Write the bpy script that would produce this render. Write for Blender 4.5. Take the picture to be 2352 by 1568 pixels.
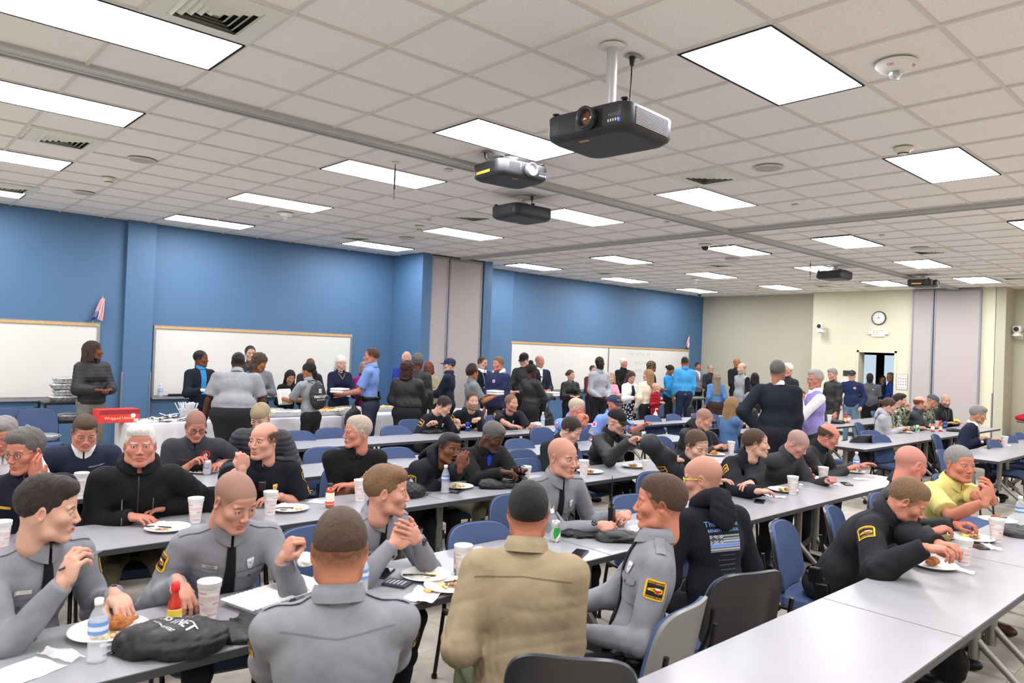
import bpy, math, random
import numpy as np
from mathutils import Vector, Matrix
for _o in list(bpy.data.objects): bpy.data.objects.remove(_o)
SC = bpy.context.scene
COL = SC.collection
# ---------------------------------------------------------------- camera
F_PX, YAW, PITCH, ROLL, CAM_Z = 1693.36, .7411, .0096, .0387, 1.88
CEIL = 3.661
_fw = np.array([math.sin(YAW)*math.cos(PITCH), math.cos(YAW)*math.cos(PITCH), math.sin(PITCH)])
_r = np.array([math.cos(YAW), -math.sin(YAW), 0.0]); _u = np.cross(_r, _fw)
_R = math.cos(ROLL)*_r + math.sin(ROLL)*_u
_U = -math.sin(ROLL)*_r + math.cos(ROLL)*_u
cam_data = bpy.data.cameras.new('camera'); cam = bpy.data.objects.new('camera', cam_data); COL.objects.link(cam)
cam_data.sensor_width = 36.0; cam_data.lens = 36.0*F_PX/2352
cam_data.clip_start = .05; cam_data.clip_end = 100
cam_data.dof.use_dof = True; cam_data.dof.focus_distance = 6.8; cam_data.dof.aperture_fstop = 4.0
_m = Matrix.Identity(4)
for _i in range(3):
    _m[_i][0] = _R[_i]; _m[_i][1] = _U[_i]; _m[_i][2] = -_fw[_i]
_m[2][3] = CAM_Z
cam.matrix_world = _m
SC.camera = cam
# ---------------------------------------------------------------- world, exposure
w = bpy.data.worlds.new('world'); SC.world = w; w.use_nodes = True
w.node_tree.nodes['Background'].inputs[0].default_value = (.8, .85, 1, 1)
w.node_tree.nodes['Background'].inputs[1].default_value = .3
SC.view_settings.view_transform = 'Standard'; SC.view_settings.look = 'None'
SC.view_settings.gamma = 1; SC.view_settings.use_curve_mapping = False
SC.view_settings.exposure = 0.0
LIGHT_STRENGTH = 28.0
try:
    SC.cycles.use_denoising = True
    SC.cycles.max_bounces = 9; SC.cycles.diffuse_bounces = 8; SC.cycles.glossy_bounces = 2
    SC.cycles.transmission_bounces = 4; SC.cycles.transparent_max_bounces = 9
    SC.cycles.caustics_reflective = False; SC.cycles.caustics_refractive = False
    SC.cycles.sample_clamp_indirect = 6
except Exception: pass

def ray(x, y): return _fw + _R*(x-1176)/F_PX + _U*(784-y)/F_PX
def at(x, y, z):
    d = ray(x, y); t = (z-CAM_Z)/d[2]; return np.array([0, 0, CAM_Z])+t*d
def at_dist(x, y, D):
    return np.array([0, 0, CAM_Z]) + ray(x, y)*D
def at_y(x, y, Y):
    d = ray(x, y); return np.array([0, 0, CAM_Z])+d*(Y/d[1])
def at_x(x, y, X):
    d = ray(x, y); return np.array([0, 0, CAM_Z])+d*(X/d[0])
# ---------------------------------------------------------------- materials
def srgb(h):
    if isinstance(h, (tuple, list)): return tuple(h)
    h = h.lstrip('#'); c = [int(h[i:i+2], 16)/255 for i in (0, 2, 4)]
    return tuple(v/12.92 if v <= .04045 else ((v+.055)/1.055)**2.4 for v in c)
MATS = {}
def mat(name, col, rough=.5, metal=0., spec=.5, bump=None, emit=None, alpha=None, trans=None, vary=None, coat=0, ior=None):
    """bump=(scale,strength[,detail]); vary=(scale,amount)"""
    if name in MATS: return MATS[name]
    m = bpy.data.materials.new(name); m.use_nodes = True; nt = m.node_tree
    b = nt.nodes['Principled BSDF']; c = srgb(col)
    b.inputs['Base Color'].default_value = (*c, 1); b.inputs['Roughness'].default_value = rough
    b.inputs['Metallic'].default_value = metal; b.inputs['Specular IOR Level'].default_value = spec
    if coat: b.inputs['Coat Weight'].default_value = coat
    if trans: b.inputs['Transmission Weight'].default_value = trans
    if ior: b.inputs['IOR'].default_value = ior
    if alpha is not None: b.inputs['Alpha'].default_value = alpha
    if emit:
        b.inputs['Emission Color'].default_value = (*srgb(emit[0]), 1); b.inputs['Emission Strength'].default_value = emit[1]
    tc = None
    if bump or vary: tc = nt.nodes.new('ShaderNodeTexCoord')
    if bump:
        n = nt.nodes.new('ShaderNodeTexNoise'); n.inputs['Scale'].default_value = bump[0]
        n.inputs['Detail'].default_value = bump[2] if len(bump) > 2 else 3
        nt.links.new(tc.outputs['Object'], n.inputs['Vector'])
        bp = nt.nodes.new('ShaderNodeBump'); bp.inputs['Strength'].default_value = bump[1]; bp.inputs['Distance'].default_value = .01
        nt.links.new(n.outputs['Fac'], bp.inputs['Height']); nt.links.new(bp.outputs['Normal'], b.inputs['Normal'])
    if vary:
        n = nt.nodes.new('ShaderNodeTexNoise'); n.inputs['Scale'].default_value = vary[0]; n.inputs['Detail'].default_value = 5
        nt.links.new(tc.outputs['Object'], n.inputs['Vector'])
        mx = nt.nodes.new('ShaderNodeMix'); mx.data_type = 'RGBA'; mx.blend_type = 'MULTIPLY'
        r = nt.nodes.new('ShaderNodeMapRange'); r.inputs[1].default_value = .3; r.inputs[2].default_value = .7
        r.inputs[3].default_value = 1-vary[1]; r.inputs[4].default_value = 1+vary[1]
        nt.links.new(n.outputs['Fac'], r.inputs[0])
        mx.inputs[0].default_value = 1; mx.inputs[6].default_value = (*c, 1)
        nt.links.new(r.outputs[0], mx.inputs[7]); nt.links.new(mx.outputs[2], b.inputs['Base Color'])
    MATS[name] = m; return m
def attr_mat(name, rough=.5, spec=.5, bump=None, metal=0, sub=0):
    if name in MATS: return MATS[name]
    m = mat(name, '#ffffff', rough, metal, spec, bump)
    a = m.node_tree.nodes.new('ShaderNodeVertexColor'); a.layer_name = 'Col'
    b = m.node_tree.nodes['Principled BSDF']
    m.node_tree.links.new(a.outputs['Color'], b.inputs['Base Color'])
    return m
def cloth(col, kind='cotton'):
    key = 'cloth_%s_%s' % (kind, str(col).lstrip('#'))
    r, bp = {'cotton': (.85, (350, .12)), 'shiny': (.62, (90, .15)), 'fleece': (.95, (260, .35)), 'leather': (.35, (200, .1))}[kind]
    return mat(key, col, r, spec=.25 if kind != 'shiny' else .45, bump=bp, vary=(14, .10))

# ---------------------------------------------------------------- objects
def tag(o, label=None, cat=None, group=None, kind=None):
    if label: o['label'] = label
    if cat: o['category'] = cat
    if group: o['group'] = group
    if kind: o['kind'] = kind
    return o
def raw_mesh(name, V, Fs, mats, mi=None, smooth=True, cols=None):
    V = np.asarray(V, np.float32); me = bpy.data.meshes.new(name)
    if isinstance(Fs, np.ndarray):
        nf, k = Fs.shape
        me.vertices.add(len(V)); me.vertices.foreach_set('co', V.ravel())
        me.loops.add(nf*k); me.loops.foreach_set('vertex_index', Fs.astype(np.int32).ravel())
        me.polygons.add(nf); me.polygons.foreach_set('loop_start', np.arange(0, nf*k, k, dtype=np.int32))
        try: me.polygons.foreach_set('loop_total', np.full(nf, k, np.int32))
        except Exception: pass
    else:
        me.from_pydata([tuple(map(float, v)) for v in V], [], [tuple(map(int, f)) for f in Fs]); nf = len(Fs)
    for m in (mats if isinstance(mats, (list, tuple)) else [mats]): me.materials.append(m)
    if mi is not None: me.polygons.foreach_set('material_index', np.asarray(mi, np.int32))
    me.update(calc_edges=True)
    if smooth is True: me.polygons.foreach_set('use_smooth', np.ones(len(me.polygons), bool))
    elif smooth is not False and smooth is not None: me.polygons.foreach_set('use_smooth', np.asarray(smooth, bool))
    if cols is not None:
        a = me.color_attributes.new('Col', 'FLOAT_COLOR', 'POINT')
        c = np.ones((len(V), 4), np.float32); c[:, :3] = cols; a.data.foreach_set('color', c.ravel())
    me.validate()
    return me
def link(name, data, parent=None, loc=None, rot=None):
    o = bpy.data.objects.new(name, data); COL.objects.link(o)
    if parent is not None: o.parent = parent
    if loc is not None: o.location = loc
    if rot is not None: o.rotation_euler = rot
    return o
class MB:
    """collects boxes, bars, tubes, lathes; builds ONE mesh object; smooth flags per face"""
    def __init__(s): s.V = []; s.F = []; s.S = []; s.M = []; s.n = 0; s.mi = 0
    def add(s, V, F, smooth=False):
        V = np.asarray(V, float); s.V.append(V)
        for f in F: s.F.append([i+s.n for i in f]); s.S.append(smooth); s.M.append(s.mi)
        s.n += len(V); return s
    def box(s, a, b, R=None, c=None, bev=0):
        x0, y0, z0 = np.minimum(a, b); x1, y1, z1 = np.maximum(a, b)
        if bev:
            e = bev; V = []; 
            # bevelled box: 24 verts
            for (X, sx) in ((x0, 1), (x1, -1)):
                for (Y, sy) in ((y0, 1), (y1, -1)):
                    for (Z, sz) in ((z0, 1), (z1, -1)):
                        V += [(X, Y+sy*e, Z+sz*e), (X+sx*e, Y, Z+sz*e), (X+sx*e, Y+sy*e, Z)]
            V = np.array(V); import itertools
            def id_(i, j, k, q): return ((i*2+j)*2+k)*3+q
            Fc = []
            for i in (0, 1): Fc.append([id_(i, 0, 0, 0), id_(i, 0, 1, 0), id_(i, 1, 1, 0), id_(i, 1, 0, 0)])
            for j in (0, 1): Fc.append([id_(0, j, 0, 1), id_(0, j, 1, 1), id_(1, j, 1, 1), id_(1, j, 0, 1)])
            for k in (0, 1): Fc.append([id_(0, 0, k, 2), id_(0, 1, k, 2), id_(1, 1, k, 2), id_(1, 0, k, 2)])
            for i in (0, 1):
                for j in (0, 1): Fc.append([id_(i, j, 0, 0), id_(i, j, 1, 0), id_(i, j, 1, 1), id_(i, j, 0, 1)])
            for i in (0, 1):
                for k in (0, 1): Fc.append([id_(i, 0, k, 0), id_(i, 1, k, 0), id_(i, 1, k, 2), id_(i, 0, k, 2)])
            for j in (0, 1):
                for k in (0, 1): Fc.append([id_(0, j, k, 1), id_(1, j, k, 1), id_(1, j, k, 2), id_(0, j, k, 2)])
            for i in (0, 1):
                for j in (0, 1):
                    for k in (0, 1): Fc.append([id_(i, j, k, 0), id_(i, j, k, 1), id_(i, j, k, 2)])
            cen = V.mean(0); F2 = []
            for f in Fc:
                p = V[f]; nn = np.cross(p[1]-p[0], p[2]-p[0])
                F2.append(f if np.dot(nn, p.mean(0)-cen) > 0 else f[::-1])
            Fc = F2
        else:
            V = np.array([(x, y, z) for x in (x0, x1) for y in (y0, y1) for z in (z0, z1)])
            Fc = [[0, 1, 3, 2], [4, 6, 7, 5], [0, 4, 5, 1], [2, 3, 7, 6], [0, 2, 6, 4], [1, 5, 7, 3]]
        if R is not None: V = V @ np.asarray(R).T
        if c is not None: V = V + np.asarray(c)
        return s.add(V, Fc)
    def tube(s, pts, r, n=8, closed=False, flat=None):
        pts = [np.asarray(p, float) for p in pts]; N = len(pts); V = []; rs = r if isinstance(r, (list, tuple)) else [r]*N
        prev = None
        for i, p in enumerate(pts):
            if closed: t = pts[(i+1) % N]-pts[i-1]
            else: t = (pts[min(i+1, N-1)]-pts[max(i-1, 0)])
            t = t/(np.linalg.norm(t)+1e-9)
            if prev is None: a = np.cross(t, (0, 0, 1)) if abs(t[2]) < .9 else np.cross(t, (1, 0, 0))
            else: a = prev-t*np.dot(prev, t)
            a /= np.linalg.norm(a)+1e-9; prev = a; b = np.cross(t, a)
            for k in range(n):
                th = 2*math.pi*k/n; V.append(p+rs[i]*(a*math.cos(th)+b*math.sin(th)))
        Fc = []
        for i in range(N if closed else N-1):
            j = (i+1) % N
            for k in range(n): Fc.append([i*n+k, i*n+(k+1) % n, j*n+(k+1) % n, j*n+k])
        s.add(V, Fc, True)
        if not closed:
            V = np.array(V); s.add(V[:n], [list(range(n))[::-1]]); s.add(V[-n:], [list(range(n))])
        return s
    def lathe(s, prof, n=24, c=(0, 0, 0), R=None, smooth=True, cap0=True, cap1=True, sx=1, sy=1):
        V = []; 
        for (r, z) in prof:
            for k in range(n): th = 2*math.pi*k/n; V.append((r*math.cos(th)*sx, r*math.sin(th)*sy, z))
        V = np.array(V); m = len(prof)
        if R is not None: V = V @ np.asarray(R).T
        V = V+np.asarray(c)
        Fc = [[i*n+k, i*n+(k+1) % n, (i+1)*n+(k+1) % n, (i+1)*n+k] for i in range(m-1) for k in range(n)]
        s.add(V, Fc, smooth)
        if cap0: s.add(V[:n], [list(range(n))[::-1]])
        if cap1: s.add(V[-n:], [list(range(n))])
        return s
    def prism(s, poly, z0, z1, R=None, c=None):
        n = len(poly); V = np.array([(x, y, z0) for x, y in poly]+[(x, y, z1) for x, y in poly], float)
        if R is not None: V = V @ np.asarray(R).T
        if c is not None: V = V+np.asarray(c)
        return s.add(V, [list(range(n))[::-1], list(range(n, 2*n))]+[[i, (i+1) % n, n+(i+1) % n, n+i] for i in range(n)])
    def grid(s, P, smooth=True, flip=False):
        P = np.asarray(P, float); a, b = P.shape[:2]
        Fc = [[i*b+j, (i+1)*b+j, (i+1)*b+j+1, i*b+j+1] for i in range(a-1) for j in range(b-1)]
        if flip: Fc = [f[::-1] for f in Fc]
        return s.add(P.reshape(-1, 3), Fc, smooth)
    def mesh(s, name, mats):
        return raw_mesh(name, np.concatenate(s.V), s.F, mats, s.M, s.S)
    def build(s, name, mats, parent=None, loc=None, rot=None):
        return link(name, s.mesh(name, mats), parent, loc, rot)
def empty(name, loc=(0, 0, 0), rz=0):
    o = bpy.data.objects.new(name, None); COL.objects.link(o); o.location = loc; o.rotation_euler = (0, 0, rz); o.empty_display_size = .05; return o
KIDS = {}
def copy_tree(o, parent=None):
    c = o.copy(); COL.objects.link(c); c.parent = parent
    if parent is not None: c.matrix_parent_inverse = o.matrix_parent_inverse
    for ch in list(o.children): copy_tree(ch, c)
    return c
def Rz(a): c, s = math.cos(a), math.sin(a); return np.array([[c, -s, 0], [s, c, 0], [0, 0, 1.]])
def Rx(a): c, s = math.cos(a), math.sin(a); return np.array([[1, 0, 0], [0, c, -s], [0, s, c]])
def Ry(a): c, s = math.cos(a), math.sin(a); return np.array([[c, 0, s], [0, 1, 0], [-s, 0, c]])
def struct(name, mb, m, **k):
    o = mb.build(name, m, **k); o['kind'] = 'structure'; return o

# ---------------------------------------------------------------- text as mesh
_txt = {}
def text_geo(s, bold=False):
    """returns (V2 n x2 centred, height 1), tri/quads faces"""
    if s in _txt: return _txt[s]
    cu = bpy.data.curves.new('txt', 'FONT'); cu.body = s; cu.size = 1; cu.align_x = 'CENTER'; cu.align_y = 'CENTER'; cu.resolution_u = 2
    if bold: cu.offset = .02
    o = bpy.data.objects.new('txt', cu); COL.objects.link(o)
    dg = bpy.context.evaluated_depsgraph_get(); me = o.evaluated_get(dg).to_mesh()
    V = np.array([v.co[:2] for v in me.vertices]); F = [list(p.vertices) for p in me.polygons]
    o.evaluated_get(dg).to_mesh_clear(); bpy.data.objects.remove(o); bpy.data.curves.remove(cu)
    _txt[s] = (V, F); return V, F
def flat_text(name, s, size, m, parent, origin, U, Vv, N=None, off=.001, sx=1.0):
    V, F = text_geo(s); U = np.array(U, float); Vv = np.array(Vv, float)
    N = np.cross(U, Vv) if N is None else np.array(N)
    P = np.array(origin)+V[:, :1]*size*sx*U+V[:, 1:]*size*Vv+N*off
    return link(name, raw_mesh(name, P, F, m, smooth=False), parent)

# ---------------------------------------------------------------- implicit surfaces
def p_cap(a, b, ra, rb=None, k=.02, sub=False, sx=None): return ('cap', np.array(a, float), np.array(b, float), ra, ra if rb is None else rb, k, sub)
def p_cyl(a, b, ra, rb=None, k=.02, sub=False): return ('cyl', np.array(a, float), np.array(b, float), ra, ra if rb is None else rb, k, sub)
def p_ell(c, r, R=None, k=.02, sub=False): return ('ell', np.array(c, float), np.array(r, float), np.eye(3) if R is None else np.asarray(R), None, k, sub)
def _bb(p):
    if p[0] in ('cap', 'cyl'):
        r = max(p[3], p[4]); return np.minimum(p[1], p[2])-r, np.maximum(p[1], p[2])+r
    e = np.sqrt(((p[3]*p[2])**2).sum(1)); return p[1]-e, p[1]+e
def _ev(p, X, Y, Z):
    if p[0] in ('cap', 'cyl'):
        a, b, ra, rb = p[1:5]; d = (b-a); L2 = float(d@d)+1e-12
        h = ((X-a[0])*d[0]+(Y-a[1])*d[1]+(Z-a[2])*d[2])/L2
        hc = np.clip(h, 0, 1)
        q = np.sqrt((X-a[0]-hc*d[0])**2+(Y-a[1]-hc*d[1])**2+(Z-a[2]-hc*d[2])**2)
        if p[0] == 'cap': return q-(ra+(rb-ra)*hc)
        r = ra+(rb-ra)*hc
        qq = np.sqrt(np.maximum((X-a[0]-h*d[0])**2+(Y-a[1]-h*d[1])**2+(Z-a[2]-h*d[2])**2, 0))-r
        return np.maximum(np.where(h < 0, q-r, qq), (h-1)*math.sqrt(L2))
    c, r, R = p[1:4]
    x, y, z = X-c[0], Y-c[1], Z-c[2]
    u = (x*R[0, 0]+y*R[1, 0]+z*R[2, 0]); v = (x*R[0, 1]+y*R[1, 1]+z*R[2, 1]); t = (x*R[0, 2]+y*R[1, 2]+z*R[2, 2])
    k0 = np.sqrt((u/r[0])**2+(v/r[1])**2+(t/r[2])**2); k1 = np.sqrt((u/r[0]**2)**2+(v/r[1]**2)**2+(t/r[2]**2)**2)+1e-9
    return k0*(k0-1)/k1
def _comb(D, d, k, sub):
    if sub: return -_smin(-D, d, k)
    return _smin(D, d, k)
def _smin(D, d, k):
    h = np.clip(.5+.5*(D-d)/k, 0, 1); return D+(d-D)*h-k*h*(1-h)
def sdf_at(prims, P, post=None):
    X, Y, Z = P[..., 0], P[..., 1], P[..., 2]; D = np.full(X.shape, 9.)
    for p in prims: D = _comb(D, _ev(p, X, Y, Z), p[5], p[6])
    if post: D = post(D, X, Y, Z)
    return D
def sdf_mesh(prims, vox, post=None, pad=.01):
    lo = np.full(3, 1e9); hi = -lo
    for p in prims:
        if p[6]: continue
        a, b = _bb(p); lo = np.minimum(lo, a); hi = np.maximum(hi, b)
    lo -= pad+2*vox; hi += pad+2*vox
    n = np.ceil((hi-lo)/vox).astype(int)+1
    ax = [(lo[i]+np.arange(n[i])*vox).astype(np.float32) for i in range(3)]
    D = np.full(n, 9., np.float32)
    for p in prims:
        a, b = _bb(p); mg = p[5]+2.5*vox
        i0 = np.clip(((a-mg-lo)/vox).astype(int), 0, n); i1 = np.clip(np.ceil((b+mg-lo)/vox).astype(int)+1, 0, n)
        if (i1 <= i0).any(): continue
        sl = tuple(slice(i0[i], i1[i]) for i in range(3))
        X = ax[0][sl[0]][:, None, None]; Y = ax[1][sl[1]][None, :, None]; Z = ax[2][sl[2]][None, None, :]
        D[sl] = _comb(D[sl], _ev(p, X, Y, Z).astype(np.float32), p[5], p[6])
    if post is not None:
        I = np.nonzero(np.abs(D) < 8)
        X, Y, Z = ax[0][I[0]], ax[1][I[1]], ax[2][I[2]]
        D[I] = post(D[I], X, Y, Z)
    S = D < 0
    c = np.zeros(tuple(n-1), np.int8)
    for dx in (0, 1):
        for dy in (0, 1):
            for dz in (0, 1): c += S[dx:n[0]-1+dx, dy:n[1]-1+dy, dz:n[2]-1+dz]
    I = np.nonzero((c > 0) & (c < 8)); nv = len(I[0])
    if nv == 0: return np.zeros((0, 3)), np.zeros((0, 4), int)
    ids = np.full(tuple(n-1), -1, np.int32); ids[I] = np.arange(nv)
    cor = {}
    for dx in (0, 1):
        for dy in (0, 1):
            for dz in (0, 1): cor[dx, dy, dz] = D[I[0]+dx, I[1]+dy, I[2]+dz]
    acc = np.zeros((nv, 3), np.float32); cnt = np.zeros(nv, np.float32)
    for A in cor:
        for axi in range(3):
            if A[axi] == 1: continue
            B = list(A); B[axi] = 1; B = tuple(B); da, db = cor[A], cor[B]
            m = (da < 0) != (db < 0); t = np.where(m, da/np.where(m, da-db, 1), 0)
            for q in range(3): acc[:, q] += np.where(m, A[q]+(t if q == axi else 0), 0)
            cnt += m
    V = (np.stack(I, 1)+acc/cnt[:, None])*vox+lo
    Fs = []
    for axi in range(3):
        o1, o2 = [(1, 2), (2, 0), (0, 1)][axi]
        s0 = [slice(1, n[i]-1) for i in range(3)]; s0[axi] = slice(0, n[axi]-1); s1 = list(s0); s1[axi] = slice(1, n[axi])
        a = S[tuple(s0)]; b = S[tuple(s1)]; E = np.nonzero(a != b)
        off = np.array([1, 1, 1]); off[axi] = 0
        base = [E[i]+off[i] for i in range(3)]
        def g(d1, d2):
            q = [base[0].copy(), base[1].copy(), base[2].copy()]; q[o1] = q[o1]-d1; q[o2] = q[o2]-d2; return ids[q[0], q[1], q[2]]
        f = np.stack([g(1, 1), g(0, 1), g(0, 0), g(1, 0)], 1); ins = a[E]
        f[~ins] = f[~ins][:, ::-1]; Fs.append(f)
    return V, np.concatenate(Fs)
_rs = np.random.RandomState(5)
_K = _rs.normal(size=(12, 3)); _K /= np.linalg.norm(_K, axis=1)[:, None]; _PH = _rs.uniform(0, 6.28, 12)
def folds(X, Y, Z, f=30., seed=0.):
    """ridged cloth folds, -1..1"""
    r = 0
    w_ = 1.3*np.sin(f*.4*(X*_K[0, 0]+Y*_K[0, 1]+Z*_K[0, 2])+seed)+1.1*np.sin(f*.5*(X*_K[1, 0]+Y*_K[1, 1]+Z*_K[1, 2])+seed*2)
    for i, (s, a) in enumerate(((1, .5), (1.6, .3), (2.7, .2))):
        k = _K[i+3+(int(seed*7) % 5)]*f*s
        r = r+a*(1-2*np.abs(np.sin(.5*(X*k[0]+Y*k[1]+Z*k[2])+_PH[i]+seed+w_)))
    return r
def rnoise(X, Y, Z, f, seed=0.):
    r = 0
    for i in range(5):
        k = _K[i]*f*(1+.5*i); r = r+np.sin(X*k[0]+Y*k[1]+Z*k[2]+_PH[i]+seed+1.5*np.sin(X*k[1]+Y*k[2]+Z*k[0]+seed))/(1+.4*i)
    return r/2.6
# ================================================================ heads
def head_prims(fem=False, mouth=0.0):
    P = []
    A = P.append
    A(p_ell((0, -.018, .034), (.076, .098, .086), k=.01))
    A(p_ell((0, .022, -.022), (.063 if not fem else .060, .066, .078), k=.03))
    A(p_ell((0, .028, .045), (.058, .060, .045), k=.02))
    for s in (-1, 1):
        jw = .047 if not fem else .042
        A(p_cap((s*.056, -.012, -.035), (s*jw, .018, -.078), .020, .020, k=.025))
        A(p_cap((s*jw, .018, -.078), (s*.016, .068, -.102), .019, .017, k=.022))
        A(p_ell((s*.040, .060, -.022), (.023, .020, .019), k=.028))
    A(p_ell((0, .070, -.099), (.024 if not fem else .019, .020, .017), k=.016))
    A(p_ell((0, .062, -.062), (.033, .030, .030), k=.02))
    A(p_cap((0, -.03, -.04), (0, -.035, -.135), .054 if not fem else .046, .055 if not fem else .045, k=.03))
    for s in (-1, 1):
        A(p_ell((s*.033, .100, .004), (.019, .021, .013), k=.016, sub=True))     # sockets
        if not fem: A(p_cap((s*.012, .081, .021), (s*.046, .074, .020), .007, .006, k=.012))
        A(p_ell((s*.0315, .0745, .0015), (.0155, .0145, .0125), k=.004))          # lids
    A(p_cap((0, .083, .012), (0, .103, -.028), .0072, .0100, k=.012))
    A(p_ell((0, .105, -.032), (.0105, .0100, .0085), k=.006))
    for s in (-1, 1): A(p_ell((s*.0125, .099, -.036), (.0075, .010, .0075), k=.006))
    A(p_ell((0, .100, -.0475), (.006, .006, .007), k=.008, sub=True))
    mz = -.066
    for s in (-1, 1):
        A(p_cap((0, .0935, mz+.0045), (s*.025, .081, mz+.001), .0050, .0030, k=.006))
        A(p_cap((0, .0915, mz-.0065-mouth), (s*.024, .080, mz-.002-mouth*.6), .0060, .0035, k=.006))
    if mouth: A(p_ell((0, .088, mz-.002-mouth*.5), (.017, .02, .003+mouth*.5), k=.003, sub=True))
    else: A(p_cap((-.024, .0915, mz-.0005), (.024, .0915, mz-.0005), .0022, .0022, k=.004, sub=True))
    A(p_ell((0, .090, mz-.020), (.018, .008, .004), k=.008, sub=True))
    for s in (-1, 1):                                                              # eye slit
        A(p_ell((s*.0315, .091, -.0003), (.0124, .012, .0046), k=.002, sub=True))
    for s in (-1, 1):                                                              # ears
        R = Rz(-s*.35) @ Rx(-.2)
        A(p_ell((s*.077, -.010, -.006), (.0085, .019, .031), R, k=.006))
        A(p_ell((s*.083, -.006, -.002), (.005, .010, .018), R, k=.004, sub=True))
    return P
HAIRLINE = (np.array([-.2, -.10, -.055, -.02, .012, .018, .045, .07, .085, .2]),
            np.array([-.07, -.068, -.055, -.01, -.005, -.022, .022, .060, .066, .07]))
def hairline(x, y, lift=0.): return np.interp(y, *HAIRLINE)+lift*np.clip((y-.0)/.06, 0, 1)
_headc = {}
def warp(V, hw):
    """hw=(width,length,height,jaw)"""
    V = V.copy(); V[:, 0] *= hw[0]; V[:, 1] *= hw[1]; V[:, 2] *= hw[2]
    if hw[3] != 0:
        t = np.clip((.0-V[:, 2])/.09, 0, 1); V[:, 0] *= 1+hw[3]*t
        V[:, 1] += hw[3]*.05*t*t*np.clip(V[:, 1]/.06, 0, 1)
    return V
def head_mesh(res, fem, mouth=0.):
    key = (res, fem, mouth)
    if key not in _headc: _headc[key] = sdf_mesh(head_prims(fem, mouth), res, pad=.004)
    return _headc[key]
def mixc(a, b, t): t = np.clip(t, 0, 1)[:, None]; return a*(1-t)+b*t
def head_cols(V, skin, hairc, style, beard, brow=None, seed=0.):
    sk = np.array(skin); C = np.tile(sk, (len(V), 1)); x, y, z = V.T
    red = np.array([min(1, sk[0]*1.05), sk[1]*.70, sk[2]*.68])
    def g(cx, cy, cz, r): return np.exp(-((np.abs(x)-cx)**2+(y-cy)**2+(z-cz)**2)/r**2)
    C = mixc(C, red, .28*g(.045, .06, -.028, .022)+.3*g(0, .112, -.03, .014)+.35*g(.08, -.01, -.005, .022))
    C = mixc(C, red*np.array([.88, .82, .86]), .9*np.exp(-((x/.025)**4+((z+.0665)/.0080)**4)-((y-.09)/.03)**4))
    C = mixc(C, sk*.18, .9*np.exp(-((x/.024)**4+((z+.0665)/.0013)**2))*(y > .07))
    hc = np.array(hairc)
    bt = np.exp(-(((np.abs(x)-.032)/.0165)**4+((z-.0215-.12*(.03-np.abs(x)))/.0042)**4))*(y > .05)
    C = mixc(C, np.array(brow if brow is not None else hc*.9), .75*bt)
    # lash line
    e = np.sqrt(((np.abs(x)-.0315)/.0125)**2+((z-.0015)/.0062)**2)
    C = mixc(C, sk*.22, .75*np.exp(-((e-1)/.16)**2)*(y > .06)*(z > -.002))
    nz = .75+.25*rnoise(x, y, z, 160, seed)
    hl = (z > hairline(x, y, .0)-.002*nz)
    side = np.clip((z+.02)/.05, .35, 1)
    if style in ('buzz',): C = mixc(C, hc*.6+np.array([.045, .04, .038]), hl*np.clip(.62*(.9+.1*nz)*side, 0, .7))
    elif style == 'stubble': C = mixc(C, hc, hl*.22)
    elif style in ('short', 'flat', 'fade', 'balding', 'horse'):
        m = hl*.85*nz
        if style in ('balding', 'horse'): m = m*(z < .065-.3*np.clip(y, 0, 1))*(y < .045)
        C = mixc(C, hc, m*np.clip((z+.06)/.05, .15 if style == 'fade' else .3, 1))
    if beard:
        jaw = np.clip((-.040-z)/.018, 0, 1)*np.clip((y+.005)/.02, 0, 1)*np.clip((z+.125)/.01, 0, 1)
        must = np.exp(-((x/.028)**4+((z+.053)/.006)**4))*(y > .07)
        sideb = np.clip((.02-np.abs(z+.03))/.02, 0, 1)*(np.abs(x) > .055)*np.clip(1-np.abs(y-.012)/.018, 0, 1)
        lips = np.exp(-((x/.021)**4+((z+.0665)/.0080)**4))*(y > .07)
        if 'm' in beard: C = mixc(C, hc, .85*must)
        if 'b' in beard: C = mixc(C, hc, np.clip(jaw+must+sideb, 0, 1)*(1-lips)*.85*nz)
        if 's' in beard: C = mixc(C, hc, np.clip(jaw+must+sideb, 0, 1)*(1-lips)*.28)
        if 'g' in beard: C = mixc(C, hc, np.clip(must+jaw*(np.abs(x) < .028)*(z < -.05), 0, 1)*(1-lips)*.85)
    return C
_eyec = None
def eye_geo():
    global _eyec
    if _eyec is None:
        m = MB(); n = 14; P = []
        pr = [(math.sin(a), math.cos(a)) for a in np.linspace(0.02, math.pi*.62, 12)]
        m.lathe([(.0128*r, .0128*z) for r, z in pr], n, R=Rx(-math.pi/2), cap0=True, cap1=False)
        _eyec = (np.concatenate(m.V), m.F)
    return _eyec
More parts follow.
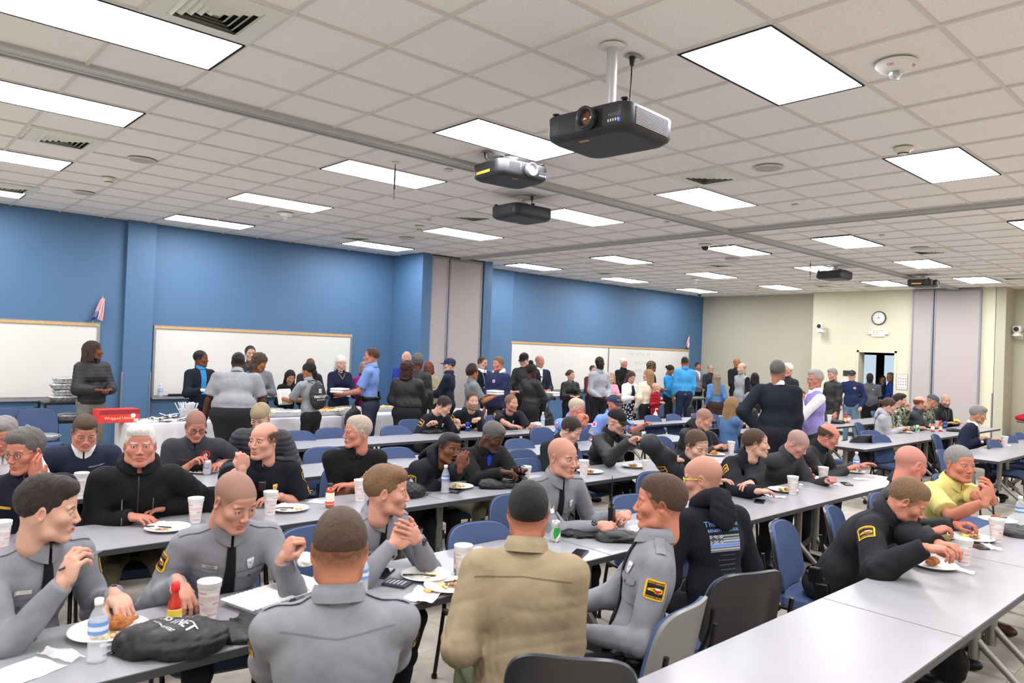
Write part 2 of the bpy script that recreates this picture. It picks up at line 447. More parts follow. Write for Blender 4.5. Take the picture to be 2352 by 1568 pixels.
def hair_sdf(style, res, seed=0., lift=0.):
    """returns prims, post"""
    P = []; A = P.append
    t = {'short': .008, 'fade': .006, 'flat': .010, 'balding': .008, 'horse': .007, 'thick': .012, 'swept': .014, 'afro': .03, 'gray': .014}.get(style, .012)
    amp = {'thick': .0032, 'swept': .0022, 'afro': .005}.get(style, .0010)
    kf = {'thick': 90, 'swept': 70, 'afro': 120}.get(style, 170)
    if style in ('short', 'fade', 'flat', 'balding', 'horse', 'thick', 'swept', 'afro', 'gray'):
        side = .0030 if style in ('fade', 'flat', 'horse', 'balding') else (.012 if style == 'afro' else .005)
        A(p_ell((0, -.020, .034+t*.45), (.0765+side, .0985+t*.55, .087+t*.8), k=.01))
        if style == 'flat': A(p_ell((0, .03, .075), (.055, .05, .05), k=.02))
        if style == 'fade': A(p_ell((0, .018, .085), (.055, .072, .042), k=.02))
        if style in ('swept', 'thick'): A(p_ell((.01, .035, .088), (.062, .058, .042), k=.02))
        def post(D, X, Y, Z):
            D = D+amp*rnoise(X, Y, Z*.7, kf, seed)
            hl = np.interp(Y, *HAIRLINE)+lift*np.clip(Y/.06, 0, 1)+.006*rnoise(X, Y, Z, 120, seed)
            if style == 'fade': hl = np.where(Y < .012, np.maximum(hl, .012), hl)
            D = np.maximum(D, (hl-Z)*.8)
            D = np.maximum(D, .93*(np.abs(X)-.08-.02*(Y < .05)))
            if style in ('balding', 'horse'):
                top = (.060 if style == 'balding' else .045)-.25*np.clip(Y+.02, 0, 1); D = np.maximum(D, (Z-top)*.8); D = np.maximum(D, Y-.045)
            return D
        return P, post
    # long styles
    A(p_ell((0, -.022, .040), (.086, .108, .096), k=.01))
    cutface = True
    L = {'long': .24, 'shoulder': .15, 'bob': .10, 'vlong': .40, 'bun': .0, 'pony': .0, 'braids': 0, 'curly': .14, 'locs': .10, 'mohawk': 0}.get(style, .15)
    if L > 0:
        for s in (-1, 1):
            A(p_cap((s*.066, -.020, .02), (s*.078, -.03, -L*.75), .030, .034, k=.03))
            A(p_cap((s*.045, -.070, .02), (s*.05, -.085, -L), .045, .04, k=.03))
        A(p_cap((0, -.08, .02), (0, -.095, -L), .05, .045, k=.03))
    if style == 'bun': A(p_ell((0, -.05, .150), (.045, .045, .038), k=.008))
    if style == 'pony': A(p_ell((0, -.135, .02), (.04, .045, .04), k=.012))
    if style == 'braids': A(p_ell((0, -.11, -.04), (.045, .03, .05), k=.012)); A(p_ell((0, -.085, -.09), (.05, .03, .05), k=.02))
    if style == 'mohawk': A(p_ell((0, -.02, .11), (.04, .09, .06), k=.02)); A(p_ell((0, -.10, .03), (.04, .04, .08), k=.02))
    if style in ('curly', 'locs'): A(p_ell((0, -.03, .05), (.10, .115, .095), k=.02))
    am = {'curly': .012, 'locs': .010, 'mohawk': .008}.get(style, .003); kf2 = 90 if style in ('curly', 'locs', 'mohawk') else 120
    tight = style in ('bun', 'pony', 'braids', 'mohawk')
    def post(D, X, Y, Z):
        if style in ('long', 'shoulder', 'bob', 'vlong'): D = D+.003*np.sin(X*260+3*np.sin(Z*25))*(np.abs(Z) < 9)+.002*np.sin(Y*240+2*np.sin(Z*30))
        elif style == 'braids': D = D+.003*np.sin(X*420)
        D = D+am*rnoise(X, Y, Z, kf2, seed)*.7
        if tight:
            hl = np.interp(Y, *HAIRLINE)+.002; D = np.where((Y > -.09) | (Z > -.02), np.maximum(D, (hl-Z)*.8), D)
        else:
            hl = np.interp(Y, [-.2, .02, .045, .07, .085, .2], [-9, -9, .02, .052, .064, .07])
            D = np.maximum(D, np.clip((hl-Z)*.8, -9, 9))
            fw = np.maximum(Y-.045, -(np.maximum(np.abs(X)-.055, Z-.03)))   # keep the face clear
            D = np.maximum(D, np.where(Z < .03, .045-9+9-(.045-np.where(np.abs(X) < .058, Y, Y-.02))-.0, -9))
        return D
    return P, post

# ================================================================ hands
def hand_prims(pose):
    """right hand, wrist at 0, fingers +Y, palm -Z, thumb at -X"""
    P = []; A = P.append
    A(p_cap((0, -.018, .0), (0, .01, 0), .0245, .0245, k=.01)); 
    A(p_ell((.002, .048, .002), (.040, .050, .015), k=.012))
    A(p_cap((-.022, .03, -.006), (-.018, .075, -.002), .015, .012, k=.010))
    A(p_cap((.026, .03, -.004), (.026, .07, -.002), .014, .011, k=.010))
    curls = {'relax': (.35, .45, .3), 'flat': (.08, .12, .1), 'grip': (.75, .85, .5), 'fist': (1.35, 1.5, 1.0), 'pinch': (.75, .7, .4), 'claw': (.5, .6, .4)}[pose]
    base = [(-.029, .088, .0), (-.009, .094, .002), (.011, .090, .001), (.030, .080, -.003)]
    ln = [.074, .082, .076, .060]; sp = [-.10, -.02, .05, .13]
    for i in range(4):
        c = [v*(1+.10*(i-1)) for v in curls]
        if pose == 'pinch' and i == 0: c = [.55, .8, .45]
        p = np.array(base[i]); ang = 0; r = (.0092, .0086, .0078, .0068) if i < 3 else (.0080, .0075, .0068, .006)
        for j, f in enumerate((.46, .30, .24)):
            ang += c[j]; d = np.array([math.sin(sp[i])*math.cos(ang), math.cos(sp[i])*math.cos(ang), -math.sin(ang)])
            q = p+d*ln[i]*f; A(p_cap(p, q, r[j], r[j+1], k=.0035 if j else .008)); p = q
    if pose in ('fist', 'grip', 'pinch', 'claw'):
        T = [(-.026, .022, -.008), (-.044, .046, -.022), (-.040, .072, -.038), (-.026, .090, -.046)] if pose != 'fist' else [(-.026, .022, -.008), (-.042, .048, -.022), (-.030, .068, -.038), (-.010, .074, -.040)]
    else: T = [(-.026, .022, -.004), (-.050, .048, -.014), (-.062, .072, -.018), (-.068, .094, -.022)]
    for j in range(3): A(p_cap(T[j], T[j+1], (.0135, .0105, .0095)[j], (.0105, .0095, .0078)[j], k=.006 if j else .010))
    return P
_handc = {}
def hand_mesh(pose, res):
    if (pose, res) not in _handc: _handc[pose, res] = sdf_mesh(hand_prims(pose), res, pad=.003)
    return _handc[pose, res]

def unit(v): v = np.asarray(v, float); return v/(np.linalg.norm(v)+1e-9)
def smooth_cols(n, c): return np.tile(np.array(c), (n, 1))

# ================================================================ person
SKIN = {'fair': '#cda18c', 'pink': '#c8937f', 'tan': '#b58468', 'red': '#cf8470', 'lb': '#a06a48', 'brown': '#6e432e', 'dark': '#4a2d20', 'vd': '#2e1c17'}
HAIR = {'brown': '#4b3626', 'dk': '#2a1f1a', 'black': '#141112', 'gray': '#8a8580', 'salt': '#5f5a57', 'white': '#e4e0da', 'blond': '#b08d5c', 'lbrown': '#7b5d40', 'red': '#7c3a20', 'strawb': '#a8805c'}
class Pn: pass
PEOPLE = {}
def ik(S, T, l1, l2, hint):
    d = T-S; L = np.linalg.norm(d); Lm = (l1+l2)*.995
    if L > Lm: T = S+d/L*Lm; d = T-S; L = Lm
    if L < abs(l1-l2)+.02: L = abs(l1-l2)+.02
    a = (l1*l1-l2*l2+L*L)/(2*L); h = math.sqrt(max(l1*l1-a*a, 0)); u = d/np.linalg.norm(d)
    hh = hint-u*np.dot(hint, u); hh = unit(hh); return S+u*a+hh*h, T
def person(key, px, face, label, sit=True, Y=None, X=None, D=None, by=None, bx=None, hf=None, tall=1., s=1.0, lean=.0, side=0., bow=0., hp=0., hr=0.,
           L=(-.16, .33, .79, 'relax'), R=(.16, .33, .79, 'relax'), skin='fair', hair=('short', 'brown'), beard='', fem=False,
           w=1., fat=1., hw=(1, 1, 1, 0), top=('shirt', '#222222'), sleeve='long', legc='#1b1b1f', shoec='#141414', legs='sit', mouth=0.,
           hem=None, group=None, name='person', lift=0., eyes=True, tw=0., kn=(.12, .12), vis=True, lay=0., spread=0., fixs=None):
    p = Pn(); p.key = key; p.s = s; fem_ = fem
    a = math.radians(face); RZ = Rz(-a); hy = math.radians((hf if hf is not None else face)-face)
    HR = Rz(-hy) @ Rx(-hp) @ Ry(hr)
    def skel(lean, s):
        hipz = .53 if sit else .90
        ax = unit((side, math.sin(lean), math.cos(lean))); tl = (.525 if not fem else .49)*tall
        hip = np.array([0, 0, hipz]); mid = hip+ax*tl*.55
        ax2 = unit((side*1.2, math.sin(lean+bow), math.cos(lean+bow)))
        nb = mid+ax2*tl*.50; sh = mid+ax2*tl*.355
        latx = np.array((math.cos(tw), math.sin(tw), 0)); latx = unit(latx-ax2*np.dot(latx, ax2))
        fwd = unit(np.cross(ax2, latx)); fwd = fwd if fwd[1] > 0 else -fwd
        nd = unit((side*.6+.12*math.sin(hy)*hp, math.sin((lean+bow)*.8+hp*.35), math.cos((lean+bow)*.8+hp*.35)))
        hc = nb+nd*.150+fwd*.012
        if sit: H = at(px[0], px[1], hc[2]*s)
        elif Y is not None: H = at_y(px[0], px[1], Y)
        elif X is not None: H = at_x(px[0], px[1], X)
        else: H = at_dist(px[0], px[1], D)
        if not sit: s = fixs or H[2]/hc[2]
        base = H-(RZ @ (hc*s)); base[2] = 0 if not fixs else base[2]
        return hip, ax, mid, ax2, nb, sh, latx, fwd, hc, H, base, s
    if by is not None or bx is not None:
        q = 1 if by is not None else 0; tv_ = by if by is not None else bx
        lean = min(np.linspace(-.05, .75, 33), key=lambda l: abs(skel(l, s)[10][q]-tv_)+.05*abs(l-.2))
    hip, ax, mid, ax2, nb, sh, latx, fwd, hc, H, base, s = skel(lean, s)
    p.lean = lean
    sw = .172*w**.7 if not fem else .150*w**.7
    shp = {-1: sh-latx*sw, 1: sh+latx*sw}
    p.s = s; p.base = base; p.face = a; p.RZ = RZ; p.hc = hc; p.HR = HR; p.nb = nb; p.shp = shp; p.ax2 = ax2; p.latx = latx; p.fwd = fwd; p.hip = hip; p.mid = mid
    dist = float(np.linalg.norm(H-np.array([0, 0, CAM_Z]))); p.dist = dist; p.H = H
    def toloc(P): return (RZ.T @ (np.asarray(P, float)-base))/s
    p.toloc = toloc; p.toworld = lambda q: RZ @ (np.asarray(q, float)*s)+base
    near = dist < 4.4; midd = dist < 8
    gv = (.0065 if near else .009 if midd else .0135)
    hv = (.0024 if dist < 6.2 else .0028 if dist < 8.6 else .0036 if dist < 11.5 else .0055)
    handv = (.0030 if dist < 5.2 else .004 if dist < 8 else .0065)
    # ---- arms
    la, lf = (.30, .268) if not fem else (.28, .25)
    arms = {}
    for sd, spec in ((-1, L), (1, R)):
        if spec is None: arms[sd] = None; continue
        spec = list(spec)
        if spec[0] == 'p': T = toloc(at(spec[1], spec[2], spec[3])); rest = spec[4:]
        elif spec[0] == 'd': T = toloc(at_dist(spec[1], spec[2], spec[3])); rest = spec[4:]
        else: T = np.array([spec[0], spec[1], spec[2]/s if s else spec[2]]); rest = spec[3:]
        pose = rest[0] if rest else 'relax'
        up = rest[1] if len(rest) > 1 else None; hdir = rest[2] if len(rest) > 2 else None; hint = rest[3] if len(rest) > 3 else (sd*.42, -.3, -1.0)
        E, W = ik(shp[sd], T, la, lf, np.array(hint, float))
        fd = unit(W-E); hd = unit(hdir) if hdir is not None else fd
        hd = unit(hd)
        upv = np.array(up if up is not None else (0, 0, 1.)); upv = upv-hd*np.dot(upv, hd)
        if np.linalg.norm(upv) < .2: upv = np.array([sd*1., 0, .3]); upv = upv-hd*np.dot(upv, hd)
        upv = unit(upv); xr = np.cross(hd, upv)
        arms[sd] = dict(S=shp[sd], E=E, W=W, hd=hd, up=upv, x=xr, pose=pose)
    p.arms = arms
    # ---- root empty
    lab = label
    skc = .86*np.array(srgb(SKIN.get(skin, skin)))*(np.array([.88, .86, .86]) if skin.startswith('#') else 1); hcol = np.array(srgb(HAIR.get(hair[1], hair[1])))
    # ---- skin body
    prims = []
    A = prims.append
    hb = hc+HR @ np.array([0, -.034, -.085])
    A(p_cap(hb, nb-ax2*.03, .052 if not fem else .044, .060*min(w, 1.15) if not fem else .050, k=.02))
    A(p_cap(shp[-1]*.82+shp[1]*.18, shp[1]*.82+shp[-1]*.18, .038, k=.04))
    A(p_ell(mid+ax2*.09, (.105*w, .06, .13), R=np.stack([latx, unit(np.cross(ax2, latx)), ax2], 1), k=.05))
    A(p_ell(hip+(0, 0, .02), (.10*w, .06, .08), k=.06)); A(p_cap(hip, mid, .06, .06, k=.04))
    for sd in (-1, 1):
        am = arms[sd]
        if am is None: continue
        A(p_cap(am['S'], am['E'], .040*(w*.5+.5), .038, k=.03)); A(p_cap(am['E'], am['E']*.45+am['W']*.55, .040*(w*.5+.5), .038*(w*.5+.5), k=.01)); A(p_cap(am['E']*.45+am['W']*.55, am['W'], .038*(w*.5+.5), .0265, k=.01))
    V, F = sdf_mesh(prims, .011 if near else .015 if midd else .02)
    C = smooth_cols(len(V), skc)
    # one mesh: torso and arms + head + hands + eyes
    parts = [(V, F, C, 0)]
    hV, hF = head_mesh(hv, fem, mouth)
    hV2 = warp(hV, hw)
    hC = head_cols(hV, skc, hcol, hair[0], beard, seed=hash(key) % 7 if False else (sum(map(ord, key)) % 7))
    parts.append((hV2 @ HR.T+hc, hF, hC, 0))
    for sd in (-1, 1):
        am = arms[sd]
        if am is None: continue
        gV, gF = hand_mesh(am['pose'], handv)
        gV = gV.copy(); k_ = .95 if fem else 1.05
        if sd < 0: gV[:, 0] *= -1; gF = gF[:, ::-1]
        B = np.stack([am['x'], am['hd'], am['up']], 1)
        red = np.array([skc[0], skc[1]*.85, skc[2]*.82])
        cc = mixc(smooth_cols(len(gV), skc), red, np.clip((gV[:, 1]-.07)/.06, 0, .7))
        if am.get('glove') or (lay == 2): cc = smooth_cols(len(gV), (.75, .75, .78))
        parts.append((gV*k_ @ B.T+am['W'], gF, cc, 0))
    if eyes and hv < .005:
        eV, eF = eye_geo(); eF = np.array([f for f in eF if len(f) == 4])
        for sx in (-1, 1):
            v = eV+np.array([sx*.0315, .0752, .0012]); 
            dxy = np.sqrt((v[:, 0]-sx*.0315-.0)**2+(v[:, 2]-.0012)**2)
            cc = np.where((dxy < .0058)[:, None], np.array([[.03, .02, .015]]), np.array([[.62, .58, .55]]))
            parts.append((warp(v, hw) @ HR.T+hc, eF, cc, 1))
    body = join_parts('person', parts, [attr_mat('skin', .6, .22, (260, .12)), attr_mat('eyeball', .15, .5)])
    root = link(name, body); root.location = base; root.rotation_euler = (0, 0, -a); root.scale = (s, s, s)
    tag(root, lab, 'person', group)
    p.root = root
    # ---- hair
    hs = hair[0]
    if hs not in ('buzz', 'stubble', 'bald', 'cap'):
        pr, post = hair_sdf(hs, hv, seed=float(sum(map(ord, key)) % 10), lift=lift)
        hx, hf = sdf_mesh(pr, max(hv, .0032), post)
        if len(hf):
            hx = warp(hx, hw)
            p.hair = link('hair', raw_mesh('hair', hx @ HR.T+hc, hf, hairmat(HAIR.get(hair[1], hair[1]), hair[2] if len(hair) > 2 else None)), root)
    # ---- top garment
    kind, colr = top[0], top[1]
    th = {'shirt': .012, 'jacket': .026, 'tee': .011, 'sweater': .02, 'coat': .024, 'puffer': .032, 'vest': .024, 'suit': .022}[kind]
    g = []; A = g.append
    Rm = np.stack([latx, unit(np.cross(ax2, latx)), ax2], 1); 
    if Rm[1, 1] < 0: pass
    cf = .02
    A(p_ell(mid+ax2*.085+p.fwd*.005, (.150*w+th*.7, (.105+.02*(fat-1))+th*.6, .185), R=Rm, k=.05))
    belly = hip*.55+mid*.45+p.fwd*(.02*fat)
    A(p_ell(belly, (.135*w*(.6+.4*fat)+th, .098*fat+th, .165), R=np.stack([latx, unit(np.cross(ax, latx)), ax], 1), k=.06))
    A(p_ell(hip+(0, 0, .0), (.155*w*(.7+.3*fat)+th*.5, .115*(.6+.4*fat)+th*.5, .10), k=.05))
    A(p_cap(shp[-1]*.90+shp[1]*.10+ax2*.012, shp[1]*.90+shp[-1]*.10+ax2*.012, .046+th*.6, k=.045))
    for sd in (-1, 1): A(p_cap(shp[sd]*.75+shp[-sd]*.25+ax2*.01, nb-ax2*.002+latx*sd*.025, .040+th*.4, .036+th*.3, k=.04))
    if fem: 
        for sd in (-1, 1): A(p_ell(mid+ax2*.06+latx*sd*.065+p.fwd*.085, (.055, .05, .055), k=.05))
    aw = (w*.45+.55)
    for sd in (-1, 1):
        am = arms[sd]
        if am is None or kind == 'vest': continue
        if sleeve == 'long':
            A(p_cap(am['S'], am['E'], (.047+th*.8)*aw, (.040+th)*aw, k=.035)); A(p_cyl(am['E'], am['W']+unit(am['W']-am['E'])*.004, (.044+th)*aw, (.028+th*.7), k=.03))
        elif sleeve == 'mid':
            A(p_cap(am['S'], am['E'], (.047+th*.8)*aw, (.040+th)*aw, k=.035)); A(p_cyl(am['E'], am['E']*.5+am['W']*.5, (.044+th)*aw, (.040+th)*aw, k=.03))
        else:
            A(p_cyl(am['S'], am['S']*.22+am['E']*.78, (.054+th)*aw, (.058+th)*aw, k=.035))
    A(p_ell(nb-ax2*.034, (.070, .066, .034), R=Rm, k=.03))
    A(p_cap(nb+unit(hc-nb)*.07, nb+unit(hc-nb)*.18, .052 if not fem else .050, .066, k=.010, sub=True))
    if fem or kind in ('tee',): A(p_ell(nb+p.fwd*.03+ax2*.02, (.055, .05, .045), k=.008, sub=True))
    amp = {'shirt': .0062, 'tee': .0055, 'jacket': .009, 'sweater': .0055, 'coat': .007, 'puffer': .0035, 'vest': .003, 'suit': .003}[kind]
    sd_ = float(sum(map(ord, key)) % 13)*.37
    hemz = (hem if hem is not None else (.50 if sit else .86))
    # folds gather around elbows, armpits and waist
    ctr = [am['E'] for am in arms.values() if am is not None]+[belly]
    def gpost(D, X, Y, Z, amp=amp):
        m = 0.50
        for c in ctr: m = m+.9*np.exp(-((X-c[0])**2+(Y-c[1])**2+(Z-c[2])**2)/.018)
        if kind == 'puffer':
            D = D-.006*np.abs(np.sin(((X*ax2[0]+Y*ax2[1]+Z*ax2[2]))*70))
        D = D+amp*m*(1.15*folds(X, Y, Z*.55, 31., sd_)+.4*folds(X, Y, Z*.7, 66., sd_+3))
        return np.maximum(D, hemz-Z)
    V, F = sdf_mesh(g, gv, gpost)
    pat = top[2] if len(top) > 2 else None
    ckind = {'shirt': 'cotton', 'tee': 'cotton', 'jacket': 'shiny', 'sweater': 'fleece', 'coat': 'fleece', 'puffer': 'shiny', 'vest': 'fleece', 'suit': 'cotton'}[kind]
    gm = pat if pat is not None and not isinstance(pat, str) else cloth(colr, pat or ckind)
    nm = {'shirt': 'shirt', 'tee': 'shirt', 'jacket': 'jacket', 'sweater': 'sweater', 'coat': 'coat', 'puffer': 'puffer_jacket', 'vest': 'vest', 'suit': 'suit_jacket'}[kind]
    p.top = link(nm, raw_mesh(nm, V, F, gm), root); p.g = g; p.gpost = gpost
    # ---- trousers and shoes
    q = []; B = q.append; lc = legc
    if sit:
        kz = .50; k2 = [spread+kn[0], spread+kn[1]]
        for i, sd in enumerate((-1, 1)):
            kp = np.array([sd*(k2[i]+.02), .42, kz]); an = np.array([sd*(k2[i]+.03), .40-.10*(i == 0 and near), .10])
            B(p_cap(hip+(sd*.085, .0, .0), kp, .080*(.5+.5*fat), .058, k=.04)); B(p_cap(kp, an*.5+kp*.5, .058, .056, k=.03)); B(p_cyl(an*.5+kp*.5, an-(0, 0, .03), .055, .048, k=.02))
        B(p_ell(hip+(0, -.02, -.0), (.16*w*(.6+.4*fat), .125*(.6+.4*fat), .105), k=.05))
        feet = [np.array([sd*(k2[i]+.035), .40-.10*(i == 0 and near), 0]) for i, sd in enumerate((-1, 1))]
    else:
        for i, sd in enumerate((-1, 1)):
            an = np.array([sd*(.10+spread), .01*sd, .10]); kp = np.array([sd*.095, .02, .50])
            B(p_cap(hip+(sd*.085, 0, -.02), kp, .088*(.5+.5*fat)*w, .062*w, k=.04)); B(p_cyl(kp, an-(0, 0, .05), .060*w, .052, k=.03))
        B(p_ell(hip+(0, -.01, .0), (.155*w*(.7+.3*fat), .118*(.6+.4*fat), .13), k=.06))
        feet = [np.array([sd*(.10+spread), .0, 0]) for sd in (-1, 1)]
    tv = gv*1.25
    if legs == 'skirt':
        q = [p_cap(hip, hip+(0, 0, -.02), .16, k=.05), p_cyl(hip, np.array([0, .01, .30]), .165, .22, k=.05)]
    wz = .60 if sit else .985
    V, F = sdf_mesh(q, tv, lambda D, X, Y, Z: np.maximum(D+.004*folds(X, Y, Z, 36., sd_+1), Z-wz))
    lm = legc if not isinstance(legc, str) else cloth(legc)
    link('skirt' if legs == 'skirt' else 'trousers', raw_mesh('trousers', V, F, lm), root)
    shp_ = [p_cap((0, -.03, .045), (0, .16, .035), .045, .036, k=.02), p_cap((0, -.03, .05), (0, -.025, .13), .046, .045, k=.02), p_ell((0, .16, .03), (.046, .06, .034), k=.02)]
    sV, sF = shoe_geo()
    for f_, sd in zip(feet, (-1, 1)):
        link('boot', raw_mesh('boot', sV @ Rz(-sd*.12).T+f_, sF, cloth(shoec, 'leather')), root)
    PEOPLE[key] = p
    return p
_shoe = None
def shoe_geo():
    global _shoe
    if _shoe is None:
        pr = [p_cap((0, -.03, .045), (0, .15, .040), .046, .038, k=.02), p_cap((0, -.03, .05), (0, -.025, .13), .046, .045, k=.02), p_ell((0, .16, .035), (.046, .06, .032), k=.02)]
        _shoe = sdf_mesh(pr, .009, lambda D, X, Y, Z: np.maximum(D, .002-Z))
    return _shoe
def join_parts(name, parts, mats):
    Vs, Fs, Cs, Ms = [], [], [], []; n = 0
    for V, F, C, m in parts:
        Vs.append(V); Fs.append(np.asarray(F)+n); Cs.append(C); Ms.append(np.full(len(F), m)); n += len(V)
    return raw_mesh(name, np.concatenate(Vs), np.concatenate(Fs), mats, np.concatenate(Ms), True, np.concatenate(Cs))
def hairmat(col, col2=None):
    key = 'hair_%s_%s' % (col, col2)
    if key in MATS: return MATS[key]
    m = mat(key, col, .55, spec=.35, bump=(330, .9, 3), vary=(120, .24))
    if col2:
        nt = m.node_tree; b = nt.nodes['Principled BSDF']
        n = nt.nodes.new('ShaderNodeTexNoise'); n.inputs['Scale'].default_value = 25; n.inputs['Detail'].default_value = 4
        tc = nt.nodes.new('ShaderNodeTexCoord'); nt.links.new(tc.outputs['Object'], n.inputs['Vector'])
        cr = nt.nodes.new('ShaderNodeValToRGB'); cr.color_ramp.elements[0].position = .42; cr.color_ramp.elements[1].position = .58
        cr.color_ramp.elements[0].color = (*srgb(col), 1); cr.color_ramp.elements[1].color = (*srgb(HAIR.get(col2, col2)), 1)
        nt.links.new(n.outputs['Fac'], cr.inputs[0]); nt.links.new(cr.outputs[0], b.inputs['Base Color'])
    return m

# ================================================================ things worn (all follow the garment's surface)
def frame_chest(p):
    return p.mid+p.ax2*.09, p.latx, p.ax2, unit(np.cross(p.latx, p.ax2))*(1 if unit(np.cross(p.latx, p.ax2))[1] > 0 else -1)
def project(p, O, U, V, N, uv, start=.16, off=.002):
    """march from O+uU+vV+N*start along -N to the garment; uv (...,2)"""
    uv = np.asarray(uv, float); P = O+uv[..., :1]*U+uv[..., 1:]*V+N*start
    for _ in range(26):
        d = sdf_at(p.g, P, p.gpost); d = np.clip(d, -.02, .05); P = P-N*(d-off)[..., None]*.85
    return P
def strip(p, name, pts, m, fr=None, start=.2, off=.002, seg=10, back=False, thick=0):
    """pts: list of (u,v,halfwidth) in the chest frame -> ribbon on the garment"""
    O, U, V, N = fr or frame_chest(p)
    if back: N = -N
    pts = np.array(pts, float); t = np.linspace(0, len(pts)-1, seg*(len(pts)-1)+1); i = np.minimum(t.astype(int), len(pts)-2); f = (t-i)[:, None]
    q = pts[i]*(1-f)+pts[i+1]*f; d = np.gradient(q[:, :2], axis=0); d /= np.linalg.norm(d, axis=1)[:, None]+1e-9; nrm = np.stack([-d[:, 1], d[:, 0]], 1)
    uv = np.stack([q[:, :2]+nrm*q[:, 2:]*k for k in (-1, -.5, 0, .5, 1)], 1)
    P = project(p, O, U, V, N, uv, start, off)
    if thick:
        P = np.concatenate([P[:, :1]-N*thick, P, P[:, -1:]-N*thick], 1)
    mb = MB(); mb.grid(P); return mb.build(name, m, p.root)
def wrap_poly(p, name, poly, m, fr, start=.12, off=.003, n=10):
    """filled convex-ish outline via grid lerp between left and right edges; poly = list of rows [(ul,ur,v)]"""
    O, U, V, N = fr; rows = np.array(poly, float); t = np.linspace(0, 1, 7)
    uv = np.stack([np.stack([rows[:, 0]*(1-k)+rows[:, 1]*k, rows[:, 2]], 1) for k in t], 1)
    P = project(p, O, U, V, N, uv, start, off); mb = MB(); mb.grid(P); return mb.build(name, m, p.root)
def wrap_img(p, name, w_, h_, fn, fr, nx=28, ny=28, cu=0, cv=0, start=.12, off=.0035, rough=.8):
    """coloured patch; fn(u,v) in -1..1 -> rgb or None outside"""
    O, U, V, N = fr; u = np.linspace(-1, 1, nx); v = np.linspace(-1, 1, ny); uu, vv = np.meshgrid(u, v, indexing='ij')
    uv = np.stack([cu+uu*w_/2, cv+vv*h_/2], -1); P = project(p, O, U, V, N, uv, start, off)
    C, M = fn(uu, vv); ids = np.arange(nx*ny).reshape(nx, ny)
    F = np.stack([ids[:-1, :-1], ids[1:, :-1], ids[1:, 1:], ids[:-1, 1:]], -1).reshape(-1, 4)
    k = M.reshape(-1)[F].all(1); F = F[k]
    nn = np.cross(P[1, 0]-P[0, 0], P[0, 1]-P[0, 0]); 
    if np.dot(nn, N) < 0: F = F[:, ::-1]
    return link(name, raw_mesh(name, P.reshape(-1, 3), F, attr_mat('embroidery', rough, .2), cols=C.reshape(-1, 3)), p.root)
def wrap_text(p, s, size, m, fr, cu=0, cv=0, start=.12, off=.006, sx=1., rot=0., name='lettering', parent=None):
    O, U, V, N = fr; T, F = text_geo(s); T = T.copy(); T[:, 0] *= sx; T = T*size
    c, si = math.cos(rot), math.sin(rot); T = np.stack([T[:, 0]*c-T[:, 1]*si, T[:, 0]*si+T[:, 1]*c], 1)+np.array([cu, cv])
    if np.dot(np.cross(U, V), N) < 0: pass
    P = project(p, O, U, V, N, T, start, off)
    return link(name, raw_mesh(name, P, F, m, smooth=False), parent or p.root)
def right_u(N, V): return unit(np.cross(V, N))
def fr_front(p, u=0, v=0):
    O, U, V, N = frame_chest(p); return (O+U*u+V*v, right_u(N, V), V, N)
def fr_back(p, u=0, v=0):
    O, U, V, N = frame_chest(p); return (O+U*u+V*v, right_u(-N, V), V, -N)
def fr_arm(p, sd, t=.30, tilt=0.):
    am = p.arms[sd]; d = unit(am['E']-am['S']); N = unit(p.latx*sd-d*np.dot(p.latx*sd, d)+np.array([0, tilt, 0])); N = unit(N-d*np.dot(N, d))
    return (am['S']+(am['E']-am['S'])*t, right_u(N, -d), -d, N)
def collar(p, m, h=.045, r=.066, name='collar', flare=.9, open_=.22, points=True, rb=.0):
    ax = unit(p.nb-p.mid)*.4+unit(p.hc-p.nb)*.6; ax = unit(ax); lx = unit(p.latx-ax*np.dot(p.latx, ax)); fw_ = unit(np.cross(ax, lx)); fw_ = fw_ if np.dot(fw_, p.fwd) > 0 else -fw_
    O = p.nb+ax*.010; n = 40; P = []
    for i in range(n+1):
        th = math.pi*(-1+2*i/n)*(1-open_*.12)+math.pi        # gap at the front (th = pi/…)
        th = (-math.pi+open_*.3)+(2*math.pi-open_*.6)*i/n
        dx, dy = math.sin(th), -math.cos(th)                  # th=0 at the back, +-pi front
        fr = abs(th)/math.pi
        hh = h*(1-.45*fr**2); pt = .030*max(0, (fr-.62)/.38)**1.0 if points else 0
        d = lx*dx*1.0+fw_*dy*1.02
        P.append([O+d*(r-.004)-ax*.03, O+d*(r-.002+.004*flare)+ax*hh, O+d*(r+.005*flare)+ax*(hh+.003), O+d*(r+.012*flare+.004)+ax*(hh*.3), O+d*(r+.020*flare+pt*.5)-ax*(.012+pt)])
    mb = MB(); mb.grid(np.array(P)); return mb.build(name, m, p.root)
def tie(p, m, len_=.40):
    O, U, V, N = frame_chest(p); top = float(np.dot(p.nb-O, V))
    strip(p, 'tie', [(0, top-.012, .012), (0, top-.06, .018), (0, top-.2, .024), (0, top-len_+.02, .033), (0, top-len_-.02, .004)], m, start=.18, off=.007, thick=.004)
    mb = MB(); c = p.nb+p.fwd*.066-p.ax2*.008; mb.lathe([(.010, -.020), (.016, -.004), (.020, .010), (.015, .016)], 10, c=c, sy=.7); mb.build('tie_knot', m, p.root)
def placket(p, m, w_=.013, bottom=-.25):
    O, U, V, N = frame_chest(p); top = float(np.dot(p.nb-O, V)); return strip(p, 'placket', [(0, top-.03, w_), (0, top-.2, w_), (0, bottom, w_)], m, start=.2, off=.002)
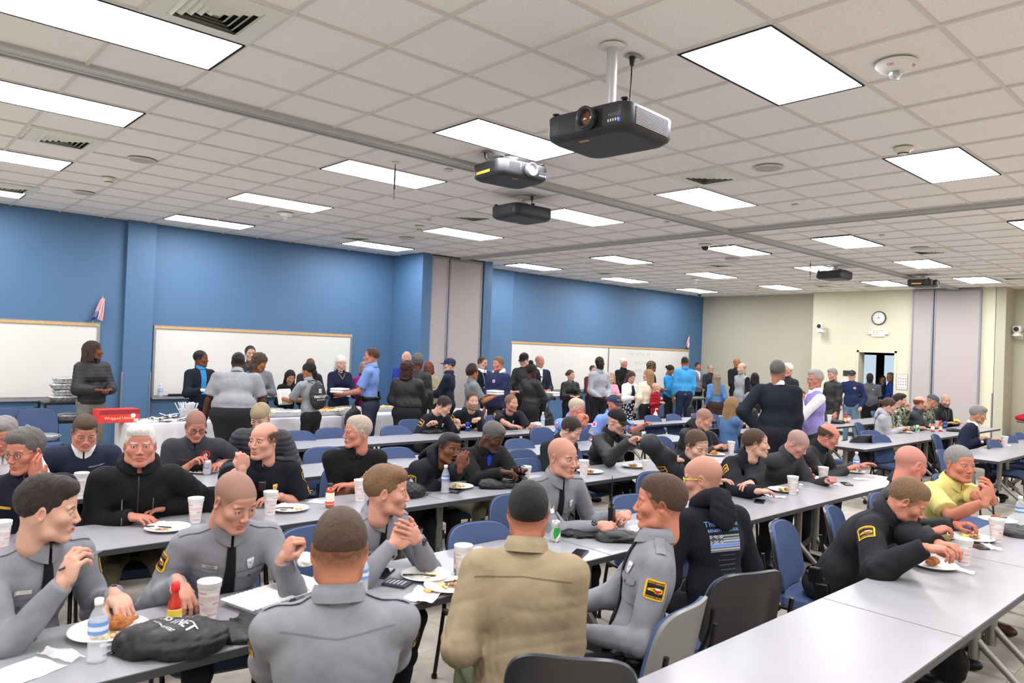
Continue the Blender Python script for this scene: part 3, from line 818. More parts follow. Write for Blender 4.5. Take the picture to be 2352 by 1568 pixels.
def zipper(p, m=None, top_=-.02, bottom=-.25, u=0., w_=.004):
    O, U, V, N = frame_chest(p); top = float(np.dot(p.nb-O, V)); return strip(p, 'zipper', [(u, top+top_, w_), (u, top-.15, w_), (u, bottom, w_)], m or mat('zip', '#3a3a3c', .4, .6), start=.2, off=.003)
def pocket(p, m, u, v, w_=.058, h=.065):
    fr = fr_front(p); 
    sg = 1 if np.dot(fr[1], p.latx) > 0 else -1
    rows = [(u-w_, u+w_, v), (u-w_, u+w_, v-.022), (u-w_*.6, u+w_*.6, v-.033), (u-.004, u+.004, v-.037)]
    wrap_poly(p, 'pocket_flap', rows, m, fr, .2, .006)
    mb = MB(); c = project(p, *fr, np.array([[u, v-.027]]), .2, .008)[0]
    wrap_poly(p, 'pocket', [(u-w_*.95, u+w_*.95, v-.005), (u-w_*.95, u+w_*.95, v-h*1.6), (u-w_*.8, u+w_*.8, v-h*1.75)], m, fr, .2, .003)
    mb.lathe([(.006, 0), (.006, .003)], 10, c=c, R=align(fr[3])); mb.build('button', mat('button_dark', '#3a3a40', .3), p.root)
def align(N):
    N = unit(N); a = unit(np.cross((0, 0, 1), N)) if abs(N[2]) < .95 else np.array([1., 0, 0]); return np.stack([a, np.cross(N, a), N], 1)
YEL = np.array(srgb('#e0b028')); BLK = np.array([.012, .012, .014])
def patrol_fn(bg=BLK, yel=YEL):
    def fn(u, v):
        C = np.tile(bg, (*u.shape, 1)); b = np.maximum(np.abs(u), np.abs(v)*1.0)
        rr = np.maximum(np.abs(u)-.80, 0)**2+np.maximum(np.abs(v)-.80, 0)**2; M = rr < .2**2
        edge = (b > .86) | (rr > .12**2)
        # outline of the state: a wedge widening to the right
        top = .16+.10*np.sin(u*3+1); bot = -.28*np.clip((u+.9)*.9, 0, 1)-.05*np.sin(u*7); 
        inside = (v < top) & (v > bot) & (np.abs(u) < .72)
        shr = (v < top-.11) & (v > bot+.11) & (np.abs(u) < .62)
        C[edge | (inside & ~shr)] = yel
        dot = ((u-.22)**2+(v+.02)**2) < .26**2
        C[dot] = np.array([.45, .01, .02]); C[dot & (v > .05)] = (.8, .8, .8)
        return C, M
    return fn
def police_fn(u, v):
    C = np.tile(BLK*1.5, (*u.shape, 1)); r = np.sqrt(u*u+(v+.05)**2)
    wd = np.where(v > -.2, .95, .95-(-.2-v)*.75); M = (np.abs(u) < wd) & (v > -.98) & (v < .98-.25*u*u)
    edge = (np.abs(u) > wd-.14) | (v < -.86) | (v > .84-.25*u*u); C[edge] = YEL
    C[(r < .50)] = (.10, .16, .65); C[(r < .42)] = (.55, .68, .75); C[(r < .32) & (v < -.02)] = (.12, .45, .20)
    return C, M
def shield_fn(col=(.62, .40, .10), col2=(.9, .7, .3)):
    def fn(u, v):
        wd = .95-.5*np.clip(-v-.1, 0, 1)-.25*np.clip(v-.6, 0, 1); M = np.abs(u) < wd
        C = np.tile(np.array(col), (*u.shape, 1)); r = np.sqrt(u*u+v*v); C[(r < .42)] = col2; C[r < .3] = np.array(col)*.6; C[(np.abs(v-.62) < .12)] = col2
        return C, M
    return fn
def round_fn(c1, c2, c3=None):
    def fn(u, v):
        r = np.sqrt(u*u+v*v); C = np.tile(np.array(c1, float), (*u.shape, 1)); C[r < .68] = c2
        if c3 is not None: C[(r < .45) & (np.abs(np.sin(7*u+3*v)) > .5)] = c3
        return C, r < 1
    return fn
def patch_patrol(p, sd, t=.30, size=.085, tilt=0., text=True):
    fr = fr_arm(p, sd, t, tilt); o = wrap_img(p, 'shoulder_patch', size, size*.92, patrol_fn(), fr, 34, 34)
    o['label'] = 'black and yellow patrol shoulder patch'
    if text:
        y = mat('thread_yellow', '#e0b028', .8)
        wrap_text(p, 'NORTH CAROLINA', size*.125, y, fr, 0, size*.31, off=.0055, parent=o, sx=.95)
        wrap_text(p, 'HIGHWAY PATROL', size*.125, y, fr, 0, -size*.33, off=.0055, parent=o, sx=.95)
    return o
def patch_police(p, sd, t=.28, size=.09, tilt=0., word='POLICE'):
    fr = fr_arm(p, sd, t, tilt); o = wrap_img(p, 'shoulder_patch', size, size*1.15, police_fn, fr, 32, 36); o['label'] = 'police shoulder patch with yellow border'
    wrap_text(p, word, size*.20, mat('thread_yellow', '#e0b028', .8), fr, 0, size*.36, off=.0055, parent=o)
    return o
def chevrons(p, sd, t=.62, size=.07, n=3):
    fr = fr_arm(p, sd, t)
    def fn(u, v):
        q = v+np.abs(u)*.5; M = (np.mod(q*1.5+.2, 1) < .6) & (q < .95) & (q > -.95); return np.tile(YEL, (*u.shape, 1)), M
    wrap_img(p, 'rank_chevrons', size, size, fn, fr, 26, 26)
def badge(p, u=-.085, v=.02, size=(.036, .05), silver=False):
    fr = fr_front(p); sg = 1 if np.dot(fr[1], p.latx) > 0 else -1
    fr = (fr[0]+p.latx*u+p.ax2*v, fr[1], fr[2], fr[3])
    col = ((.45, .45, .47), (.8, .8, .82)) if silver else ((.62, .40, .10), (.9, .7, .3))
    return wrap_img(p, 'badge', size[0], size[1], shield_fn(*col), fr, 18, 22, off=.007, rough=.35)
def nametag(p, u=.085, v=.03, col='#d8d4ca', s='', w_=.06):
    fr = fr_front(p); fr = (fr[0]+p.latx*u+p.ax2*v, fr[1], fr[2], fr[3])
    o = wrap_poly(p, 'name_plate', [(-w_/2, w_/2, .008), (-w_/2, w_/2, -.008)], mat('plate'+col, col, .3, .6), fr, .2, .007)
    if s: wrap_text(p, s, .011, mat('ink', '#26262a', .5), fr, 0, 0, .2, .009, parent=o)
    return o
def epaulets(p, m):
    for sd in (-1, 1):
        a = p.shp[sd]*.97+p.shp[-sd]*.03; b = p.nb*.75+p.shp[sd]*.25; V = unit(b-a); N = unit(p.ax2-V*np.dot(p.ax2, V)); U = unit(np.cross(V, N)); L = float(np.linalg.norm(b-a))
        P = project(p, a, U, V, N, np.stack(np.meshgrid(np.linspace(-.021, .021, 5), np.linspace(-.01, L*.95, 8), indexing='ij'), -1), .12, .006)
        mb = MB(); mb.grid(P, flip=np.dot(np.cross(U, V), N) < 0); mb.build('epaulet', m, p.root)
def watch(p, sd, col='#15161a', face='#30343a'):
    am = p.arms[sd]; ax = unit(am['W']-am['E']); c = am['W']-ax*.012; B = np.stack([am['x'], np.cross(ax, am['x']), ax], 1); B = np.stack([unit(am['x']-ax*np.dot(am['x'], ax)), np.cross(ax, unit(am['x']-ax*np.dot(am['x'], ax))), ax], 1)
    mb = MB(); mb.lathe([(.029, -.010), (.0315, -.009), (.0315, .009), (.029, .010)], 20, c=c, R=B, cap0=False, cap1=False)
    o = mb.build('watch', mat('strap'+col, col, .5), p.root)
    mb = MB(); up = unit(am['up']-ax*np.dot(am['up'], ax)); mb.lathe([(.0001, -.004), (.020, -.004), (.021, .002), (.017, .007), (.0001, .007)], 18, c=c+up*.033, R=align(up)); mb.build('watch_face', mat('wf'+face, face, .2, .4), p.root)
def ring(p, sd):
    am = p.arms[sd]
def glasses(p, col='#2a2a2e', rim=.0013, y=.094, w_=.021, h=.016, sun=False, z0=.001):
    mb = MB(); T = lambda q: p.HR @ warp(np.array([q]), (1, 1, 1, 0))[0]+p.hc
    for s in (-1, 1):
        mb.tube([T((s*.033+w_*math.cos(t), y-.004*abs(math.cos(t)), z0+h*math.sin(t)-.002)) for t in np.linspace(0, 2*math.pi, 17)[:-1]], rim, 6, closed=True)
        mb.tube([T((s*(.033+w_), y-.004, z0+.006)), T((s*.076, .06, z0+.008)), T((s*.084, -.005, z0+.004)), T((s*.082, -.018, z0-.012))], rim*.9, 6)
    mb.tube([T((-.012, y+.002, z0+.002)), T((0, y+.006, z0+.005)), T((.012, y+.002, z0+.002))], rim, 6)
    o = mb.build('glasses', mat('specs'+col, col, .3, .3), p.root)
    if sun:
        mb = MB()
        for s in (-1, 1): mb.add([T((s*.033+w_*math.cos(t), y-.004*abs(math.cos(t)), z0+h*math.sin(t)-.002)) for t in np.linspace(0, 2*math.pi, 17)[:-1]], [list(range(16))])
        mb.build('lens', mat('sunlens', '#101014', .1), p.root)
    return o
def cap(p, col, brimcol=None, logo=None, back=False, mesh=None):
    pr = [p_ell((0, -.018, .040), (.084, .107, .088), k=.01), p_ell((0, .03, .055), (.06, .055, .05), k=.02)]
    tilt = Rx(.05)
    V, F = sdf_mesh(pr, .0045 if p.dist > 5 else .003, lambda D, X, Y, Z: np.maximum(D, .034-.03*Y-Z))
    o = link('cap', raw_mesh('cap', V @ p.HR.T+p.hc, F, cloth(col)), p.root)
    sgn = -1 if back else 1
    P = []
    for i in range(13):
        th = -1.15+2.3*i/12; row = []
        for j in range(6):
            t = j/5; r0x, r0y = .075*math.sin(th), .082*math.cos(th)+.005
            x = r0x*(1-t)+.072*math.sin(th*1.05)*t; yv = r0y+(.075*math.cos(th*.9)**1.2)*t if math.cos(th*.9) > 0 else r0y
            row.append(((x), sgn*yv, .040-.006*t-.018*t*t*0-2.2*x*x-.012*t))
        P.append(row)
    P = np.array(P); Q = np.concatenate([P, P[:, ::-1]+np.array([0, 0, -.004])], 1)
    mb = MB(); mb.grid(Q @ p.HR.T+p.hc); mb.build('cap_brim', cloth(brimcol or col), p.root)
    mb = MB(); mb.lathe([(.007, 0), (.006, .004), (.0005, .006)], 10, c=p.HR @ np.array([0, -.018, .127])+p.hc, R=p.HR); mb.build('cap_button', cloth(brimcol or col), p.root)
    if logo:
        # lettering on the front panel
        s_, c_, sz = logo; T, Fc = text_geo(s_); T = T*sz; ang = -T[:, 0]/.085; z_ = .072+T[:, 1]
        rad = .084+.022*np.clip((.105-z_)/.06, 0, 1); P = np.stack([np.sin(ang)*.09, rad*np.cos(ang)+.008, z_], 1); P[:, 0] *= .95
        if back: P[:, 1] *= -1; P[:, 0] *= -1
        link('cap_lettering', raw_mesh('cap_lettering', P @ p.HR.T+p.hc, [f[::-1] for f in Fc], mat('logo'+c_, c_, .7), smooth=False), p.root)
    return o
# ================================================================ the room
G = .61
GX0, GY0 = 2.9126*G, 6.2599*G
def gx(i): return GX0+i*G
def gy(j): return GY0+j*G
XL, XR, YN, YF = -3.4, 19.0, -5.0, 12.75
TRX, TRY = gx(12.25), gy(3.03)       # centre lines of the two partition tracks
m_blue = mat('paint_blue', '#4a6d90', .6, bump=(300, .05)); m_cream = mat('paint_cream', '#d2ceb6', .7, bump=(300, .05)); m_taupe = mat('paint_taupe', '#b7b3a0', .7, bump=(300, .05))
m_fabric = mat('partition_fabric', '#b0a8a7', .9, bump=(400, .2)); m_alu = mat('aluminium', '#9b9b9f', .4, .8); m_gtrim = mat('grey_trim', '#8e8e96', .5, .3)
m_white = mat('white_plastic', '#e6e4df', .4); m_black = mat('black_plastic', '#111113', .4); m_dkgrey = mat('dark_grey_plastic', '#2d2d30', .45)
# floor: grey-beige carpet tiles
def floor_mat():
    m = mat('floor_tiles', '#8c857c', .95, spec=.2, bump=(500, .3)); nt = m.node_tree; b = nt.nodes['Principled BSDF']
    tc = nt.nodes.new('ShaderNodeTexCoord'); br = nt.nodes.new('ShaderNodeTexBrick'); br.offset = 0
    br.inputs['Scale'].default_value = 1; br.inputs['Brick Width'].default_value = .61; br.inputs['Row Height'].default_value = .61; br.inputs['Mortar Size'].default_value = .002
    br.inputs['Color1'].default_value = (*srgb('#bdb7ac'), 1); br.inputs['Color2'].default_value = (*srgb('#a2998e'), 1); br.inputs['Mortar'].default_value = (*srgb('#877f76'), 1)
    n = nt.nodes.new('ShaderNodeTexNoise'); n.inputs['Scale'].default_value = 9; n.inputs['Detail'].default_value = 8
    mx = nt.nodes.new('ShaderNodeMix'); mx.data_type = 'RGBA'; mx.blend_type = 'OVERLAY'; mx.inputs[0].default_value = .35
    nt.links.new(tc.outputs['Object'], br.inputs['Vector']); nt.links.new(tc.outputs['Object'], n.inputs['Vector'])
    nt.links.new(br.outputs['Color'], mx.inputs[6]); nt.links.new(n.outputs['Fac'], mx.inputs[7]); nt.links.new(mx.outputs[2], b.inputs['Base Color'])
    return m
m = MB(); m.box((XL-.2, YN-.2, -.1), (XR+3.5, YF+.4, 0)); struct('floor', m, floor_mat())
# ceiling: 2 ft lay-in tiles with white grid
def ceil_mat():
    m = mat('ceiling_tiles', '#f3f0ec', .95, spec=.1); nt = m.node_tree; b = nt.nodes['Principled BSDF']
    tc = nt.nodes.new('ShaderNodeTexCoord'); n = nt.nodes.new('ShaderNodeTexNoise'); n.inputs['Scale'].default_value = 230; n.inputs['Detail'].default_value = 3
    r = nt.nodes.new('ShaderNodeValToRGB'); r.color_ramp.elements[0].position = .30; r.color_ramp.elements[1].position = .42
    r.color_ramp.elements[0].color = (*srgb('#bdb8b2'), 1); r.color_ramp.elements[1].color = (*srgb('#f5f2ee'), 1)
    nt.links.new(tc.outputs['Object'], n.inputs['Vector']); nt.links.new(n.outputs['Fac'], r.inputs[0]); nt.links.new(r.outputs[0], b.inputs['Base Color'])
    bp = nt.nodes.new('ShaderNodeBump'); bp.inputs['Strength'].default_value = .3; bp.inputs['Distance'].default_value = .004
    nt.links.new(n.outputs['Fac'], bp.inputs['Height']); nt.links.new(bp.outputs['Normal'], b.inputs['Normal'])
    return m
LCOL = [-7, -2, 3, 8, 14.25, 19.35, 24.45]           # left edge of each light column, grid cells
def lrow(i): return [-11, -7, -3, 1, 4.22, 8.28, 12.38] if i < 12 else [-11, -7, -3, 1.05, 4.05, 8.1, 12.08]
m = MB(); m.box((XL-.2, YN-.2, CEIL+.012), (XR+3.5, YF+.4, CEIL+.15)); struct('ceiling', m, ceil_mat())
m_grid = mat('ceiling_grid', '#d9d5d2', .5, .0)
m = MB(); gw = .012
js = [k for k in range(-15, 3)]+[3.25+k for k in range(0, 12)]
for j in js:
    if YN < gy(j) < YF: m.box((XL, gy(j)-gw, CEIL-.001), (XR+.9, gy(j)+gw, CEIL+.013))
is_ = [k for k in range(-9, 12)]+[12.3+k for k in range(0, 17)]
ii = [k for k in range(-9, 13)]+[13.3+k for k in range(0, 16)]
for i in ii:
    if XL < gx(i) < XR+.7: m.box((gx(i)-gw, YN, CEIL-.002), (gx(i)+gw, YF, CEIL+.012))
struct('trim_1', m, m_grid)
def track(name, horizontal):
    mb = MB()
    for (a, b, z) in ((-.085, -.028, .035), (.028, .085, .035), (-.028, .028, .012), (-.030, -.020, .045), (.020, .030, .045)):
        if horizontal: mb.box((XL, TRY+a, CEIL-z), (XR, TRY+b, CEIL+.02))
        else: mb.box((TRX+a, YN, CEIL-z+.002), (TRX+b, 11.65, CEIL+.02))
    o = mb.build(name, mat('track_grey', '#b6b7b5', .5, .0)); return o
struct_ = track('trim_2', True); struct_['kind'] = 'structure'; struct_ = track('trim_3', False); struct_['kind'] = 'structure'
m = MB(); m.box((XL, TRY-.020, CEIL-.0135), (XR, TRY+.020, CEIL-.0125)); m.box((TRX-.020, YN, CEIL-.0135), (TRX+.020, 11.65, CEIL-.0125)); struct('trim_4', m, m_dkgrey)
# walls
m = MB(); m.box((XL-.2, YF, 0), (8.30, YF+.2, CEIL+.1)); m.box((3.32, YF-.09, 0), (3.74, YF, CEIL+.1)); struct('wall_back', m, m_blue)
m = MB(); m.box((9.95, 12.62, 0), (19.36, 12.9, CEIL+.1)); m.box((10.7, 12.5, 0), (11.42, 12.62, CEIL+.1)); struct('wall_back_right', m, m_blue)
m = MB(); m.box((8.30, 11.70, 0), (8.52, 12.9, CEIL+.1)); m.box((9.86, 11.70, 0), (10.08, 12.9, CEIL+.1)); m.box((8.52, 12.0, 0), (9.86, 12.1, CEIL+.1)); struct('wall_pocket', m, m_blue)
m = MB(); m.box((XL-.2, YN, 0), (XL, YF, CEIL+.1)); struct('wall_left', m, m_taupe)
m = MB(); m.box((XL-.2, YN-.2, 0), (XR+3, YN, CEIL+.1)); struct('wall_near', m, m_taupe)
# right end wall, with door opening Y 6.94-7.81
m = MB(); m.box((19.36, 9.0, 0), (19.6, 12.9, CEIL+.1)); struct('wall_right_recess', m, m_taupe)
m = MB()
m.box((XR, 7.81, 0), (XR+.36, 9.02, CEIL+.1)); m.box((XR, 6.94, 2.14), (XR+.2, 7.81, CEIL+.1)); m.box((XR, 6.56, 0), (XR+.2, 6.94, CEIL+.1)); m.box((XR, 4.85, 0), (XR+.2, 5.12, CEIL+.1)); m.box((XR, 5.12, CEIL-.02), (XR+.2, 6.56, CEIL+.1)); struct('wall_right', m, m_cream)
m = MB(); m.box((XR, 4.66, 0), (XR+.75, 4.86, CEIL+.1)); m.box((19.70, YN, 0), (19.9, 4.70, CEIL+.1)); struct('wall_right_alcove', m, m_taupe)
# corner guards on the pilaster
m = MB()
for x in (3.32, 3.735): m.box((x-.012, YF-.098, .1), (x+.012, YF-.086, 1.28))
m.box((XR-.006, 4.86, .1), (XR+.0, 4.885, 1.30)); struct('trim_5', m, m_alu)
m = MB(); m.box((XL, YF-.012, 0), (3.32, YF, .1)); m.box((3.74, YF-.012, 0), (8.3, YF, .1)); m.box((11.42, 12.608, 0), (19.36, 12.62, .1)); m.box((3.31, YF-.102, 0), (3.75, YF-.09, .1)); struct('baseboard_back', m, m_dkgrey)
m = MB(); m.box((XR-.012, 7.86, 0), (XR, 9.0, .1)); m.box((19.348, 9.02, 0), (19.36, 12.6, .1)); m.box((XR-.012, 6.6, 0), (XR, 6.88, .1)); struct('baseboard_right', m, m_dkgrey)
# folded partitions parked in their pockets
def partition(name, p0, axis, widths, nrm, label):
    root = empty(name, p0); x = 0
    for k, w_ in enumerate(widths):
        mb = MB(); h = CEIL-.02
        def bx(a0, a1, b0, b1, z0, z1, q=None):
            (q or mb).box((a0, b0, z0), (a1, b1, z1)) if axis == 'x' else (q or mb).box((b0, -a1, z0), (b1, -a0, z1))
        bx(x+.035, x+w_-.035, -.055, .02, .06, h-.045); pan = mb.build('panel', m_fabric, root)
        fr = MB()
        for a0, a1 in ((x, x+.035), (x+w_-.035, x+w_)): bx(a0, a1, -.062, .03, .01, h, fr)
        bx(x+.035, x+w_-.035, -.062, .03, h-.045, h, fr); bx(x+.035, x+w_-.035, -.062, .03, .01, .06, fr)
        fr.build('panel_frame', m_gtrim, root); x += w_+.022
        if k == 0:
            sl = MB(); bx(x-.022, x, -.03, .0, .01, h, sl); sl.build('seal', m_black, root)
    tag(root, label, 'partition'); return root
partition('folding_partition', (8.52, 11.78, 0), 'x', [.43, .86], -1, 'grey fabric folding partition panels parked between the blue pocket walls')
partition('folding_partition', (18.99, 6.56, 0), 'y', [.46, .96], -1, 'grey fabric folding partition panels parked in the cream wall right of the door')
# door opening, frame, corridor
m = MB()
m.box((XR-.015, 6.90, 0), (XR+.22, 6.95, 2.18)); m.box((XR-.015, 7.80, 0), (XR+.22, 7.85, 2.18)); m.box((XR-.015, 6.90, 2.13), (XR+.22, 7.85, 2.18)); struct('door_1', m, m_cream)
m = MB(); m.box((XR+.92, 4.0, -.02), (XR+3.2, 4.1, 2.8)); m.box((XR+.62, 10.2, -.02), (XR+3.2, 10.3, 2.8)); m.box((XR+3.1, 4, 0), (XR+3.2, 10.3, 2.8)); m.box((XR+.92, 4, 2.75), (XR+3.2, 8.9, 2.85)); m.box((XR+.62, 8.9, 2.75), (XR+3.2, 10.3, 2.85)); struct('wall_corridor', m, mat('corridor', '#3b4048', .8))
w1 = empty('window_1', (XR+3.05, 8.45, 0)); tag(w1, kind='structure')
m = MB()
for a, b in ((-.75, -.68), (-.12, .10), (.48, .72)): m.box((-.03, a, 0), (.03, b, 2.2))
m.box((-.03, -.75, 2.1), (.03, .75, 2.2)); m.box((-.03, -.75, 0), (.03, .75, .25)); m.build('window_frame', mat('dark_frame', '#1c2024', .4), w1)
m = MB(); m.box((-.005, -.7, .2), (.005, .7, 2.12)); m.build('window_glass', mat('window_daylight', '#cfe0ee', .1, emit=('#cfe4f4', .9)), w1)
dl = empty('door_leaf', (XR+.22, 6.96, 0)); m = MB(); R = Rz(math.radians(-12)); m.box((0, 0, .01), (.85, .045, 2.1), R=R); m.build('leaf', mat('door_dark', '#23262c', .4), dl); m = MB(); m.box((.0, .046, 2.0), (.28, .09, 2.05), R=R); m.box((.02, .05, 2.02), (.3, .06, 2.06), R=R); m.build('door_closer', m_alu, dl); m = MB(); m.box((.2, .046, .9), (.65, .052, 1.9), R=R); m.build('glass_panel', mat('door_glass', '#9fb4bd', .15), dl)
tag(dl, 'dark door leaf with glass panel swung open into the corridor', 'door')
# ---------------------------------------------------------------- ceiling lights
m_emit = mat('light_diffuser', '#ffffff', .6, emit=('#fbfaff', LIGHT_STRENGTH)); m_lframe = mat('light_frame', '#c9c9c9', .4, .2); m_ldark = mat('light_gap', '#151517', .8)
def light_parts(root):
    L, W_ = 2*G-.03, G-.03
    mb = MB()
    for a, b in (((-L/2-.006, -W_/2-.006), (L/2+.006, -W_/2+.006)), ((-L/2-.012, W_/2-.006), (L/2+.012, W_/2+.012)), ((-L/2-.012, -W_/2), (-L/2+.006, W_/2)), ((L/2-.006, -W_/2), (L/2+.012, W_/2))): mb.box((*a, -.006), (*b, .012))
    fr = mb.build('frame', m_ldark, root)
    mb = MB(); n = 4; Wp = W_-.012; Lp = L-.012
    mb.add([(-Lp/2, -Wp/2, -.004), (Lp/2, -Wp/2, -.004), (Lp/2, Wp/2, -.004), (-Lp/2, Wp/2, -.004)], [[3, 2, 1, 0]])
    mb.build('diffuser', m_emit, root)
WORDC = {-7: 'far left', -2: 'leftmost'}
k = 0; first = None
for ci, i in enumerate(LCOL):
    for rj, j in enumerate(lrow(i)):
        x, y = gx(i)+G, gy(j)+G/2
        if y > YF-.3 or x > 19.2 or y < YN: continue
        if i == 24.45 and j < -4: continue
        if first is None: first = empty('ceiling_light', (x, y, CEIL)); light_parts(first); o = first
        else: o = copy_tree(first); o.location = (x, y, CEIL)
        colw = ['in the unseen left column', 'in the column over the left side', 'in the column over the left projectors', 'in the column before the cross track', 'in the column just past the cross track', 'in the fifth column from the left', 'in the column nearest the cream end wall'][ci]
        roww = ['in the third row behind the camera side', 'in the second row behind the camera side', 'in the nearest row', 'in the second row', 'just past the long ceiling track', 'in the second row from the blue wall', 'in the row beside the blue wall'][rj]
        tag(o, 'panel light '+colw.replace('in the ', '', 1)+', '+roww, 'ceiling light', 'recessed ceiling panel lights')
# ---------------------------------------------------------------- ceiling fittings
m_vent = mat('vent_metal', '#e2e5da', .5, .1)
def vent_parts(root):
    mb = MB(); 
    h = G/2-.012; mb.box((-h, -h, -.004), (-.2, h, .01)); mb.box((.2, -h, -.004), (h, h, .01)); mb.box((-.2, -h, -.004), (.2, -.2, .01)); mb.box((-.2, .2, -.004), (.2, h, .01)); mb.build('plate', m_vent, root)
    mb = MB()
    for q in range(5):
        a = .20-.039*q; b = a-.027; z0, z1 = .004, -.016
        for s1 in range(4):
            R = Rz(s1*math.pi/2); mb.add(np.array([(-a, -a, z0), (a, -a, z0), (b, -b, z1+.0), (-b, -b, z1+.0)]) @ R.T, [[0, 1, 2, 3]]); mb.add(np.array([(-a, -a, z0+.003), (a, -a, z0+.003), (b, -b, z1+.003), (-b, -b, z1+.003)]) @ R.T, [[3, 2, 1, 0]])
    mb.box((-.03, -.03, -.006), (.03, .03, -.002)); mb.build('louvre', m_vent, root)
    mb = MB(); mb.box((-.25, -.25, .011), (.25, .25, .0119)); mb.build('duct', m_black, root)
V_ = [(-.5, .5), (-.45, 6.75), (-.4, 12.1), (7.5, .5), (7.5, 6.6), (7.6, 11.85), (17.7, 6.6), (17.75, 11.4), (17.75, .55), (25.1, .4), (25.2, 11.7), (25.2, 6.7)]
VN = ['largest air vent, above the left foreground beside the long light', 'air vent on the left past the ceiling track', 'air vent at the far left beside the blue wall', 'air vent between the ceiling speaker and the middle light', 'air vent beside the third hanging projector', 'air vent close to the blue wall above the whiteboard gap', 'air vent past the cross track below the dome camera', 'air vent near the blue wall above the right whiteboard', 'air vent at right beside the small round speaker', 'small air vent at the far right above the alcove', 'air vent in the far corner by the blue wall', 'air vent above the cream wall before the door']
vfirst = None
for (i, j), lb in zip(V_, VN):
    x, y = gx(i), gy(j)
    if vfirst is None: vfirst = empty('ceiling_vent', (x, y, CEIL-.003)); vent_parts(vfirst); o = vfirst
    else: o = copy_tree(vfirst); o.location = (x, y, CEIL-.003)
    tag(o, lb, 'air vent', 'ceiling air vents')
m_spk = mat('speaker_mesh', '#c9c1b9', .8, bump=(900, .5))
for n_, (x, y) in enumerate([(326, 367), (193, 443), (1765, 385), (934, 547), (1682, 595), (2113, 570), (2000, 658)]):
    P = at(x, y, CEIL); r = empty('ceiling_speaker', (P[0], P[1], CEIL-.003))
    mb = MB(); mb.lathe([(.135, .002), (.135, -.006), (.125, -.009), (.118, -.006)], 28, cap0=False, cap1=False); mb.build('rim', m_grid, r); mb = MB(); mb.lathe([(.119, -.006), (.0001, -.007)], 28, cap0=False, cap1=False); mb.build('grille', m_spk, r)
    tag(r, 'round ceiling speaker '+['left of the small air vent at upper left', 'second speaker from the left wall end', 'right of the vent in the middle of the ceiling', 'between the blue wall and the second projector', 'past the dome camera near the cross track', 'at the right beyond the cross track', 'near the cream wall before the far projector'][n_], 'speaker', 'round ceiling speakers')
def smoke(px, lb, kind=0):
    P = at(*px, CEIL); r = empty('smoke_detector' if kind < 2 else 'strobe_alarm', (P[0], P[1], CEIL-.002)); mw = mat('detector_cream', '#e0dccb', .45)
    if kind == 0:
        mb = MB(); mb.lathe([(.075, 0), (.075, -.012), (.055, -.022)], 24, cap0=False); mb.build('base', mw, r); mb = MB(); mb.lathe([(.058, -.018), (.052, -.036), (.03, -.05), (.0001, -.053)], 24, cap0=False, cap1=False); mb.build('sensor_dome', mw, r); mb = MB(); mb.lathe([(.046, -.0405), (.034, -.0475)], 24, cap0=False, cap1=False); mb.build('slot', m_dkgrey, r)
    else:
        mb = MB(); mb.lathe([(.115, 0), (.113, -.015), (.09, -.04), (.05, -.052), (.0001, -.053)], 28, cap0=False, cap1=False); b = mb.build('base', m_white, r); mb = MB(); mb.lathe([(.036, -.052), (.036, -.075), (.022, -.092), (.0001, -.094)], 16, cap0=False, cap1=False); mb.build('strobe_lens', mat('strobe', '#d8dade', .1, trans=.6), r)
        mr = mat('alarm_red', '#c33a34', .6)
        for a in (0, math.pi/2, math.pi, -math.pi/2):
            T, F = text_geo('FIRE'); c_ = -YAW+math.pi+a; n = np.array([math.cos(c_+.8), math.sin(c_+.8), 0]); u = np.array([-n[1], n[0], 0]); u = u; vv = unit(np.array([-n[0]*.5, -n[1]*.5, -.9]))
            vv = unit(np.array([0, 0, 1])*.75+n*.65); pts = n*.0925+np.array([0, 0, -.030])+T[:, :1]*.022*u+T[:, 1:]*.022*vv+unit(np.cross(u, vv))*.006
            link('lettering', raw_mesh('lettering', pts, F, mr, smooth=False), r)
    tag(r, lb, 'smoke detector' if kind == 0 else 'fire alarm'); return r
smoke((250, 409), 'cream smoke detector on the ceiling at left between two speakers'); smoke((2075, 340), 'cream smoke detector above the square light at right'); smoke((963, 520), 'small smoke detector in the middle distance beside a panel light'); smoke((1495, 610), 'small smoke detector past the cross track over the whiteboard'); smoke((1740, 663), 'tiny smoke detector near the far corner of the ceiling')
smoke((2058, 145), 'white round fire alarm with strobe, nearest, right of the big light', 2); smoke((655, 490), 'white round fire alarm with strobe at left beyond the long light', 2); smoke((1597, 640), 'small fire alarm with strobe in the far distance', 2)
for n_, (x, y) in enumerate([(1030, 391), (1532, 511), (1827, 471), (985, 505), (612, 498), (2212, 605), (1925, 583), (2025, 541)]):
    P = at(x, y, CEIL); mb = MB(); mb.lathe([(.045, 0), (.045, -.004), (.03, -.012), (.0001, -.013)], 18, cap0=False, cap1=False); o = mb.build('sprinkler_cap', m_grid, loc=(P[0], P[1], CEIL-.001)); tag(o, 'round white sprinkler cover flush on the ceiling tiles', 'sprinkler', 'sprinkler covers in the ceiling')
def dome(px, lb):
    P = at(*px, CEIL); r = empty('dome_camera', (P[0], P[1], CEIL-.002)); mb = MB(); mb.lathe([(.105, 0), (.105, -.012), (.08, -.025), (.065, -.03)], 24, cap0=False); mb.build('housing', m_white, r); mb = MB(); mb.lathe([(.06, -.028)]+[(.06*math.cos(a), -.03-.06*math.sin(a)) for a in np.linspace(0, 1.5, 7)], 20, cap0=False, cap1=False); mb.build('dome', mat('smoked_dome', '#17171a', .1), r); tag(r, lb, 'security camera')
dome((1620, 562), 'white dome security camera with dark bubble past the cross track'); dome((1607, 673), 'tiny dark dome camera in the far ceiling corner by the blue wall')
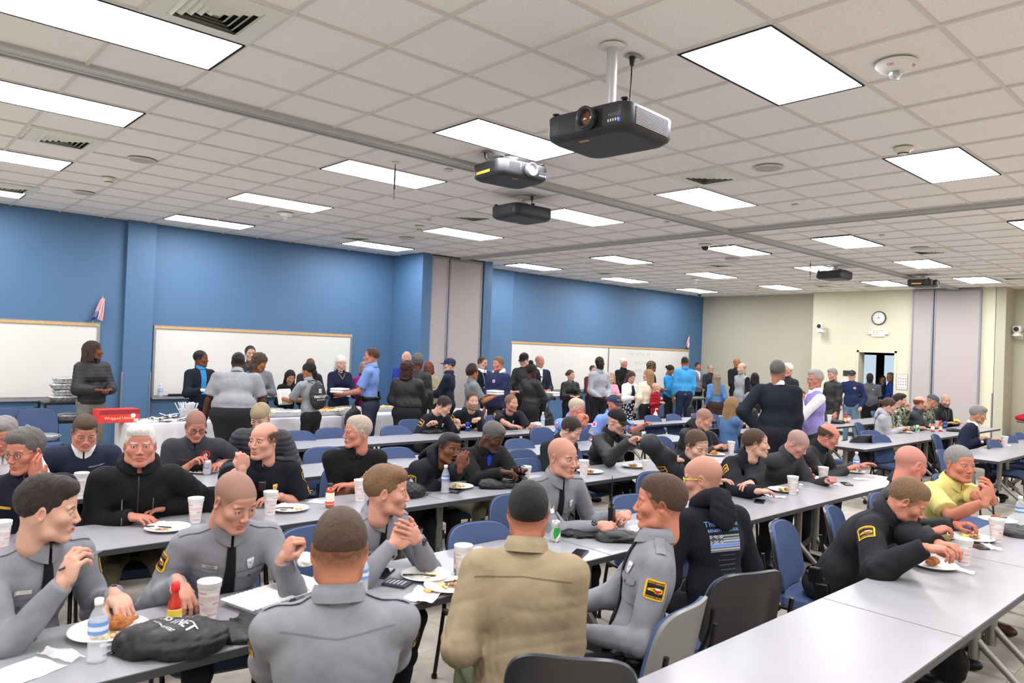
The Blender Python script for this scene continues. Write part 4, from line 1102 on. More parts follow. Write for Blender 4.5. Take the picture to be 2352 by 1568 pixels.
# hanging microphone rods
for px, ln, lb in (((908, 374), .36, 'thin black hanging microphone over the long light left of the projectors'), ((1862, 598), .36, 'thin black hanging microphone left of the far black projector')):
    P = at(*px, CEIL); r = empty('hanging_microphone', (P[0], P[1], CEIL-.002)); mb = MB(); mb.lathe([(.04, 0), (.04, -.004), (.008, -.01)], 16, cap0=False); mb.build('ceiling_plate', m_white, r); mb = MB(); mb.tube([(0, 0, -.01), (0, 0, -ln*.15)], .004, 6); mb.tube([(0, 0, -ln*.15), (0, 0, -ln*.72)], .009, 8); mb.tube([(0, 0, -ln*.72), (0, 0, -ln)], .0035, 6); mb.build('rod', m_black, r); tag(r, lb, 'microphone')
# ---------------------------------------------------------------- projectors
def projector(px, drop, ang, label, lens=True, plate=None, bright=False, vent_side=True, sc=1.0):
    """px: where the ceiling plate sits; ang: world direction (deg, 0 = +Y, 90 = +X) the lens looks; body hangs drop below the ceiling"""
    P = at(*px, CEIL); r = empty('projector', (P[0], P[1], CEIL-.001), -math.radians(ang)); W_, Dp, Hh = .52*sc, .44*sc, .135*sc; zt = -drop; z0 = zt-Hh
    mpb = mat('projector_shell', '#232326', .5, bump=(600, .1)); mwh = mat('mount_white', '#dededf', .4, .1)
    mb = MB(); mb.lathe([(.075, 0), (.075, -.006), (.04, -.014)], 24, cap0=False); mb.build('ceiling_plate', mwh, r)
    mb = MB(); mb.tube([(0, 0, -.01), (0, 0, zt+.05)], .032, 18); mb.build('drop_pole', mat('pole_silver', '#c9c9cd', .35, .3), r)
    mb = MB(); mb.lathe([(.075, .012), (.088, .03), (.07, .055), (.035, .07)], 16, c=(0, 0, zt), cap0=True); mb.box((-.12, -.03, zt+.002), (.12, .03, zt+.02)); mb.box((-.16, -.10, zt+.0), (-.12, .12, zt+.012)); mb.box((.12, -.10, zt), (.16, .12, zt+.012)); mb.box((-.06, -.12, zt+.002), (-.03, .12, zt+.022), bev=.002)
    for a in ((-.14, -.09), (-.14, .11), (.14, -.09), (.14, .11)): mb.lathe([(.011, -.004), (.011, .02)], 10, c=(a[0], a[1], zt))
    mb.build('bracket', mwh, r)
    # shell: rounded plan, taper below
    def ring_(w_, d_, z, rad=.075):
        q = []; 
        for cx, cy, a0 in ((w_/2-rad, d_/2-rad, 0), (-w_/2+rad, d_/2-rad, 90), (-w_/2+rad, -d_/2+rad, 180), (w_/2-rad, -d_/2+rad, 270)):
            for t in range(7): a = math.radians(a0+t*15); q.append((cx+rad*math.cos(a), cy+rad*math.sin(a), z))
        return q
    rr = [ring_(W_*.98, Dp*.98, zt), ring_(W_, Dp, zt-.008), ring_(W_, Dp, zt-Hh*.72), ring_(W_*.97, Dp*.97, zt-Hh*.86), ring_(W_*.88, Dp*.86, z0+.002), ring_(W_*.82, Dp*.80, z0)]
    mb = MB(); n = 28; V = np.array(rr).reshape(-1, 3); Fc = [[i*n+(k+1) % n, i*n+k, (i+1)*n+k, (i+1)*n+(k+1) % n] for i in range(5) for k in range(n)]; mb.add(V, Fc, True); mb.add(V[:n], [list(range(n))]); mb.add(V[-n:], [list(range(n))[::-1]]); mb.build('body', mpb, r)
    # grilles on the front right and on the sides
    gm = mat('grille_light', '#8c8c90', .5, .3)
    mb = MB()
    for q in range(11):
        z = zt-.020-q*Hh*.055; mb.box((.06, Dp/2-.001, z-.0022), (.18, Dp/2+.002, z+.0022))
    mb.build('front_grille', m_black, r)
    for s_ in (-1, 1):
        mb = MB(); mb.box((s_*(W_/2-.001), -Dp/2+.085, zt-Hh*.70), (s_*(W_/2+.0015), Dp/2-.085, zt-.016)); b_ = mb.build('side_vent', m_black, r)
        mb = MB()
        for q in range(13): z = zt-.020-q*Hh*.050; mb.box((s_*(W_/2+.001), -Dp/2+.085, z-.0014), (s_*(W_/2+.004), Dp/2-.085, z+.0014))
        mb.build('slat', gm if vent_side else m_dkgrey, b_)
    for cx, cy in ((W_/2-.05, Dp/2-.05), (-W_/2+.05, Dp/2-.05), (0, -Dp/2+.05)):
        mb = MB(); mb.lathe([(.014, 0), (.014, .02), (.022, .022), (.022, .028), (.012, .031)], 12, c=(cx, cy, zt-.002)); mb.build('foot', m_black, r)
    if lens:
        lx = -.04*sc; lz = zt-Hh*.45
        mb = MB(); mb.box((lx-.085, Dp/2-.002, zt-Hh*.80), (lx+.085, Dp/2+.0015, zt-.006)); mb.build('lens_recess', m_black, r)
        mb = MB(); mb.lathe([(.058, 0), (.058, .04), (.062, .045), (.062, .085), (.054, .088), (.040, .070), (.036, .06)], 28, c=(lx, Dp/2-.03, lz), R=Rx(-math.pi/2), cap0=False, cap1=False); mb.build('lens_barrel', mat('lens_barrel_'+('b' if bright else 'd'), '#6a6a6e' if bright else '#242427', .35, .4 if bright else .1), r)
        mb = MB(); mb.lathe([(.040, 0), (.030, .006), (.0001, .009)], 24, c=(lx, Dp/2+.028, lz), R=Rx(-math.pi/2), cap0=False, cap1=False); mb.build('lens_glass', mat('lens_lit', '#efe6ff', .05, emit=('#e8dcff', 3)) if bright else mat('lens_amber', '#5a2c14', .05, coat=1), r)
        x_ = -.19*sc if True else 0
        flat_text('lettering', 'EPSON', .026*sc, mat('logo_grey', '#8b8b90', .4, .5), r, (-.185*sc, Dp/2, zt-Hh*.42), (-1, 0, 0), (0, 0, 1), off=.0015) if False else None
        # the shell hangs upside down, so its name reads inverted
        flat_text('lettering', 'EPSON', .024*sc, mat('logo_grey2', '#b9b9bd' if bright else '#77777c', .4, .3), r, (.19*sc*(-1 if False else 1)*-1, Dp/2, zt-Hh*.45), (1, 0, 0), (0, 0, -1), N=(0, 1, 0), off=.002)
        mb = MB()
        for q in range(5): mb.box((-.215*sc+q*.016, Dp/2-.001, z0+.046), (-.209*sc+q*.016, Dp/2+.002, z0+.060))
        mb.build('button_marks', mat('mark_white', '#d8d8dc', .5), r)
        mb = MB(); mb.box((-.222*sc, Dp/2-.0015, z0+.038), (-.214*sc, Dp/2+.0025, z0+.056)); mb.build('status_light', mat('led_blue', '#3a50ff', .3, emit=('#2f46ff', 2.5)), r)
    mb = MB(); mb.add([(.02, Dp*.30, z0-.0006), (.09, Dp*.30, z0-.0006), (.09, Dp*.35, z0-.0006), (.02, Dp*.35, z0-.0006)], [[3, 2, 1, 0]]); mb.build('yellow_sticker', mat('sticker', '#c9a24a', .6), r)
    if plate:
        s_ = plate; mb = MB(); mb.box((s_*(W_/2+.0045), -Dp/2+.10, zt-Hh*.72), (s_*(W_/2+.0055), Dp/2-.16, zt-Hh*.55)); mb.build('yellow_label', mat('label_yellow', '#e2b230', .5), r)
    tag(r, label, 'projector'); return r
pj1 = projector((1407, 106), .43, 266, 'nearest black projector on a long silver pole, lens facing left', sc=1.12)
pj2 = projector((1173, 362), .085, 186, 'black projector with lit silver lens and yellow side label, second nearest', plate=1, bright=True, vent_side=False, sc=1.08)
pj3 = projector((1200, 452), .13, 2, 'black projector seen from behind, hanging just below the lit one', lens=False, vent_side=False, sc=1.1)
pj4 = projector((1917, 612), .10, 0, 'small far black projector hanging left of the track end', lens=False, vent_side=False, sc=1.1)
pj5 = projector((2120, 632), .10, 180, 'far black projector with yellow label in front of the grey partition', plate=1, bright=True, vent_side=False)
def outlet(px, end, lb):
    P = at(*px, CEIL); r = empty('ceiling_outlet', (P[0], P[1], CEIL-.002)); mb = MB(); mb.box((-.058, -.036, -.004), (.058, .036, 0)); mb.build('cover_plate', mat('steel_plate', '#b3ada0', .4, .5), r); mb = MB(); mb.lathe([(.02, -.008), (.02, -.003)], 16, c=(.026, 0, 0)); mb.build('socket', m_white, r)
    tag(r, lb, 'outlet')
    c = MB(); a = np.array([P[0]-.02, P[1], CEIL-.006]); e = np.array(end); m1 = a*.5+e*.5+np.array([0, 0, -.01]); c.tube([a, a-(0, 0, .05)], [.019, .013], 10); pts = []
    for t in np.linspace(0, 1, 14): b = (1-t)**3*(a-(0, 0, .05))+3*(1-t)**2*t*(a-(0, 0, .30*(a[2]-e[2])/.4+.05))+3*(1-t)*t*t*(e+(0, 0, .12))+t**3*e; pts.append(b)
    c.tube(pts, .005, 6); o = c.build('power_cord', m_black); tag(o, lb.replace('steel ceiling outlet', 'black power cord from the ceiling outlet'), 'cord')
outlet((1457, 131), (pj1.location.x+.12, pj1.location.y-.03, CEIL-.43), 'steel ceiling outlet beside the nearest projector pole'); outlet((1120, 350), (pj2.location.x-.14, pj2.location.y+.02, CEIL-.085), 'steel ceiling outlet beside the lit projector'); outlet((1225, 450), (pj3.location.x+.12, pj3.location.y-.02, CEIL-.13), 'steel ceiling outlet beside the third projector')
# ---------------------------------------------------------------- wall things
m_wb = mat('whiteboard_enamel', '#d6d6d0', .25, coat=.3); m_wood = mat('board_wood_trim', '#c9a36a', .5, vary=(30, .15))
def whiteboard(x0, x1, z0, z1, y, label, split=None):
    r = empty('whiteboard', ((x0+x1)/2, y, z0)); W_ = (x1-x0)/2; h = z1-z0
    mb = MB(); mb.box((-W_+.03, -.012, .03), (W_-.03, 0, h-.06)); mb.build('board', m_wb, r)
    mb = MB(); mb.box((-W_, -.026, 0), (-W_+.035, 0, h-.05)); mb.box((W_-.035, -.026, 0), (W_, 0, h-.05)); mb.box((-W_, -.024, 0), (W_, 0, .035)); 
    mb.box((-W_, -.024, h-.06), (W_, 0, h-.052)); mb.box((-W_, -.028, h-.014), (W_, 0, h))
    if split is not None: mb.box((split-x0-W_-.02, -.018, 0), (split-x0-W_+.02, 0, h-.05))
    mb.build('frame', m_alu, r)
    mb = MB(); mb.box((-W_+.004, -.027, h-.052), (W_-.004, 0, h-.012)); mb.build('map_rail', m_wood, r)
    mb = MB(); mb.box((-W_, -.09, -.02), (W_, 0, .004)); mb.box((-W_, -.092, -.02), (W_, -.084, .018)); mb.build('marker_tray', m_gtrim, r)
    tag(r, label, 'whiteboard'); return r
whiteboard(-.5, 3.0, .86, 2.03, YF, 'whiteboard with wood rail at far left behind the woman in black jacket')
whiteboard(3.78, 7.42, .86, 2.04, YF, 'whiteboard behind the buffet servers, between pilaster and corner')
wb3 = whiteboard(11.5, 18.7, .88, 2.06, 12.62, 'long right whiteboard with faint handwriting behind the standing crowd', split=15.0)
mi = mat('marker_ink', '#b4b6b8', .6)
for t, x, z in (('Thank You!', 16.25, 1.83), ('Have a nice', 16.3, 1.62), ('lunch today', 16.3, 1.42)) if False else (): pass
mb = MB()
rs = np.random.RandomState(3)
for row, (xa, xb, z) in enumerate(((15.9, 16.9, 1.86), (16.1, 17.0, 1.62), (16.1, 16.9, 1.42))):
    x = xa
    while x < xb:
        wd = rs.uniform(.12, .26); t = np.linspace(0, 1, 12); pts = np.stack([x+wd*t, np.full(12, 12.606), z+.045*np.sin(t*rs.uniform(9, 15)+rs.uniform(0, 6))*rs.uniform(.5, 1)+.01*rs.randn(12)], 1); mb.tube(list(pts), .004, 4); x += wd+rs.uniform(.04, .09)
loc = np.array([15.1, 12.62, .88]); o = mb.build('handwriting', mi, wb3); o.location = -loc
# flags
def flag_col():
    def f(u, v): 
        C = np.where((np.floor((v+1)*.5*12.99) % 2 == 0)[..., None], np.array([.55, .03, .05]), np.array([.8, .8, .8])); can = (u < -.2) & (v > -.08); C[can] = (.03, .05, .22); C[can & (np.sin(u*60)*np.sin(v*60) > .6)] = (.7, .7, .7); return C
    return f
def flag(px, Y, label, h=.32, tilt=.12):
    P = at_y(*px, Y); r = empty('flag', P); mb = MB(); mb.tube([(0, 0, 0), (tilt, -.05, h*1.25)], .005, 6); mb.build('staff', m_wood, r); mb = MB(); mb.lathe([(.004, 0), (.009, .01), (.001, .04)], 8, c=(tilt, -.05, h*1.25)); mb.build('finial', mat('gold', '#a98a4a', .4, .6), r)
    nu, nv = 26, 40; u = np.linspace(-1, 1, nu); v = np.linspace(-1, 1, nv); U, V = np.meshgrid(u, v, indexing='ij'); C = flag_col()(V, -U)  # hangs down from the staff
    hgt = h*1.0; wd = .17; top = np.array([tilt, -.05, h*1.2])
    X = top[0]-.0+U*wd*.5*(.35+.65*(.5-.5*V))-.035*(1-V); Yy = top[1]-.012*np.sin(U*9+V*2)*(.5-.5*V+.3); Z = top[2]-hgt*.5*(1-V)-.03*np.abs(U)
    ids = np.arange(nu*nv).reshape(nu, nv); F = np.stack([ids[:-1, :-1], ids[1:, :-1], ids[1:, 1:], ids[:-1, 1:]], -1).reshape(-1, 4)
    link('flag_cloth', raw_mesh('flag_cloth', np.stack([X, Yy, Z], -1).reshape(-1, 3), F, attr_mat('embroidery', .8, .2), cols=C.reshape(-1, 3)), r); tag(r, label, 'flag')
flag((212, 742), YF-.03, 'small American flag standing on the far left whiteboard rail', .34); flag((1572, 802), 12.6, 'small American flag on the right end of the long whiteboard', .32, .14)
# clock
r = empty('wall_clock', (XR-.001, 7.34, 2.985)); mb = MB(); RR = Ry(-math.pi/2); mb.lathe([(.168, 0), (.17, .03), (.16, .04), (.148, .035)], 36, R=RR, cap1=False); mb.build('rim', m_black, r); mb = MB(); mb.lathe([(.152, .024), (.0001, .0241)], 36, R=RR, cap0=False, cap1=False); mb.build('dial', m_white, r)
for k in range(12):
    a = math.pi/6*(k+1); flat_text('numeral', str(k+1), .034, m_black, r, (-.026, -.118*math.sin(a), .118*math.cos(a)), (0, -1, 0), (0, 0, 1), N=(-1, 0, 0))
for a, l, w_ in ((math.radians(-8), .085, .0045), (math.radians(272), .125, .003)):
    mb = MB(); d = np.array([0, -math.sin(a), math.cos(a)]); q = np.array([0, -math.cos(a), -math.sin(a)]); c = np.array([-.0285, 0, 0]); mb.add([c-d*.02-q*w_, c-d*.02+q*w_, c+d*l+q*w_*.6, c+d*l-q*w_*.6], [[0, 1, 2, 3]]); mb.build('clock_hand', m_black, r)
tag(r, 'round white wall clock with black rim above the exit sign', 'clock')
r = empty('exit_sign', (XR-.001, 7.34, 2.62)); mb = MB(); mb.box((-.045, -.155, -.095), (0, .155, .095), bev=.006); mb.build('housing', mat('exit_white', '#f3ecd8', .4, emit=('#fff2d8', .25)), r)
flat_text('lettering', 'EXIT', .185, mat('exit_red', '#ff6a4a', .5, emit=('#ff5a30', 1.3)), r, (-.046, 0, 0), (0, -1, 0), (0, 0, 1), N=(-1, 0, 0), sx=.62)
for s in (-1, 1):
    mb = MB(); mb.box((-.06, s*.20-.045, -.045), (-.02, s*.20+.045, .045), bev=.01, ); mb.tube([(-.02, s*.155, 0), (-.03, s*.17, 0)], .015, 8); mb.build('emergency_lamp', mat('lamp_head', '#dcd8cc', .4), r)
    mb = MB()
    for a in (-.02, 0, .02):
        for b in (-.02, 0, .02): mb.box((-.062, s*.20+a-.006, b-.006), (-.0605, s*.20+a+.006, b+.006))
    mb.build('lamp_lens', mat('lens_white', '#ffffff', .2), r)
tag(r, 'white exit sign with red letters and two lamp heads above the door', 'exit sign')
def ptz(loc, ang, label, scale=1.45):
    r = empty('wall_camera', loc, -math.radians(ang)); r.scale = (scale,)*3
    mb = MB(); mb.box((-.05, -.005, -.10), (.05, .0, .0)); mb.box((-.04, 0, -.075), (.04, .14, -.062), bev=.003); mb.build('bracket', m_white, r); mb = MB(); mb.lathe([(.075, -.058), (.075, -.048), (.045, -.015), (.04, 0)], 24, c=(0, .14, 0)); mb.build('base', m_white, r)
    mb = MB(); mb.lathe([(.04, -.055), (.055, -.04), (.055, .04), (.04, .055)], 20, c=(0, .14, .05), R=Ry(math.pi/2)); mb.build('head', m_white, r); mb = MB(); mb.lathe([(.034, 0), (.034, .025), (.02, .027)], 20, c=(0, .185, .05), R=Rx(-math.pi/2)); mb.build('lens', m_black, r); tag(r, label, 'camera'); return r
ptz((XR-.001, 8.72, 2.70), 270, 'white pan and tilt camera on the cream wall left of the clock'); ptz((19.68, 4.55, 2.68), 270, 'white camera on a bracket in the alcove at far right')
# signs by the door
r = empty('wall_sign', (XR-.001, 6.76, 1.44)); mb = MB(); mb.box((-.008, -.125, -.19), (0, .125, .19)); mb.build('frame', mat('sign_frame', '#8b8580', .5), r); mb = MB(); mb.box((-.010, -.115, -.18), (-.008, .115, .18)); mb.build('sheet', mat('paper', '#ece8e0', .7), r)
flat_text('heading', 'WARNING', .032, mat('sign_red', '#b0443c', .6), r, (-.0105, 0, .15), (0, -1, 0), (0, 0, 1), N=(-1, 0, 0)); mb = MB()
for q in range(4):
    for k in range(3): mb.box((-.0108, -.10+q*.052, .10-k*.07), (-.0102, -.065+q*.052, .055-k*.07))
mb.build('diagram', mat('sign_grey', '#a8a4a0', .7), r); mb = MB()
for q in range(5): mb.lathe([(.012, 0), (.012, .0006)], 10, c=(-.0102, -.09+q*.045, -.14), R=Ry(-math.pi/2))
mb.build('symbol', mat('sign_red', '#b0443c', .6), r); tag(r, 'white framed notice with red heading right of the door', 'sign')
mb = MB(); mb.box((-.01, -.07, -.09), (0, .09, .05)); P = at_x(1945, 855, XR-.001); o = mb.build('room_sign', m_dkgrey, loc=P); tag(o, 'dark room number plate on the cream wall left of the door', 'sign')
mb = MB(); mb.box((-.003, -.09, -.13), (0, .11, .0)); P = at_x(1943, 872, XR-.001); o = mb.build('paper_notice', mat('paper', '#ece8e0', .7), loc=P); tag(o, 'white paper taped to the wall under the dark room plate', 'notice')
# ================================================================ tables and chairs
m_top = mat('table_laminate', '#929296', .3, spec=.5, vary=(3, .02)); m_edge = mat('table_edge', '#38383b', .5); m_legm = mat('table_leg_grey', '#84827c', .35, .6); m_under = mat('table_underside', '#5f5d58', .7)
TL, TW, TH = 1.524, .61, .74
def make_table():
    r = empty('folding_table')
    mb = MB(); mb.box((-TL/2+.004, -TW/2+.004, TH-.003), (TL/2-.004, TW/2-.004, TH)); mb.build('tabletop', m_top, r)
    mb = MB(); mb.box((-TL/2+.001, -TW/2, TH-.032), (TL/2-.001, TW/2, TH-.0031), bev=.0); mb.build('edge_band', m_edge, r)
    mb = MB(); mb.box((-.62, -.03, TH-.075), (.62, .03, TH-.033)); mb.box((-.60, -.20, TH-.05), (-.56, .20, TH-.033)); mb.box((.56, -.20, TH-.05), (.60, .20, TH-.033)); mb.build('cross_beam', m_legm, r)
    for s in (-1, 1):
        x = s*.60
        mb = MB(); mb.tube([(x, .02, .20), (x, .02, TH-.04)], .032, 14); mb.box((x-.05, -.13, TH-.055), (x+.05, .17, TH-.033)); mb.build('leg', m_legm, r)
        for t in (-1, 1):
            mb = MB(); mb.tube([(x, .02, .32), (x, .02+t*.06, .26), (x, .02+t*.27, .075)], [.022, .022, .019], 10); f = mb.build('foot', m_legm, r)
            mb = MB(); mb.lathe([(.028, -.010), (.030, 0), (.028, .010)], 14, c=(x, .02+t*.28, .032), R=Ry(math.pi/2)); mb.tube([(x, .02+t*.275, .032), (x, .02+t*.275, .08)], .008, 6); mb.build('caster', m_black, f)
    return r
TABLES = []
_tb = None
def table(x0, y0, label, group, ang=0):
    """x0,y0 = left near corner"""
    global _tb
    if _tb is None: _tb = make_table(); o = _tb
    else: o = copy_tree(_tb)
    o.location = (x0+TL/2, y0+TW/2, 0); tag(o, label, 'table', group); TABLES.append((x0, y0)); return o
ORD = ['first', 'second', 'third', 'fourth', 'fifth', 'sixth', 'seventh']
def trow(xs, y, rowname, group):
    for k, x in enumerate(xs): table(x, y, 'grey table, %s from the left %s' % (ORD[k], rowname), group)
trow([2.015, 3.539, 5.063, 6.587], .98, 'in the empty front row at lower right', 'tables of the front right row')
trow([-1.314, .21, 1.734, 3.258, 4.782, 6.306], 2.66, 'in the row where the grey shirted troopers sit', 'tables of the troopers row')
trow([-1.22, .304, 1.828, 3.352, 4.876, 6.40], 4.28, 'in the row of the white haired man', 'tables of the second row')
trow([-.30, 1.224, 2.748, 4.272, 5.796, 7.32], 5.68, 'in the row behind the white haired man', 'tables of the third row')
trow([1.4, 2.924, 4.448, 5.972, 7.496], 7.20, 'in the mostly empty row before the buffet', 'tables of the fourth row')
trow([9.52, 11.044, 12.568], 7.22, 'in the far row with the hand sanitizer', 'tables of the sanitizer row')
trow([9.95, 11.474, 12.998, 14.522], 3.96, 'in the right row where the hooded woman eats', 'tables of the hooded woman row')
trow([10.42, 11.944, 13.468], 2.58, 'in the right row where the suited man eats', 'tables of the suited man row')
trow([10.1, 11.624, 13.148, 14.672, 16.196], 5.58, 'in the right row with the sauce bottles', 'tables of the sauce bottle row')
trow([15.4, 16.924], 11.2, 'against the right whiteboard under the black bags', 'tables by the whiteboard')
# chairs
m_seat = mat('chair_fabric_blue', '#4b5b7e', .95, spec=.15, bump=(450, .45), vary=(300, .12)); m_tube = mat('chair_tube_black', '#141416', .35, .3); m_shell = mat('chair_shell', '#29292c', .35); m_shellg = mat('chair_shell_grey', '#7d7c78', .4)
def slab(P0, P1):
    """closed thin slab between two grids of equal shape"""
    mb = MB(); mb.grid(P0); mb.grid(P1, flip=True); a, b = P0.shape[:2]
    e = [(i, 0) for i in range(a)]+[(a-1, j) for j in range(1, b)]+[(i, b-1) for i in range(a-2, -1, -1)]+[(0, j) for j in range(b-2, 0, -1)]
    E0 = [P0[i, j] for i, j in e]; E1 = [P1[i, j] for i, j in e]; n = len(e); mb.add(E0+E1, [[k, n+k, n+(k+1) % n, (k+1) % n] for k in range(n)], True); return mb
def make_chair(grey=False):
    """origin on the floor under the seat centre, sitter faces +Y"""
    r = empty('stacking_chair')
    def backg(off, sc):
        u = np.linspace(-1, 1, 17); v = np.linspace(-1, 1, 13); P = np.zeros((17, 13, 3))
        for i, a in enumerate(u):
            for j, b in enumerate(v):
                k = (abs(a)**4+abs(b)**4)**.25; kk = max(abs(a), abs(b)); q = kk/k if k > 1e-6 else 1
                aa, bb = a*q, b*q; wd = .235*(1-.05*bb)*sc; x = aa*wd; z = .655+.195*bb*sc
                P[i, j] = (x, -.215-.085*((z-.46)/.39)+.055*(aa*aa)*1.0-.02+off, z)
        return P
    slab(backg(.028, .985), backg(.010, 1.0)).build('backrest', m_seat, r)
    slab(backg(.010, 1.02), backg(-.006, 1.0)).build('back_shell', m_shellg if grey else m_shell, r)
    def seatg(dz, sc):
        u = np.linspace(-1, 1, 15); P = np.zeros((15, 15, 3))
        for i, a in enumerate(u):
            for j, b in enumerate(u):
                k = (abs(a)**5+abs(b)**5)**.2; kk = max(abs(a), abs(b)); q = kk/k if k > 1e-6 else 1
                P[i, j] = (a*q*.235*sc, .0+b*q*.225*sc, .455+dz-.02*max(b, 0)**2-(.012*(1-.0) if dz > 0 and kk > .9 else 0)+(.006*(a*a) if dz > 0 else 0))
        return P
    slab(seatg(.0, .98)[:, ::-1][:, ::-1], seatg(-.045, 1.0)).build('seat', m_seat, r)
    slab(seatg(-.045, 1.0), seatg(-.062, .93)).build('seat_shell', m_black, r)
    for s in (-1, 1):
        x = s*.245
        mb = MB(); mb.tube([(x, -.30, .70), (x, -.285, .60), (x, -.22, .47), (x, -.215, .40)], .0125, 8); mb.build('back_post', m_tube, r)
        mb = MB(); mb.tube([(x, -.215, .42), (x, -.25, .22), (x*1.02, -.285, .012)], .0115, 8); mb.lathe([(.017, 0), (.017, .02)], 10, c=(x*1.02, -.285, 0)); mb.build('leg', m_tube, r)
        mb = MB(); mb.tube([(x, .12, .405), (x, .20, .38), (x*1.02, .235, .012)], .0115, 8); mb.lathe([(.017, 0), (.017, .02)], 10, c=(x*1.02, .235, 0)); mb.build('leg', m_tube, r)
        mb = MB(); mb.tube([(x, -.215, .405), (x, .14, .400)], .0125, 8); mb.build('side_rail', m_tube, r)
    mb = MB(); mb.tube([(-.245, -.20, .385), (.245, -.20, .385)], .010, 8); mb.build('stretcher', m_tube, r)
    return r
_ch = {}
def chair(x, y, face, label, group='blue stacking chairs', grey=False):
    if grey not in _ch: _ch[grey] = make_chair(grey); o = _ch[grey]
    else: o = copy_tree(_ch[grey])
    o.location = (x, y, 0); o.rotation_euler = (0, 0, -math.radians(face)); tag(o, label, 'chair', group); return o
# ================================================================ the people
T_ = TH+.045      # wrist height of a hand resting on a table
def P(key, px, face, lab, short=None, ch=True, chg=False, cho=(0, 0), cf=None, **k):
    k.setdefault('hf', None)
    p = person(key, px, face, lab, **k)
    if k.get('sit', True) and ch:
        chair(p.base[0]-.03*math.sin(p.face)+cho[0], p.base[1]-.03*math.cos(p.face)+cho[1], cf if cf is not None else face, 'blue stacking chair that '+(short or lab.split(',')[0])+' sits on', grey=chg)
    if DEBUG: print('P %-4s base %s D %.1f s %.2f lean %.2f' % (key, np.round(p.base[:2], 2), p.dist, p.s, p.lean))
    return p
import os
DEBUG = False
GREY = '#7d7e85'; NAVY = '#12151f'; BK = '#0e0e11'
def trooper(p, name='', hat=None):
    m = cloth(GREY); collar(p, cloth(GREY), h=.046, r=.067); tie(p, cloth('#0f0f12')); epaulets(p, m)
    for u in (-.085, .085): pocket(p, m, u, .01)
    nametag(p, .085, .045, s=name); badge(p, -.085, .045, silver=True)
    for sd in (-1, 1): patch_patrol(p, sd)
def police(p, m, chev=False, bd=True, nt='#d9b03a'):
    for sd in (-1, 1): patch_police(p, sd)
    if chev: chevrons(p, -1)
    if bd: badge(p, -.09, .02)
    if nt: nametag(p, .085, .03, nt)
def kit(p, m=None, c='collar', **k):
    if c == 'collar': collar(p, m, **k)
    elif c == 'jacket': collar(p, m, h=.060, r=.070, points=False, open_=.6, flare=1.4); zipper(p)
    elif c == 'crew': collar(p, m, h=.016, r=.060, points=False, open_=0.0, flare=.6)
    elif c == 'hood':
        mb_pr = []; ax = unit(p.hc-p.nb); bk = -p.fwd
        for t in np.linspace(-1, 1, 9):
            a = t*1.9; d = bk*math.cos(a)+p.latx*math.sin(a); mb_pr.append(p.nb+d*(.082+.012*math.cos(a))+ax*(.012+.03*math.cos(a)))
        pr = [p_cap(mb_pr[i], mb_pr[i+1], .026+.016*math.cos((i-4)/4*1.4), k=.02) for i in range(8)]+[p_ell(p.nb+bk*.12-p.ax2*.05, (.085, .035, .09), R=np.stack([p.latx, p.fwd, p.ax2], 1), k=.03)]
        V, F = sdf_mesh(pr, .008 if p.dist < 6 else .013, lambda D, X, Y, Z: D+.004*folds(X, Y, Z, 50., 1.)); link('hood', raw_mesh('hood', V, F, m), p.root)
def suit(p, shirt='#e8e6e2', tiec=None, lap='#171a24'):
    O, U, V, N = frame_chest(p); top = float(np.dot(p.nb-O, V))
    wrap_poly(p, 'shirt_front', [(-.045, .045, top-.02), (-.035, .035, top-.10), (-.015, .015, top-.2), (-.002, .002, top-.26)], cloth(shirt), (O, right_u(N, V), V, N), .2, .004)
    collar(p, cloth(shirt), h=.04, r=.060)
    for s in (-1, 1): strip(p, 'lapel', [(s*.062, top-.0, .018), (s*.055, top-.09, .030), (s*.022, top-.24, .010)], cloth(lap), off=.007, thick=.003)
    if tiec: strip(p, 'tie', [(0, top-.02, .012), (0, top-.22, .018)], cloth(tiec), off=.008, thick=.003)
def lanyard(p, col='#3c6ea0'):
    O, U, V, N = frame_chest(p); top = float(np.dot(p.nb-O, V)); strip(p, 'lanyard', [(-.05, top-.01, .006), (0, top-.30, .006)], mat('lany'+col, col, .6), off=.009); strip(p, 'lanyard', [(.05, top-.01, .006), (0, top-.30, .006)], mat('lany'+col, col, .6), off=.009)
    wrap_poly(p, 'id_card', [(-.028, .028, top-.30), (-.028, .028, top-.38)], mat('idcard', '#d8dade', .3), (O, right_u(N, V), V, N), .2, .011)
def logo_round(p, u=-.085, v=.02, size=.07, c=((.5, .03, .03), (.03, .03, .04), (.7, .6, .6))):
    fr = fr_front(p); fr = (fr[0]+p.latx*u+p.ax2*v, fr[1], fr[2], fr[3]); return wrap_img(p, 'chest_emblem', size, size, round_fn(*c), fr, 20, 20, off=.004)
def ptext(p, s, size, col, u=-.08, v=.03, back=False, sx=1., rot=0, off=.005):
    fr = (fr_back if back else fr_front)(p); fr = (fr[0]+p.latx*u+p.ax2*v, fr[1], fr[2], fr[3]); return wrap_text(p, s, size, mat('txt'+col, col, .7), fr, 0, 0, .2, off, sx=sx, rot=rot)
